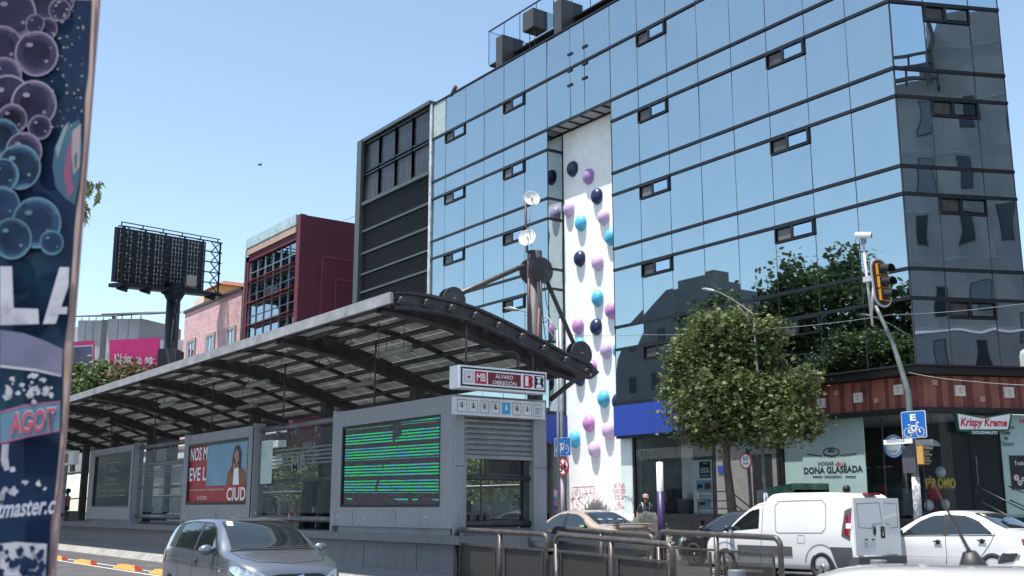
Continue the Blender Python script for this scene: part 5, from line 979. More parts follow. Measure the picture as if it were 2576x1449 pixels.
mb = MB(); mb.tube([(ex - .13, y1, PT + .2), (ex - .13, y2, PT + .2)], .06, 8); mb.tube([(ex - .13, y1, PT + 1.03), (ex - .13, y2, PT + 1.03)], .045, 8); mb.box((ex - .21, y1 + .5, PT + .3), (ex - .19, y1 + .52, zs0)); mb.box((ex - .3, y2 - .12, PT), (ex - .15, y2, zs0))
for y in (y1 + .45, y1 + .6, y1 + .25): mb.box((ex - .2, y - .04, PT + .26), (ex - .1, y + .04, PT + .36))
mb.build('booth_rails', steel, ST)
p0, p1 = pX(1225, 1198, ex - .4), pX(1310, 1146, ex - .4); mb = MB(); mb.box((ex - .5, p0.y, p0.z), (ex - .4, p1.y, p1.z)); o = mb.build('monitor', grey_m, None, (ex - .45, p0.y, p0.z)); tag(o, 'dark monitor hanging under the half-open roller shutter', 'monitor'); mb = MB(); mb.poly([(ex - .395, p0.y + .05, p0.z + .05), (ex - .395, p1.y - .05, p0.z + .05), (ex - .395, p1.y - .05, p1.z - .05), (ex - .395, p0.y + .05, p1.z - .05)]); mb.build('screen', M('dark screen', (.01, .012, .015), .08), o)
mb = MB(); jm = M('dark joint', (.06, .06, .065), .8)
for z in (2.25,):
    mb.box((ex - .001, yA + .01, z), (ex + .003, y1 - .01, z + .012)); mb.box((ex - .001, y2 + .01, z), (ex + .003, yB - .01, z + .012))
mb.build('pillar_joint', jm, ST)
mb = MB()
for x in (-18.6, -20.4, -30.2, -31.6, -42.0): mb.box((x, SY_ - .003, PB_ + .02), (x + .01, SY_ + .01, PB_ + .33))
for x in (-17.9, -20.0, -22.8, -25.5, -28.4, -31.6): mb.box((x, 10.655, .36), (x + .014, 10.67, PT - .18))
mb.build('wall_joint', jm, ST)
r2 = random.Random(12)
for k in range(9):
    x = -17.5 - k * 1.9 + r2.uniform(-.5, .5); z = PB_ + r2.uniform(.05, .25); mb = MB(); mb.box((x, SY_ - .004, z), (x + r2.uniform(.05, .1), SY_ - .001, z + r2.uniform(.03, .09))); mb.build('sticker_remnant', M('pale scuff', (.36, .36, .36), .8, var=.3, scale=20), ST)
# columns and arches
YC = 12.5
colx = [pY(x, 1000, YC).x for x in (1345, 1050, 825, 645, 500, 388, 300, 228)]
prpx = [(985, 741), (1010, 741), (1040, 744), (1075, 749), (1105, 755), (1145, 765), (1180, 776), (1215, 790), (1250, 806), (1285, 823), (1320, 841), (1360, 862), (1400, 884), (1440, 904), (1480, 921)]
PR = [(p.y, p.z) for p in (pX(x, y, XE) for x, y in prpx)]
def roofz(y): return float(np.interp(y, [q[0] for q in PR], [q[1] for q in PR]))
Y0r, Y1r = PR[0][0], PR[-1][0]; YS = [Y0r + (Y1r - Y0r) * k / 26 for k in range(27)]
mb = MB(); mb.grid([[(x, y, roofz(y) - .02) for y in YS] for x in (XE + .05, XW)], 0, False); mb.build('roof_sheet', translucent('dusty polycarbonate roof', (0.32, 0.33, 0.33), .36), ST)
und = translucent('dusty translucent ceiling', (0.42, 0.42, 0.41), .45)
mb = MB(); xc = XE - .1
while xc > XW + 2:
    for i in range(0, 26, 2): mb.poly([(xc, YS[i] + .02, roofz(YS[i]) - .085), (xc - .68, YS[i] + .02, roofz(YS[i]) - .085), (xc - .68, YS[i + 2] - .02, roofz(YS[i + 2]) - .085), (xc, YS[i + 2] - .02, roofz(YS[i + 2]) - .085)])
    xc -= .70
mb.build('ceiling_panels', und, ST)
ub = clear_glass('roof light strip', (0.9, 0.9, 0.9), .02)
mb = MB(); mb.box((XE + .08, Y0r - .07, roofz(Y0r) - .17), (XW, Y0r - .01, roofz(Y0r) + .03)); mb.build('gutter', M('weathered pale gutter', (0.30, 0.305, 0.32), 0.6, 0.2, var=0.25, scale=3, dirt=(0.13, 0.13, 0.13), dirt_amt=0.8, dscale=5), ST)
mb = MB(); mb.box((XE + .05, Y1r - .02, roofz(Y1r) - .14), (XW, Y1r + .06, roofz(Y1r) + .03)); mb.build('rear_gutter', steel, ST)
def arch(x, w_, d0, name='arch_beam'):
    mb = MB(); n = len(YS)
    for sgn in (-1, 1): pass
    top = [(y, roofz(y) - .10) for y in YS]; bot = [(y, roofz(y) - .10 - d0 * (1.0 if name != 'arch_beam' else (.45 + .55 * math.sin(math.pi * min(1, max(0, (y - Y0r) / (Y1r - Y0r))) ** .8)))) for y in YS]
    mb.grid([[(x - w_, y, z) for y, z in top], [(x + w_, y, z) for y, z in top], [(x + w_, y, z) for y, z in bot], [(x - w_, y, z) for y, z in bot], [(x - w_, y, z) for y, z in top]], 0, False)
    if name == 'arch_beam': mb.grid([[(x - w_ * 2.6, y, z + .0) for y, z in bot], [(x + w_ * 2.6, y, z) for y, z in bot], [(x + w_ * 2.6, y, z - .025) for y, z in bot], [(x - w_ * 2.6, y, z - .025) for y, z in bot], [(x - w_ * 2.6, y, z) for y, z in bot]], 0, False)
    return mb.build(name, steel, ST)
colx[0] = XE - .45
for x in colx[1:]: arch(x, .055, .32)
arch(colx[0], .05, .26); 
mb = MB(); mb.grid([[(x, y, roofz(y) + dz) for y in YS] for x, dz in ((XE - .02, .05), (XE + .1, .05), (XE + .1, -.0), (XE + .04, -.0), (XE + .04, -.22), (XE + .12, -.22), (XE + .12, -.26), (XE - .04, -.26), (XE - .04, -.22), (XE, -.22), (XE, 0), (XE - .02, 0), (XE - .02, .05))], 0, False)
mb.poly([(XE + .1, Y1r, roofz(Y1r) + .05), (XE + .1, Y1r + .2, roofz(Y1r) - .12), (XE + .1, Y1r, roofz(Y1r) - .26)]); mb.build('end_beam', steel, ST)
for a, b in zip(colx, colx[1:]): arch((a + b) / 2, .03, .10, 'rafter')
for k in range(6): arch(colx[-1] - 3.6 * (k + 1), .05, .3)
mb = MB()
for i in range(9):
    y = Y0r + .12 + i * (Y1r - Y0r - .25) / 8; mb.tube([(XE + .17, y, roofz(y) - .15), (XW, y, roofz(y) - .15)], .05, 10)
mb.build('purlins', steel, ST)
for i in range(8):
    y = Y0r + .12 + i * (Y1r - Y0r - .25) / 8; mb = MB(); mb.tube([(XE + .02, y, roofz(y) - .11), (XE + .2, y, roofz(y) - .11)], .048, 14); mb.build('purlin_end', rail_m, ST)
for k, x in enumerate(colx[1:]):
    mb = MB(); mb.box((x - .13, YC - .13, PT), (x + .13, YC + .13, roofz(YC) - .3)); mb.build('column', steel, ST)
for k, x in enumerate(colx[1:6]):
    mb = MB(); xx = x + 1.3; mb.tube([(xx, 10.7, ZT - .1), (xx, 10.7, roofz(10.7) - .15)], .022, 6); mb.tube([(xx + 1.6, 9.9, roofz(9.9) - .9), (xx + 1.6, 9.9, roofz(9.9) - .15)], .008, 5); mb.build('hanger_rod', steel, ST)
mb = MB()
for k in range(7):
    x = XE - 2 - k * 4.2; n_ = 14; mb.tube([(x - 2.1 * i / n_, 9.9 + .15 * math.sin(i * .9), roofz(9.9) - .17 - .25 * math.sin(math.pi * i / n_) - .04 * math.sin(i * 2.1)) for i in range(n_ + 1)], .01, 5)
    mb.tube([(x, 10.7, roofz(10.7) - .3), (x - .05, 10.72, roofz(10.7) - .55), (x - 3.6, 10.72, roofz(10.7) - .45), (x - 3.9, 10.7, roofz(10.7) - .2)], .012, 5)
mb.build('loose_cable', black, ST)
for k in range(10):
    x = XE - 1.6 - k * 3.4; y = 10.4 + 1.1 * (k % 2); z = roofz(y) - .62; lo = thing('tube_lamp', f'fluorescent tube lamp under the station canopy, {("first","second","third","fourth","fifth","sixth","seventh","eighth","ninth","tenth")[k]} from the sign end', 'lamp', (x, y, z), 0, 'tube lamps under the canopy'); mb = MB(); mb.tube([(x, y, z), (x - 1.25, y + .0, z)], .065, 10); mb.build('tube', M('unlit grey diffuser', (0.22, 0.22, 0.21), 0.5), lo); mb = MB()
    for dx in (.25, .95): mb.tube([(x - dx, y, z + .06), (x - dx + .03, y, z + .3), (x - dx, y, roofz(y) - .12)], .008, 4)
    mb.build('suspension', black, lo)
# mast with stays, gussets and dish antennas
xm = XE - .78; mY = pX(1345, 800, xm).y; mz = pX(1340, 632, xm).z
mb = MB(); mb.tube([(xm, mY, 1.0), (xm, mY, mz)], .155, 20); mb.build('mast', steel, ST)
gz = pX(1345, 682, xm).z
for nm, y, z, r_ in (('gusset', mY - .02, gz, .27), ('gusset', pX(1133, 755, xm).y, pX(1133, 757, xm).z, .25), ('gusset', pX(1452, 893, xm).y, pX(1452, 893, xm).z, .27)):
    for dx in ((-.13, .13) if y == mY - .02 else (-.05, .12)):
        mb = MB(); mb.lathe((xm + dx, y + (.1 if dx > 0 and y == mY - .02 else 0), z), (1, 0, 0), [(0, 0), (r_, 0), (r_, .035), (0, .035)], 26, sm=False); mb.lathe((xm + dx, y, z), (1, 0, 0), [(.04, .02), (.04, .06), (0, .06)], 10); mb.build(nm, steel, ST)
x2 = colx[1] + .1
for x_ in (x2, x2 + .3): mb = MB(); q = pX(1050, 738, x_); mb.lathe((x_, Y0r + 1.1, roofz(Y0r + 1.1) + .02), (1, 0, 0), [(0, 0), (.32, 0), (.32, .05), (0, .05)], 24, sm=False); mb.build('gusset', steel, ST)
q0, q1 = pX(1318, 668, xm), pX(1150, 742, xm); mb = MB(); mb.tube([q0, q0.lerp(q1, .05), q0.lerp(q1, .07), q0.lerp(q1, .93), q0.lerp(q1, .95), q1], [.03, .03, .052, .052, .03, .03], 12); mb.build('stay_rod', rail_m, ST)
q0, q1 = pX(1368, 690, xm), pX(1450, 880, xm); mb = MB(); mb.tube([q0, q0.lerp(q1, .06), q0.lerp(q1, .08), q0.lerp(q1, .92), q0.lerp(q1, .95), q1], [.03, .03, .045, .045, .03, .03], 12); mb.build('stay_rod', steel, ST)
q0, q1 = pX(1460, 945, xm), pX(1385, 1005, xm); mb = MB(); mb.tube([q0, q1], .05, 10); mb.build('brace', steel, ST)
ap0, ap1 = pX(1326, 636, xm), pX(1322, 500, xm); mb = MB(); mb.tube([ap0, ap1], .022, 8); q = pX(1350, 770, xm + .1); mb.tube([pX(1356, 775, xm + .3), pX(1350, 1000, xm + .3)], .03, 8); mb.tube([pX(1330, 700, xm + .2), pX(1330, 830, xm + .2)], .02, 6); mb.build('antenna_pole', M('rusty pipe', (0.10, 0.06, 0.05), 0.6, 0.2), ST)
mb = MB(); mb.tube([pX(*q, xm + .25) for q in ((1368, 700), (1374, 760), (1384, 800), (1370, 812), (1358, 806))], .008, 5); mb.tube([pX(*q, xm + .25) for q in ((1360, 706), (1366, 800), (1372, 850), (1366, 900))], .01, 5); mb.tube([pX(*q, xm + .2) for q in ((1336, 528), (1330, 570), (1338, 620))], .006, 5); mb.build('mast_cable', black, ST)
def dish(x, y, r_px, axis, lab):
    c = pX(x, y, xm + .1); r_ = r_px * (c - EY).length / FPX; t = thing('dish_antenna', lab, 'antenna', tuple(c), 0, 'dish antennas on the station mast'); ax = Vector(axis).normalized(); mb = MB()
    mb.lathe(c, ax, [(0.001, 0)] + [(r_ * k / 8, .28 * r_ * (k / 8) ** 2) for k in range(1, 9)] + [(r_ * 1.02, .29 * r_), (r_ * .98, .25 * r_), (.01, -.03)], 30); mb.build('dish', M('white dish paint', (0.68, 0.69, 0.68), 0.45, var=0.05), t)
    mb = MB(); mb.tube([c, c + ax * r_ * .55], [.022, .016], 8); mb.tube([c + ax * r_ * .5, c + ax * r_ * .68], .04, 10); mb.build('feed', M('cream plastic', (0.55, 0.5, 0.44)), t); mb = MB(); mb.box(tuple(c - Vector((.05, .04, .06)) - ax * .08), tuple(c + Vector((.05, .04, .06)) - ax * .04)); mb.build('bracket', galv, t)
dish(1337, 501, 20, (.80, -.38, .22), 'upper white dish antenna on the station mast'); dish(1328, 600, 22, (.55, -.80, .25), 'lower white dish antenna on the station mast')
# station name sign and pictogram sign
sxs = SX_ + .42
def EPt(x, y, X=None): return pX(x, y, sxs if X is None else X)
t = thing('station_sign', 'white box sign reading ÁLVARO OBREGÓN over the ticket booth', 'sign', tuple(EPt(1155, 975)))
ay, by = EPt(1155, 950).y, EPt(1375, 965).y; zt_, zb = (EPt(1155, 917).z + EPt(1375, 937).z) / 2, (EPt(1155, 977).z + EPt(1375, 989).z) / 2
mb = MB(); mb.box((sxs - .32, ay, zb), (sxs, by, zt_)); mb.build('housing', sign_white, t)
f = .035; mb = MB(); mb.box((sxs, ay + f, zb + f), (sxs + .012, by - f, zt_ - f)); mb.build('face_border', M('navy border', (0.012, 0.010, 0.03), 0.4), t)
Wy, Hz = by - ay - 2 * f, zt_ - zb - 2 * f
def G_(u, v, o=.014): return (sxs + o, ay + f + u * Wy, zb + f + v * Hz)
def rect(mb, u0, v0, u1, v1, o, m=0): mb.poly([G_(u0, v0, o), G_(u1, v0, o), G_(u1, v1, o), G_(u0, v1, o)], m)
mb = MB(); rect(mb, .015, .09, .985, .91, .014); mb.build('face', sign_white, t)
mb = MB(); rect(mb, .155, .17, .29, .83, .016); rect(mb, .725, .15, .80, .85, .016); mb.build('red_logo', M('logo red', (0.45, 0.01, 0.045), 0.4), t)
mb = MB(); rect(mb, .305, .17, .695, .83, .016); mb.build('name_field', maroon, t)
mb = MB()
for q in range(4):
    a0, a1 = .03 + q * .008, .145 - q * .008; v0, v1 = .2 + q * .05, .8 - q * .05; m_ = q % 2; rect(mb, a0, v0, a1, v1, .016 + q * .001, m_)
mb.build('grey_emblem', [M('emblem grey', (0.32, 0.36, 0.38), 0.5), sign_white], t)
mb = MB()
for cv, rv in ((.35, .2), (.65, .2)): mb.grid(ring(G_(.80, cv, .017), (0, Wy * .045, 0), (0, 0, Hz * rv), 0.01, 1, 16), 0)
mb.build('line_badge', M('logo red', (0.45, 0.01, 0.045)), t)
mb = MB(); rect(mb, .86, .15, .93, .85, .016)
for cv, rv in ((.35, .2), (.65, .2)): mb.grid(ring(G_(.93, cv, .017), (0, Wy * .045, 0), (0, 0, Hz * rv), 0.01, 1, 16), 0)
mb.build('bust_badge', sign_black, t)
mb = MB(); mb.grid(ring(G_(.915, .56, .02), (0, Wy * .018, 0), (0, 0, Hz * .13), 0.01, 1, 16), 0); mb.poly([G_(.88, .18, .02), G_(.95, .18, .02), G_(.945, .33, .02), G_(.925, .4, .02), G_(.905, .4, .02), G_(.885, .33, .02)]); mb.poly([G_(.89, .7, .021), G_(.94, .7, .021), G_(.945, .8, .021), G_(.885, .8, .021)]); mb.build('bust', sign_white, t)
RY = (0, 1, 0); RZ = (0, 0, 1)
def gt(s_, u0, u1, v0, v1, mat, **kw): text(s_, G_(u0, v0, .016), RY, RZ, (u1 - u0) * Wy, (v1 - v0) * Hz, mat, t, depth=.006, **kw)
gt('ÁLVARO', .39, .60, .53, .80, sign_white, bold=.01); gt('OBREGÓN', .355, .64, .20, .47, sign_white, bold=.01); gt('1', .745, .785, .25, .78, sign_white, bold=.03); gt('MB', .175, .275, .3, .72, sign_white, bold=.015); gt('MI', .068, .108, .4, .58, M('logo red', (0.45, 0.01, 0.045)), bold=.02)
mb = MB()
for y in (ay + .25, by - .2): mb.tube([(sxs - .16, y, zt_), (sxs - .16, y, roofz(y) - .2)], .02, 8)
mb.tube([(sxs - .16, by - .55, zt_), (sxs - .16, by - .55, zt_ + .3), (sxs - .16, by - .65, zt_ + .36), (sxs - .16, by - 1.6, zt_ + .3)], .025, 8); mb.build('hanger', steel, t)
t = thing('pictogram_sign', 'white board with a row of eight rule pictograms under the station sign', 'sign', tuple(EPt(1140, 1040, sxs - .17)))
s2 = sxs - .17; ay, by = EPt(1140, 1020, s2).y, EPt(1371, 1030, s2).y; zt2, zb2 = (EPt(1140, 995, s2).z + EPt(1371, 1014, s2).z) / 2, (EPt(1140, 1041, s2).z + EPt(1371, 1056, s2).z) / 2
mb = MB(); mb.box((s2 - .05, ay, zb2), (s2, by, zt2)); mb.build('board', M('off white board', (0.58, 0.58, 0.60), 0.5), t)
for k in range(8):
    yc = ay + (by - ay) * (.09 + .118 * k); zc = (zt2 + zb2) / 2; s_ = .095; mb = MB()
    if k == 4: mb.poly([(s2 + .003, yc - s_, zc - s_ * 1.15), (s2 + .003, yc + s_, zc - s_ * 1.15), (s2 + .003, yc + s_, zc + s_ * 1.15), (s2 + .003, yc - s_, zc + s_ * 1.15)], 1)
    else: stroke(mb, [(s2 + .003, yc - s_, zc - s_ * 1.15), (s2 + .003, yc + s_, zc - s_ * 1.15), (s2 + .003, yc + s_, zc + s_ * 1.15), (s2 + .003, yc - s_, zc + s_ * 1.15), (s2 + .003, yc - s_, zc - s_ * 1.15)], .008, (1, 0, 0), 0)
    if k not in (4, 7): mb.grid(ring((s2 + .004, yc, zc + .02), (0, 1, 0), (0, 0, 1), .045, .054, 20), 3)
    if k == 7:
        for q in range(4): mb.poly([(s2 + .004, yc - .06, zc - .07 + q * .035), (s2 + .004, yc + .06, zc - .07 + q * .035), (s2 + .004, yc + .06, zc - .058 + q * .035), (s2 + .004, yc - .06, zc - .058 + q * .035)], 2)
    else:
        m_ = 4 if k == 4 else 0; mb.grid(ring((s2 + .006, yc, zc + .05), (0, 1, 0), (0, 0, 1), .001, .014, 10), m_); mb.poly([(s2 + .006, yc - .022, zc - .03), (s2 + .006, yc + .022, zc - .03), (s2 + .006, yc + .015, zc + .035), (s2 + .006, yc - .015, zc + .035)], m_)
        if k % 2: mb.poly([(s2 + .006, yc + .01, zc - .03), (s2 + .006, yc + .04, zc - .02), (s2 + .006, yc + .035, zc + .0), (s2 + .006, yc, zc)], m_)
    mb.build('pictogram', [M('dark ink', (0.06, 0.06, 0.08), 0.5), M('cyan field', (0.05, 0.32, 0.55), 0.5), M('dark ink', (0.06, 0.06, 0.08)), M('ochre ink', (0.5, 0.32, 0.12), 0.5), sign_white], t)
# small far station sign at the left end
a, b = pY(160, 1150, SY_), pY(200, 1138, SY_); t = thing('platform_sign', 'small white and maroon station sign over the far doorway', 'sign', tuple(a)); mb = MB(); mb.box((a.x, SY_ - .2, a.z - .35), (b.x, SY_, a.z + .15)); mb.build('housing', sign_white, t); mb = MB(); mb.box((a.x + .1, SY_ - .21, a.z - .27), (b.x - .8, SY_ - .201, a.z + .07)); mb.build('name_field', maroon, t)
# ---- ramp railings of bent pipe
per = bpy.data.materials.new('perforated sheet'); per.use_nodes = True; N, L = nodes(per); pb_ = N['Principled BSDF']; pb_.inputs['Base Color'].default_value = (.030, .027, .025, 1); pb_.inputs['Roughness'].default_value = .6; tr_ = N.new('ShaderNodeBsdfTransparent'); mx = N.new('ShaderNodeMixShader'); mx.inputs[0].default_value = .92; L.new(tr_.outputs[0], mx.inputs[1]); L.new(pb_.outputs[0], mx.inputs[2]); L.new(mx.outputs[0], N['Material Output'].inputs[0])
per2 = per.copy(); per2.name = 'open perforated sheet'; per2.node_tree.nodes['Mix Shader'].inputs[0].default_value = .72
def railing(x0, x1, y, z0, z1, lab, sheet, gnd=0.0, name='pipe_railing'):
    t = thing(name, lab, 'railing', ((x0 + x1) / 2, y, gnd), 0, 'ramp railings by the station'); r_ = .045; R_ = .13; mb = MB()
    def arc(cx, cz, a0, a1): return [(cx + R_ * math.cos(a0 + (a1 - a0) * k / 6), y, cz + R_ * math.sin(a0 + (a1 - a0) * k / 6)) for k in range(7)]
    mb.tube([(x0, y, gnd)] + [(x0, y, z0 - R_)] + arc(x0 + R_, z0 - R_, math.pi, math.pi / 2) + arc(x1 - R_, z1 - R_, math.pi / 2, 0) + [(x1, y, gnd)], r_, 12); mb.build('frame', rail_m, t)
    xm_ = (x0 + x1) / 2 + .02; mb = MB(); mb.tube([(xm_, y, gnd), (xm_, y, (z0 + z1) / 2 - .03)], r_ * .95, 12); mb.build('middle_post', rail_m, t)
    for a, b in ((x0 + .05, xm_ - .05), (xm_ + .05, x1 - .05)):
        za = z0 + (z1 - z0) * (a - x0) / (x1 - x0) - .24; zb_ = z0 + (z1 - z0) * (b - x0) / (x1 - x0) - .24; mb = MB()
        mb.beam((a - .03, y, za), (b + .03, y, zb_), .035, .035); mb.beam((a + .09, y, za - .03), (a + .09, y, gnd + .15), .03, .03, up=(0, 1, 0)); mb.beam((b - .09, y, zb_ - .03), (b - .09, y, gnd + .15), .03, .03, up=(0, 1, 0)); mb.beam((a, y, gnd + .16), (b, y, gnd + .16), .035, .035); mb.build('panel_frame', rail_m, t)
        mb = MB(); mb.poly([(a + .1, y + .01, gnd + .17), (b - .1, y + .01, gnd + .17), (b - .1, y + .01, zb_ - .02), (a + .1, y + .01, za - .02)]); mb.build('perforated_panel', sheet, t)
    return t
yn, yf = 10.6, 12.75
A0, A1, B0, B1 = pY(1148, 1332, yn), pY(1378, 1345, yn), pY(1398, 1346, yn), pY(1692, 1370, yn); C0, C1, D0, D1 = pY(1392, 1329, yf), pY(1644, 1347, yf), pY(1655, 1338, yf), pY(1962, 1353, yf)
railing(A0.x, A1.x, yn, A0.z, A1.z, 'pipe railing in front of the ticket booth', per); railing(B0.x, B1.x, yn, B0.z, B1.z, 'pipe railing in front, right of the ticket booth one', per); railing(C0.x, C1.x, yf, C0.z, C1.z, 'pipe railing behind, in front of the beige sedan', per2); railing(D0.x, D1.x, yf, D0.z, D1.z, 'pipe railing behind, in front of the white van front', per2)
mb = MB()
for q in (1200, 1215, 1225): mb.box((A1.x - .0, yn - .02, .8), (B0.x, yn + .02, .84))
mb.tube([(A1.x, yn, A1.z - .24), (B0.x, yn, A1.z - .24)], .03, 8); o = mb.build('railing_link', rail_m, None, (A1.x, yn, .8)); tag(o, 'short pipe link joining the two front railings', 'railing')
mb = MB(); mb.hexa([(SX_ + .3, 10.8, 0), (-9.2, 10.8, 0), (-9.2, 12.6, 0), (SX_ + .3, 12.6, 0), (SX_ + .3, 10.8, .22), (-9.2, 10.8, .02), (-9.2, 12.6, .02), (SX_ + .3, 12.6, .22)]); tag(mb.build('ramp', concrete), kind='structure')
q = pX(1385, 1333, SX_ + .3); mb = MB(); mb.lathe((SX_ + .2, 12.35, q.z - .35), (0, 0, 1), [(.16, 0), (.3, .05), (.33, .2), (.28, .28), (0, .29)], 20); o = mb.build('steel_bowl', M('blue grey steel', (0.12, 0.13, 0.16), 0.35, 0.5), None, (SX_ + .2, 12.35, q.z - .35)); tag(o, 'grey rounded metal drum beside the booth corner pillar', 'drum')

# ================================================================== street furniture
def bollard(px, py, y, r_, lab):
    p = pY(px, py, y); t = thing('bollard', lab, 'bollard', (p.x, y, 0), 0, 'grey bollards'); mb = MB(); mb.lathe((p.x, y, 0), (0, 0, 1), [(r_, 0), (r_, p.z - .02), (r_ * .92, p.z), (0, p.z)], 20); mb.build('post', M('bollard grey', (0.10, 0.11, 0.12), 0.6, var=0.2, scale=6), t); mb = MB(); mb.lathe((p.x, y, 0), (0, 0, 1), [(r_ * 1.02, p.z - .16), (r_ * 1.02, p.z - .09)], 20); mb.build('reflective_band', M('worn reflective band', (0.36, 0.36, 0.36), 0.5, var=0.3, scale=20), t)
bollard(2210, 1408, 10.9, .095, 'grey bollard with pale band in front of the van rear bumper'); bollard(1853, 1433, 8.9, .095, 'grey bollard with pale band below the railing in front of the van')
# purple and white post
y = 22.3; p = pY(1659, 1163, y); q = pY(1657 + 8, 1236, y); base = pY(1668, 1350, y); t = thing('delineator_post', 'tall purple post with a white upper half between the beige sedan and the dark car', 'post', (p.x, y, 0))
mb = MB(); mb.tube([(p.x + .03, y, 0), (p.x + .01, y, q.z)], .115, 18); mb.build('lower_half', M('purple paint', (0.028, 0.014, 0.075), 0.45, var=0.15), t); mb = MB(); mb.lathe((p.x, y, q.z), (0, 0, 1), [(.1, 0), (.098, p.z - q.z), (.0, p.z - q.z + .02)], 18); mb.build('upper_half', sign_white, t)
# sign pole left with two signs
y = 24.0; p = pY(1410, 800, y); r_ = .065; t = thing('sign_pole', 'grey steel pole carrying the blue bicycle sign and the no-motorcycles sign', 'pole', (p.x, y, .16)); mb = MB(); mb.tube([(p.x + .05, y, .16), (p.x, y, p.z)], r_, 14); mb.ball((p.x, y, p.z + .05), .085, 12); mb.build('pole', galv, t)
mb = MB(); mb.tube([(p.x + .04, y, .5), (p.x + .03, y, pY(1412, 1180, y).z)], r_ + .006, 14); mb.build('torn_stickers', M('pink white torn paper', (0.42, 0.34, 0.37), 0.8, var=0.12, scale=5, dirt=(0.2, 0.16, 0.2), dirt_amt=0.9, dscale=14, stretch=(1, 1, .5)), t)
def sq_sign(x0, y0, x1, y1, Y, name, lab, mat, border=True, rr=.05, grp=None):
    a, b = pY(x0, (y0 + y1) / 2, Y), pY(x1, (y0 + y1) / 2, Y); zt_, zb = pY((x0 + x1) / 2, y0, Y).z, pY((x0 + x1) / 2, y1, Y).z; w_, h_ = (b.x - a.x) / 2, (zt_ - zb) / 2; c = Vector(((a.x + b.x) / 2, Y, (zt_ + zb) / 2)); t = thing(name, lab, 'sign', tuple(c))
    def rrect(s_, o): 
        pts = []
        for qx, qz, a0 in ((1, -1, -90), (1, 1, 0), (-1, 1, 90), (-1, -1, 180)):
            for k in range(5): an = math.radians(a0 + 22.5 * k); pts.append(c + Vector((qx * (w_ * s_ - rr) + rr * math.cos(an), -o, qz * (h_ * s_ - rr) + rr * math.sin(an))))
        return pts
    mb = MB(); mb.prism(rrect(1, 0), (0, .02, 0)); mb.build('plate', sign_white, t); mb = MB(); mb.poly(rrect(.965, .002)); mb.build('face', mat, t); return t, c, w_, h_
Y = 23.88; t, c, w_, h_ = sq_sign(1395, 1101, 1436, 1147, Y, 'bicycle_sign', 'square blue sign with a white bicycle on the left pole', road_sign_blue, rr=.03); mb = MB(); bike(mb, c + Vector((0, -.006, 0)), (1, 0, 0), (0, 0, 1), w_ * 1.6, (0, -1, 0), wd=.04); mb.build('bicycle_symbol', sign_white, t)
def round_sign(x, y, rpx, Y, lab, name):
    c = pY(x, y, Y); r_ = rpx * c.length / FPX * 1.08; t = thing(name, lab, 'sign', tuple(c)); mb = MB(); mb.lathe(c, (0, -1, 0), [(r_, -.02), (r_, 0), (0, .001)], 36, sm=False); mb.build('plate', sign_red, t); mb = MB(); mb.lathe(c, (0, -1, 0), [(r_ * .80, .003), (0, .004)], 36, sm=False); mb.build('face', sign_white, t); return t, c, r_
t, c, r_ = round_sign(1417, 1174, 20.5, Y, 'round red-ringed sign with a crossed-out black motorcycle', 'no_motorcycle_sign'); mb = MB(); bike(mb, c + Vector((0, -.007, -.01)), (1, 0, 0), (0, 0, 1), r_ * 1.45, (0, -1, 0), wd=.10); mb.poly([c + Vector((x, -.008, z)) for x, z in ((-.12, .0), (-.04, -.08), (.07, -.06), (.12, .05), (.0, .08), (-.1, .05))]); mb.build('motorcycle_symbol', sign_black, t); mb = MB(); k = r_ * .58; mb.poly([c + Vector((x, -.010, z)) for x, z in ((-k - .03, k - .03), (-k + .03, k + .03), (k + .03, -k + .03), (k - .03, -k - .03))]); mb.build('slash', sign_red, t)
# right sign: bicycle warning triangle and 50 km/h
Y = 24.5; c0 = pY(1877, 1160, Y); t = thing('sign_pole', 'thin grey pole carrying the 50 km/h sign beside the street tree', 'pole', (c0.x + .1, Y + .05, .16)); mb = MB(); mb.tube([(c0.x + .12, Y + .06, .16), (c0.x, Y + .06, pY(1876, 1105, Y).z)], .05, 12); mb.build('pole', rail_m, t)
t, c, r_ = round_sign(1876, 1160, 18, Y, 'round red-ringed speed limit sign reading 50 km/h', 'speed_limit_sign'); text('50', c + Vector((-r_ * .44, -.006, r_ * .05)), (1, 0, 0), (0, 0, 1), r_ * .88, r_ * .52, sign_black, t, bold=.015); text('km/h', c + Vector((-r_ * .44, -.006, -r_ * .42)), (1, 0, 0), (0, 0, 1), r_ * .88, r_ * .32, sign_black, t, bold=.015)
P_ = lambda x, y, o=0: pY(x, y, Y - o); t = thing('bicycle_warning_sign', 'white triangular bicycle sign with a teal border above the 50 km/h sign', 'sign', tuple(P_(1875, 1132)))
mb = MB(); mb.prism([P_(1861, 1131), P_(1889, 1131), P_(1876.5, 1101), P_(1873.5, 1101)], (0, .02, 0)); mb.build('plate', teal, t); mb = MB(); mb.poly([P_(1866, 1128, .003), P_(1884, 1128, .003), P_(1875, 1108, .003)]); mb.build('face', sign_white, t); mb = MB(); bike(mb, P_(1875, 1121.5, .006), (1, 0, 0), (0, 0, 1), .15, (0, -1, 0), wd=.09); mb.build('bicycle_symbol', sign_black, t)
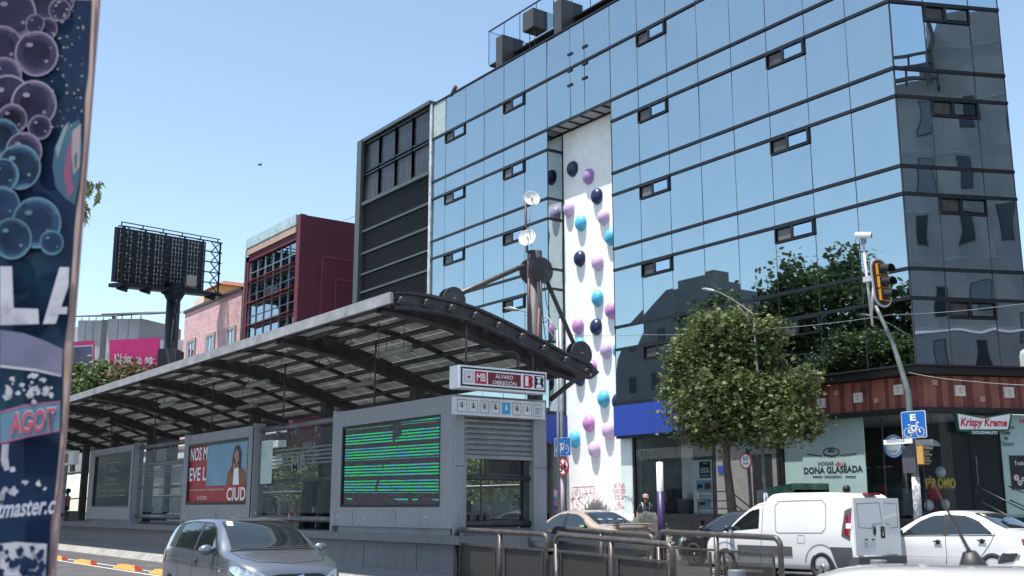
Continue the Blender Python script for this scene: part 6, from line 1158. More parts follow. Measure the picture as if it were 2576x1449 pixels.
# street lamp (tall pole with arm)
Y = 24.3; t = thing('street_lamp', 'tall thin grey street lamp with a curved arm in front of the round tree', 'street lamp', (pY(1933, 1330, Y).x, Y, .16)); L_ = lambda x, y: pY(x, y, Y)
b0 = L_(1932, 1340); top_ = L_(1897, 800); mb = MB(); mb.tube([(b0.x + .1, Y, .16), L_(1925, 1250), L_(1912, 1040), top_], [.062, .058, .045, .034], 12); mb.build('pole', M('grey painted pole', (0.075, 0.082, 0.09), 0.6, 0.0), t); mb = MB(); mb.tube([top_, L_(1893, 790), L_(1870, 772), L_(1840, 752), L_(1812, 737), L_(1795, 731)], [.035, .03, .027, .025, .024, .024], 8); mb.tube([L_(1901, 835), L_(1880, 800), L_(1853, 762)], .014, 6); mb.build('arm', M('grey painted pole', (0.11, 0.12, 0.13)), t); mb = MB(); a, b = L_(1766, 726), L_(1800, 733); mb.tube([a, a.lerp(b, .3), a.lerp(b, .8), b], [.02, .06, .055, .025], 10); mb.build('lamp_head', galv, t)
mb = MB(); mb.tube([(b0.x + .07, Y, .4), L_(1926, 1240)], .073, 12); mb.build('torn_posters', M('torn paper mix', (0.42, 0.44, 0.50), 0.8, var=0.5, scale=7, dirt=(0.08, 0.1, 0.16), dirt_amt=1, dscale=9), t)
# small lamp arm seen left of mast
Y = 23.6; L_ = lambda x, y: pY(x, y, Y); t = thing('distant_lamp', 'small grey street lamp head on an arm just left of the station mast', 'street lamp', tuple(L_(1408, 850))); mb = MB(); mb.tube([L_(1300, 778), L_(1330, 786), L_(1380, 800), L_(1402, 835)], .03, 6); mb.tube([L_(1318, 792), L_(1360, 802), L_(1402, 860)], .02, 6); mb.build('arm', galv, t); mb = MB(); mb.tube([L_(1268, 775), L_(1285, 776), L_(1303, 780)], [.02, .09, .05], 8); mb.build('lamp_head', galv, t); mb = MB(); mb.tube([L_(1402, 830), (L_(1402, 830).x, Y, .16)], .05, 8); mb.build('pole', galv, t)
# traffic light on leaning arm
Y = 23.9; L_ = lambda x, y, o=0: pY(x, y, Y - o); t = thing('traffic_light_pole', 'sticker-covered steel pole leaning left at the top, carrying camera and traffic light', 'pole', (L_(2312, 1330).x, Y, .16))
pts = [L_(2314, 1400), L_(2307, 1250), L_(2298, 1150), L_(2290, 1060), L_(2284, 985), L_(2272, 945), L_(2245, 860), L_(2212, 790), L_(2203, 770)]; pts = [(p.x, Y, max(p.z, .16)) for p in pts]; mb = MB(); mb.tube(pts, [.10, .095, .09, .082, .075, .068, .058, .05, .045], 16); mb.build('pole', M('grey green pole', (0.13, 0.15, 0.15), 0.5, 0.3, var=0.25, scale=5, dirt=(0.22, 0.2, 0.18), dirt_amt=.6), t)
mb = MB(); mb.tube([(p[0], p[1], p[2]) for p in [tuple(L_(2313, 1390)), tuple(L_(2308, 1270)), tuple(L_(2303, 1200))]], .101, 16); mb.build('torn_stickers', M('sticker mix', (0.36, 0.36, 0.38), 0.8, var=0.7, scale=16, dirt=(0.02, 0.05, 0.12), dirt_amt=1.0, dscale=9, stretch=(1, 1, .6)), t)
mb = MB(); a = L_(2195, 820); b = L_(2171, 612); mb.tube([a, b], .036, 10); mb.tube([L_(2192, 798), L_(2199, 700)], .035, 8); mb.box(tuple(L_(2170, 697, .08)), tuple(L_(2200, 708, -.08))); mb.build('upright', M('white painted pipe', (0.5, 0.5, 0.52), 0.5, 0.2), t)
t = thing('surveillance_camera', 'white tubular surveillance camera on top of the traffic light pole', 'camera', tuple(L_(2172, 592))); mb = MB(); a, b = L_(2151, 592, .15), L_(2192, 592, -.05); mb.tube([a, a.lerp(b, .06), a.lerp(b, .94), b], [.07, .085, .085, .08], 14); mb.build('housing', sign_white, t); mb = MB(); mb.tube([b, b + (b - a) * .03], .07, 12); mb.build('lens_hood', black, t); mb = MB(); mb.box(tuple(L_(2165, 600, .03)), tuple(L_(2180, 612, -.03))); mb.tube([L_(2155, 598), L_(2151, 606), L_(2156, 613), L_(2168, 615)], .015, 5); mb.build('bracket', galv, t)
Y = 23.7; L_ = lambda x, y, o=0: pY(x, y, Y - o); cT, cB = L_(2212, 672), L_(2222, 750); C_ = (cT + cB) / 2; upv = (cT - cB).normalized(); rgt_ = Vector((.14, .99, 0)).normalized(); nn = Vector((.99, -.14, 0)).normalized()
t = thing('traffic_light', 'black oval-backed traffic light with yellow housings beside the camera pole', 'traffic light', tuple(C_))
hw, hh = .31, .66
def oval(s_, o, cut=0): 
    pts = []
    for k in range(32):
        an = 2 * math.pi * k / 32; x = (hw * s_) * math.cos(an); z = (hw * s_) * math.sin(an) + (hh - hw if math.sin(an) >= 0 else -(hh - hw)); pts.append(C_ + rgt_ * x + upv * z * (1 if s_ == 1 else .985) + nn * o)
    return pts
mb = MB(); mb.prism(oval(1, 0), nn * -.03); mb.build('backboard_rim', M('pale grey rim', (0.42, 0.42, 0.44), 0.5), t); mb = MB(); mb.prism(oval(.86, .004), nn * .004); mb.build('backboard', sign_black, t)
amber = M('traffic yellow', (0.62, 0.24, 0.02), 0.45, var=0.15)
for k in (-1, 0, 1):
    c = C_ - upv * (.34 * k) + nn * .06; mb = MB(); mb.obox(c - nn * .01, rgt_ * .15, upv * .15, nn * .04); ho = mb.build('signal_housing', amber, t)
    mb = MB(); rows = []
    for d_, rr in ((0, .125), (.30, .13)): rows.append([c + nn * (.05 + d_ * (1.0 if q < 99 else 1)) * 1 + rgt_ * (rr * math.cos(an)) + upv * (rr * math.sin(an) - .12 * d_) for an in [math.radians(-25 + 230 * q / 14) for q in range(15)]])
    mb.grid(rows); vo = mb.build('visor', black, ho); mb = MB(); mb.obox(c + nn * .034, rgt_ * .135, upv * .132, nn * .006); mb.build('lens_surround', black, ho); mb = MB(); mb.lathe(c + nn * .042, nn, [(.11, 0), (.08, .02), (0, .03)], 18); mb.build('lens', M('unlit dark lens', (0.03, 0.012, 0.01), 0.2), ho)
# E bicycle parking sign, street name plates, small traffic light and board
Y = 23.68; t, c, w_, h_ = sq_sign(2268, 1034, 2329.5, 1102, Y, 'bicycle_parking_sign', 'large blue sign with white letter E over a bicycle', road_sign_blue, rr=.05); text('E', c + Vector((-.085, -.006, h_ * .28)), (1, 0, 0), (0, 0, 1), .17, h_ * .5, sign_white, t, bold=.04); mb = MB(); bike(mb, c + Vector((0, -.006, -h_ * .35)), (1, 0, 0), (0, 0, 1), w_ * 1.72, (0, -1, 0), wd=.055); mb.build('bicycle_symbol', sign_white, t)
L_ = lambda x, y, o=0: pY(x, y, Y - o); a, b = L_(2223, 1119), L_(2294, 1103); t = thing('street_name_sign', 'white street name plate reading INSURGENTES SUR', 'sign', tuple(a)); mb = MB(); mb.box((a.x, Y, a.z), (b.x, Y + .03, b.z)); mb.build('plate', sign_white, t); text('INSURGENTES SUR', (a.x + .1, Y - .002, a.z + .045), (1, 0, 0), (0, 0, 1), .52, .095, sign_black, t)
a, b = L_(2300, 1120), L_(2330, 1104); t = thing('cross_street_plate', 'grey street name plate seen edge-on right of the pole under the E sign', 'sign', tuple(a)); mb = MB(); mb.hexa([(a.x, Y + .05, a.z), (b.x, Y + .25, a.z + .0), (b.x, Y + .28, a.z), (a.x, Y + .08, a.z), (a.x, Y + .05, b.z), (b.x, Y + .25, b.z), (b.x, Y + .28, b.z), (a.x, Y + .08, b.z)]); mb.build('plate', M('grey plate', (0.3, 0.3, 0.31), 0.5), t)
a, b = L_(2266, 1190), L_(2294, 1120); t = thing('signal_backboard', 'dark grey rounded signal backboard left of the pole under the street name plate', 'board', tuple(a)); mb = MB(); mb.box((a.x, Y + .1, a.z), (b.x, Y + .14, b.z)); mb.build('board', M('dark grey board', (0.07, 0.07, 0.085), 0.6), t)
t = thing('pedestrian_signal', 'small yellow pedestrian signal with black visors right of the pole', 'traffic light', tuple(L_(2317, 1145))); a, b = L_(2312, 1168), L_(2324, 1121)
mb = MB(); mb.box((a.x, Y - .06, a.z), (b.x, Y + .2, b.z)); ho = mb.build('signal_housing', M('faded yellow', (0.50, 0.27, 0.08), 0.5), t)
for k in range(3):
    z = b.z - .09 - .15 * k; rows = [[(b.x + dx, Y + .07 + .085 * math.cos(an), z + .07 * math.sin(an) - dx * .12) for an in [math.radians(-20 + 220 * q / 10) for q in range(11)]] for dx in (0, .24 - .03 * k)]; mb = MB(); mb.grid(rows); mb.build('visor', black, ho)
# cables
def cable(pts, r_, lab, name='cable'):
    P3 = [Vector(p) for p in pts]; out = []
    for a, b in zip(P3, P3[1:]):
        n_ = 12; sag = .012 * (b - a).length
        for k in range(n_ + 1): u = k / n_; out.append(a.lerp(b, u) - Vector((0, 0, 4 * sag * u * (1 - u))))
    mb = MB(); mb.tube(out, r_, 5); o = mb.build(name, M('grey cable', (0.16, 0.16, 0.17), 0.6), None, tuple(P3[0])); tag(o, lab, 'cable')
cable([pY(1395, 840, 24), pY(1620, 842, 24.2), pY(1900, 829, 24.3), pY(2240, 792, 24.4), pY(2700, 745, 22)], .009, 'long thin overhead cable crossing in front of the glass and the round tree')
cable([pY(2286, 937, 23.9), pY(2430, 958, 23.0), pY(2700, 970, 22.0)], .011, 'pale cable running right from the bend of the traffic light pole')
cable([pY(900, 536, 60), pY(858, 549, 75)], .05, 'short cable between the maroon and louvred buildings')
# bird
c = pD(653, 414, 60); t = thing('bird', 'small dark bird flying in the open sky', 'bird', tuple(c)); mb = MB(); mb.tube([c - RGT * .11, c - RGT * .03, c + RGT * .06, c + RGT * .13], [.01, .06, .045, .01], 8); mb.poly([c, c + RGT * .08, c + RGT * .15 + UP * .12, c + RGT * .02 + UP * .05]); mb.poly([c, c + RGT * .08, c + RGT * .12 - UP * .11, c + RGT * .02 - UP * .04]); mb.build('body', black, t)
# roof camera on the building edge
p = pY(1135, 240, FY); mb = MB(); mb.tube([(p.x - .2, FY + .1, 22.6), p, p + Vector((.45, 0, .35))], [.05, .08, .12], 8); o = mb.build('roof_floodlight', rail_m, None, tuple(p)); tag(o, 'small rusty floodlight on the roof edge of the glass building', 'floodlight')
# green skip beside the doughnut shop
p = pY(1985, 1240, 26.0); t = thing('green_kiosk', 'dusty green tarpaulin-covered stall behind the van roof', 'stall', (p.x, 26, .16)); a, b = pY(1925, 1225, 26), pY(2020, 1222, 26); mb = MB(); mb.box((a.x, 25.6, .16), (b.x, 27.2, a.z - .1)); mb.build('body', M('grey tarpaulin', (0.22, 0.23, 0.22), 0.8, var=0.4, scale=3, bump=.5, bscale=6), t); mb = MB(); mb.hexa([(a.x + .5, 25.5, a.z - .5), (b.x, 25.5, a.z - .45), (b.x, 27.2, a.z - .4), (a.x + .5, 27.2, a.z - .4), (a.x + .3, 25.55, a.z - .05), (b.x, 25.55, a.z + .08), (b.x, 27.2, a.z + .1), (a.x + .3, 27.2, a.z + .05)]); mb.build('cover', M('green tarpaulin', (0.05, 0.13, 0.09), 0.6, var=0.4, scale=3, dirt=(.3, .3, .3), dirt_amt=.7), t)

# ================================================================== vehicles
def pchip(xs, ys, x):
    xs, ys = np.array(xs, float), np.array(ys, float)
    h = np.diff(xs); d = np.diff(ys) / h; m = np.zeros(len(xs)); m[0] = d[0]; m[-1] = d[-1]
    for i in range(1, len(xs) - 1):
        if d[i - 1] * d[i] > 0: w1 = 2 * h[i] + h[i - 1]; w2 = h[i] + 2 * h[i - 1]; m[i] = (w1 + w2) / (w1 / d[i - 1] + w2 / d[i])
    i = np.clip(np.searchsorted(xs, x) - 1, 0, len(xs) - 2); t = (x - xs[i]) / h[i]
    return (2 * t ** 3 - 3 * t ** 2 + 1) * ys[i] + (t ** 3 - 2 * t ** 2 + t) * h[i] * m[i] + (-2 * t ** 3 + 3 * t ** 2) * ys[i + 1] + (t ** 3 - t ** 2) * h[i] * m[i + 1]
car_glass = M('car window glass', (0.012, 0.017, 0.02), 0.03, 0.0, var=0.3, scale=2, spec=0.9, coat=0.5)
arch_dark = M('wheel arch lining', (0.012, 0.012, 0.013), 0.9)
tail_red = M('tail lamp red', (0.20, 0.006, 0.012), 0.12, coat=.8); lamp_clear = M('lamp lens', (0.45, 0.48, 0.5), 0.08, .7, var=.5, scale=14, coat=1)
trim = M('black trim', (0.02, 0.021, 0.023), 0.5); plate_m = M('plate', (0.55, 0.56, 0.58), 0.5)
def paint(name, rgb, metal=0.0, rough=0.32): return M(name, rgb, rough, metal, var=0.03, scale=.8, coat=1.0, dirt=tuple(c * .6 for c in rgb), dirt_amt=.12, dscale=2)
class Car:
    def __init__(s, name, lab, cat, loc, rot, pt, top, belt, half, bot, wx, wr, W, group=None, boxy=0.0, rim='alloy'):
        s.t = thing(name, lab, cat, loc, rot, group, local=True); s.top, s.belt, s.half, s.bot = [sorted(q) for q in (top, belt, half, bot)]; s.pt = pt; s.boxy = boxy
        x0, x1 = s.top[0][0], s.top[-1][0]; n = 76
        u = np.linspace(0, 1, n); xs = x0 + (x1 - x0) * (0.5 - 0.5 * np.cos(np.pi * u)) * .35 + (x1 - x0) * u * .65
        f = lambda pts: pchip([p[0] for p in pts], [p[1] for p in pts], xs)
        zt, zs, w_, zb = f(s.top), f(s.belt), f(s.half), f(s.bot); rows = []
        for k in range(n):
            a = max(zt[k] - zs[k], .02); e = min(1, max(0, (a - .08) / .32)); p = 2.6 + (5.0 + boxy) * e; kk = (.25 - .5 * boxy * .07) * min(1, a / .55) * e; half = []
            W_ = w_[k]
            half += [(0.0, zb[k]), (W_ * .6, zb[k]), (W_ * .90, zb[k] + .01)]
            for t in (0.06, .14, .24, .36, .48, .6, .72, .82, .90, .96, 1.0): half.append((W_ * (1 - .07 * (1 - t) ** 3 - .045 * t ** 3 - .01 * math.exp(-((t - .55) / .1) ** 2)), zb[k] + (zs[k] - zb[k]) * t))
            ws = W_ * .955
            for q in (6, 14, 24, 34, 44, 54, 63, 71, 78, 84, 90):
                a_ = math.radians(q); qq = math.sin(a_) ** (2 / p); half.append((ws * (1 - kk * qq) * max(0.0, math.cos(a_)) ** (2 / p) if q < 90 else 0.0, zs[k] + a * qq))
            rows.append([(xs[k], y, z) for y, z in half] + [(xs[k], -y, z) for y, z in half[-2:0:-1]])
        mb = MB(); mb.grid(rows, 0, True, True); m_ = len(rows[0])
        mb.f.append(tuple(range(m_))); mb.m.append(0); mb.s.append(False); mb.f.append(tuple((n - 1) * m_ + q for q in reversed(range(m_)))); mb.m.append(0); mb.s.append(False)
        s.bvh = BVHTree.FromPolygons([Vector(v) for v in mb.v], mb.f)
        body = mb.build('body', [pt, arch_dark], s.t)
        cut = MB()
        for x in wx:
            for sg in (-1, 1): cut.lathe((x, sg * (W / 2 - .22), wr + .02), (0, sg, 0), [(.001, 0), (wr + .055, 0), (wr + .055, .5), (.001, .5)], 30, 1, False)
        co = cut.build('cut', [pt, arch_dark]); bm = body.modifiers.new('b', 'BOOLEAN'); bm.operation = 'DIFFERENCE'; bm.object = co; bm.solver = 'EXACT'
        me = newfrom(body, 'body'); body.modifiers.clear(); body.data = me; bpy.data.objects.remove(co); s.body = body
        bmx = body.data
        for x in wx:
            for sg in (-1, 1): s.wheel(x, sg * (W / 2 - .12), wr, sg, rim)
    def wheel(s, x, y, r, sg, rim):
        mb = MB(); mb.lathe((x, y, r), (0, sg, 0), [(r * .62, -.1), (r * .93, -.1), (r, -.07), (r, .07), (r * .95, .1), (r * .66, .105), (r * .63, .08)], 36); wo = mb.build('wheel', rubber, s.t)
        mb = MB(); mb.lathe((x, y, r), (0, sg, 0), [(0, -.02), (r * .62, -.02), (r * .645, .085), (r * .60, .09), (r * .57, .02)], 30, 0)
        steel_ = rim == 'steel'; nsp = 5
        if steel_:
            mb.lathe((x, y, r), (0, sg, 0), [(r * .56, .02), (r * .4, .06), (r * .25, .03), (r * .18, .06), (0, .065)], 30, 1)
        else:
            for k in range(nsp):
                a = 2 * math.pi * k / nsp + .3
                for da in (-.16, .16):
                    d = Vector((math.cos(a + da), 0, math.sin(a + da))); tt = Vector((-d.z, 0, d.x)); c = Vector((x, y + sg * .062, r)); q = .028
                    mb.hexa([c + d * r * .1 - tt * q + Vector((0, -sg * .02, 0)), c + d * r * .6 - tt * q * .8 + Vector((0, -sg * .02, 0)), c + d * r * .6 + tt * q * .8 + Vector((0, -sg * .02, 0)), c + d * r * .1 + tt * q + Vector((0, -sg * .02, 0)), c + d * r * .1 - tt * q + Vector((0, sg * .012, 0)), c + d * r * .6 - tt * q * .8, c + d * r * .6 + tt * q * .8, c + d * r * .1 + tt * q + Vector((0, sg * .012, 0))], 1)
            mb.lathe((x, y, r), (0, sg, 0), [(r * .17, .05), (r * .16, .085), (0, .09)], 16, 1)
        mb.build('rim', [M('rim shadow', (0.03, 0.03, 0.032), 0.5, .5), M('black steel rim', (0.02, 0.02, 0.022), .4) if steel_ else M('bright alloy', (0.55, 0.56, 0.58), 0.25, .9)], wo)
    def hit(s, d, u, v):
        o, dr = {'L': ((u, 4, v), (0, -1, 0)), 'R': ((u, -4, v), (0, 1, 0)), 'F': ((4, u, v), (-1, 0, 0)), 'B': ((-5, u, v), (1, 0, 0)), 'T': ((u, v, 4), (0, 0, -1))}[d]
        h = s.bvh.ray_cast(Vector(o), Vector(dr)); return (h[0], h[1]) if h[0] is not None else (Vector(o) + Vector(dr) * 3.2, -Vector(dr))
    def patch(s, name, d, lo, hi, mat, off=.006, n=10, rows=5, parent=None, thick=0):
        def rs(pl, k):
            L_ = [0]; 
            for a, b in zip(pl, pl[1:]): L_.append(L_[-1] + math.dist(a, b))
            t = np.linspace(0, L_[-1], k); return list(zip(np.interp(t, L_, [p[0] for p in pl]), np.interp(t, L_, [p[1] for p in pl])))
        A, B = rs(lo, n), rs(hi, n); R_ = []
        for j in range(rows + 1):
            t = j / rows; row = []
            for a, b in zip(A, B):
                h, nn_ = s.hit(d, a[0] * (1 - t) + b[0] * t, a[1] * (1 - t) + b[1] * t)
                row.append(h + nn_ * off)
            R_.append(row)
        mb = MB(); mb.grid(R_, 0, True); return mb.build(name, mat, parent or s.t)
    def line(s, name, d, pts, wd, mat=None, off=.004, parent=None):
        mb = MB(); P = []
        for a, b in zip(pts, pts[1:]):
            k = max(2, int(math.dist(a, b) / .06)); P += [s.hit(d, a[0] + (b[0] - a[0]) * q / k, a[1] + (b[1] - a[1]) * q / k) for q in range(k)]
        P.append(s.hit(d, *pts[-1]))
        rows = []
        for i, (h, nn_) in enumerate(P):
            q = P[min(i + 1, len(P) - 1)][0] - P[max(i - 1, 0)][0]; r = q.cross(nn_)
            r = r.normalized() * wd / 2 if r.length > 1e-6 else Vector((0, 0, wd / 2)); rows.append([h - r + nn_ * off, h + r + nn_ * off])
        mb.grid(rows, 0, True); return mb.build(name, mat or trim, parent or s.t)
    def mirror(s, x, z, y, mat, sides='LR'):
        for sd_ in sides:
            sg = 1 if sd_ == 'L' else -1; mb = MB(); mb.ball((x, sg * (y + .11), z), .12, 14, 0, (.6, 1.0, .68)); mb.box((x - .02, sg * (y - .04), z - .06), (x + .03, sg * (y + .06), z - .02)); mo = mb.build('mirror', mat, s.t); mb = MB(); mb.lathe((x - .055, sg * (y + .11), z), (-1, 0, 0), [(.07, .016), (0, .018)], 14); mb.build('mirror_glass', pane_glass, mo)
    def handle(s, x, z, side, mat, w_=.17):
        h, n_ = s.hit(side, x, z); sg = 1 if side == 'L' else -1; mb = MB(); mb.lathe(h + n_ * .002, n_, [(.055, 0), (.05, .004), (0, .004)], 16, 1); mb.box((x - w_ / 2, h.y + sg * .018, z - .0), (x + w_ / 2, h.y + sg * .04, z + .03)); mb.build('door_handle', [mat, trim], s.t)
def seams(c, side, lines, w_=.012):
    for k, l in enumerate(lines): c.line('door_seam', side, l, w_, MATS['seam black'] if 'seam black' in MATS else M('seam black', (0.01, 0.01, 0.011), .6))

# ---- silver hatchback driving towards the right
silver = paint('silver paint', (0.19, 0.21, 0.25), .7, .28)
ax = -16.72
c = Car('hatchback', 'silver five-door hatchback driving past the station', 'car', (ax - .55 + .30, 6.98, -.10), 0, silver,
        top=[(-1.92, .55), (-1.905, .80), (-1.87, 1.0), (-1.78, 1.22), (-1.62, 1.38), (-1.2, 1.445), (-.5, 1.465), (0, 1.45), (.27, 1.385), (.66, 1.17), (.97, .985), (1.2, .94), (1.55, .86), (1.75, .78), (1.86, .66), (1.92, .5)],
        belt=[(-1.92, .5), (-1.86, .8), (-1.6, .93), (-1.0, .955), (0, .92), (.8, .89), (1.2, .82), (1.6, .74), (1.84, .6), (1.92, .45)],
        half=[(-1.92, .66), (-1.86, .79), (-1.65, .845), (-1.2, .865), (0, .865), (1.1, .862), (1.5, .82), (1.75, .73), (1.86, .64), (1.92, .52)],
        bot=[(-1.92, .30), (-1.6, .22), (0, .19), (1.6, .2), (1.92, .26)], wx=(1.17, -1.27), wr=.30, W=1.73)
for sd_ in 'RL':
    c.patch('window_surround', sd_, [(-1.5, .985), (-.3, .955), (.3, .935), (.80, .915)], [(-1.42, 1.36), (-.8, 1.40), (0, 1.385), (.28, 1.30), (.80, .94)], trim, .004, 24, 6); c.patch('front_side_window', sd_, [(-.22, .965), (.3, .945), (.70, .93)], [(-.20, 1.365), (.04, 1.36), (.28, 1.27), (.70, .95)], car_glass, .008); c.patch('rear_side_window', sd_, [(-1.15, .99), (-.32, .97)], [(-1.12, 1.33), (-.8, 1.37), (-.3, 1.37)], car_glass, .008)
    c.patch('window_pillar', sd_, [(-.33, .965), (-.21, .96)], [(-.31, 1.35), (-.19, 1.34)], trim, .007); c.line('window_trim', sd_, [(-1.2, .975), (0, .945), (.75, .915)], .02)
    seams(c, sd_, [[(-.27, .95), (-.28, .5), (-.22, .3)], [(.80, .9), (.82, .6), (.72, .3)], [(-1.05, .9), (-.98, .7), (-.85, .4), (-.82, .3)], [(-.85, .28), (.75, .27)]]); c.line('character_line', sd_, [(-1.5, .80), (-.5, .78), (.6, .74), (1.1, .72)], .012, M('silver highlight', (.5, .51, .53), .2, .8))
    c.handle(-.1, .81, sd_, silver); c.handle(-.93, 1.12, sd_, trim, .06); c.patch('headlight', sd_, [(1.30, .70), (1.55, .61), (1.80, .56)], [(1.28, .76), (1.5, .775), (1.78, .66)], lamp_clear, .008); c.patch('tail_lamp', sd_, [(-1.86, .70), (-1.62, .76)], [(-1.84, .95), (-1.66, .93)], tail_red, .01)
    c.line('headlight_rim', sd_, [(1.28, .76), (1.30, .69), (1.55, .60), (1.82, .55)], .02, trim, .006)
mb = MB()
c.patch('windshield', 'T', [(.93, -.66), (.98, 0), (.93, .66)], [(.17, -.56), (.20, 0), (.17, .56)], car_glass, .006, 16, 8); c.patch('cowl', 'T', [(.95, -.70), (1.0, 0), (.95, .70)], [(.90, -.68), (.94, 0), (.90, .68)], trim, .012, 16, 2)
wb = M('wiper black', (.015, .015, .015), .6); c.line('wiper', 'T', [(.93, -.55), (.90, .05)], .02, wb, .02); c.line('wiper', 'T', [(.93, .02), (.88, .6)], .02, wb, .02)
for l in ([(1.0, -.68), (1.35, -.66), (1.62, -.5), (1.70, 0), (1.62, .5), (1.35, .66), (1.0, .68)],): c.line('bonnet_seam', 'T', l, .014, MATS['seam black'])
for sg in (-1, 1):
    c.patch('headlight', 'F', [(sg * .46, .58), (sg * .60, .56), (sg * .72, .60)], [(sg * .46, .62), (sg * .58, .69), (sg * .73, .74)], lamp_clear, .01, 8, 4); c.patch('fog_lamp', 'F', [(sg * .52, .34), (sg * .66, .34)], [(sg * .52, .44), (sg * .66, .44)], trim, .008, 6, 3)
g_ = c.patch('grille', 'F', [(-.30, .36), (0, .34), (.30, .36)], [(-.44, .62), (-.36, .66), (.36, .66), (.44, .62)], M('grille black', (.008, .008, .009), .4), .01, 14, 6); c.line('grille_bar', 'F', [(-.42, .47), (0, .46), (.42, .47)], .025, chrome, .014, g_)
h, n_ = c.hit('F', 0, .58); mb = MB()
for l in ([(.07, .06), (-.06, .03), (.0, .0), (.05, -.02)], [(-.07, -.06), (.06, -.03), (.0, .0), (-.05, .02)]): stroke(mb, [h + n_ * .02 + Vector((0, y, z)) for y, z in l], .022, n_)
mb.build('emblem', chrome, g_)
h, n_ = c.hit('F', 0, .32); mb = MB(); mb.obox(h + n_ * .02, (0, .18, 0), (.008, 0, 0), (0, 0, .055)); mb.build('number_plate', plate_m, c.t)
c.mirror(.62, .985, .84, silver); mb = MB(); mb.tube([(-1.0, -.2, 1.44), (-1.22, -.2, 1.64)], [.012, .004], 6); mb.build('aerial', trim, c.t)
for x, y in ((.28, -.47), (.34, -.49)): h, n_ = c.hit('T', x, y); mb = MB(); mb.obox(h + n_ * .01, (.035, 0, -.02), (0, .05, 0), n_ * .002); mb.build('windshield_sticker', sign_white, c.t)
h, n_ = c.hit('R', .93, .68); mb = MB(); mb.lathe(h, n_, [(.025, .003), (0, .012)], 12); mb.build('side_repeater', M('orange lens', (.6, .35, .2), .3), c.t)

# ---- sedans
SED_TOP = [(-2.24, .55), (-2.22, .82), (-2.12, .98), (-1.85, 1.05), (-1.5, 1.09), (-1.25, 1.18), (-.75, 1.40), (-.3, 1.465), (.1, 1.455), (.45, 1.37), (.85, 1.16), (1.15, 1.0), (1.45, .94), (1.85, .84), (2.08, .73), (2.18, .6), (2.22, .45)]
SED_BELT = [(-2.24, .5), (-2.18, .82), (-1.9, .95), (-1.2, .96), (0, .92), (.9, .88), (1.3, .84), (1.8, .74), (2.12, .58), (2.22, .42)]
SED_HALF = [(-2.24, .62), (-2.14, .76), (-1.8, .835), (-1.2, .858), (0, .865), (1.2, .858), (1.7, .82), (2.0, .72), (2.14, .62), (2.22, .5)]
SED_BOT = [(-2.24, .32), (-1.9, .22), (0, .19), (1.8, .2), (2.22, .26)]
def sedan(name, lab, cat, loc, rot, pt, rim, hand=None, group=None, mirrors=trim):
    c = Car(name, lab, cat, loc, rot, pt, SED_TOP, SED_BELT, SED_HALF, SED_BOT, (1.33, -1.2), .31, 1.73, group, rim=rim)
    for sd_ in 'LR':
        c.patch('front_side_window', sd_, [(-.12, .955), (.4, .94), (.86, .925)], [(-.10, 1.36), (.18, 1.35), (.5, 1.22), (.86, .95)], car_glass); c.patch('rear_side_window', sd_, [(-1.22, .985), (-.24, .96)], [(-1.2, 1.02), (-.9, 1.24), (-.6, 1.35), (-.2, 1.37)], car_glass); c.patch('window_pillar', sd_, [(-.25, .955), (-.11, .95)], [(-.21, 1.385), (-.09, 1.375)], trim, .007)
        seams(c, sd_, [[(-.18, .94), (-.19, .5), (-.14, .28)], [(.95, .9), (.97, .6), (.88, .28)], [(-1.28, 1.0), (-1.18, .8), (-.86, .4), (-.80, .28)], [(-.82, .27), (.9, .26)]]); c.line('belt_moulding', sd_, [(-1.28, .962), (-.2, .935), (.92, .905)], .018, trim)
        c.handle(.0, .80, sd_, hand or pt); c.handle(-1.0, .84, sd_, hand or pt); c.patch('headlight', sd_, [(1.62, .66), (2.06, .6)], [(1.58, .74), (1.98, .72)], lamp_clear, .008); c.patch('tail_lamp', sd_, [(-2.19, .70), (-1.86, .76)], [(-2.15, .90), (-1.82, .90)], tail_red, .01)
        c.line('crease', sd_, [(-1.9, .56), (0, .50), (1.1, .50)], .008, pt)
    c.patch('windshield', 'T', [(1.12, -.66), (1.17, 0), (1.12, .66)], [(.33, -.56), (.36, 0), (.33, .56)], car_glass, .006, 16, 8); c.patch('rear_window', 'T', [(-1.42, -.62), (-1.46, 0), (-1.42, .62)], [(-.72, -.55), (-.70, 0), (-.72, .55)], car_glass, .006, 16, 8)
    c.line('bonnet_seam', 'T', [(1.2, -.70), (1.6, -.66), (1.95, -.5), (2.02, 0), (1.95, .5), (1.6, .66), (1.2, .70)], .012, MATS['seam black']); c.line('boot_seam', 'T', [(-1.5, -.66), (-1.9, -.66)], .012, MATS['seam black']); c.line('boot_seam', 'T', [(-1.5, .66), (-1.9, .66)], .012, MATS['seam black']); c.patch('grille', 'F', [(-.3, .34), (.3, .34)], [(-.38, .6), (.38, .6)], trim, .01, 8, 4); c.mirror(.86, .985, .84, mirrors)
    for sg in (-1, 1): c.patch('tail_lamp', 'B', [(sg * .42, .74), (sg * .70, .70)], [(sg * .42, .88), (sg * .71, .90)], tail_red, .012, 8, 4); c.patch('headlight', 'F', [(sg * .45, .58), (sg * .68, .6)], [(sg * .45, .68), (sg * .68, .72)], lamp_clear, .01, 8, 4)
    h, n_ = c.hit('B', 0, .74); mb = MB(); mb.obox(h + n_ * .015, (0, .17, 0), (.006, 0, 0), (0, 0, .065)); c.plate = mb.build('number_plate', plate_m, c.t); c.ph = h + n_ * .03
    return c
beige = paint('champagne beige paint', (0.50, 0.38, 0.29), .45, .3)
c = sedan('sedan', 'champagne beige sedan with a boot spoiler driving away behind the railings', 'car', (-23.95, 19.65, 0), math.pi, beige, 'alloy', mirrors=beige)
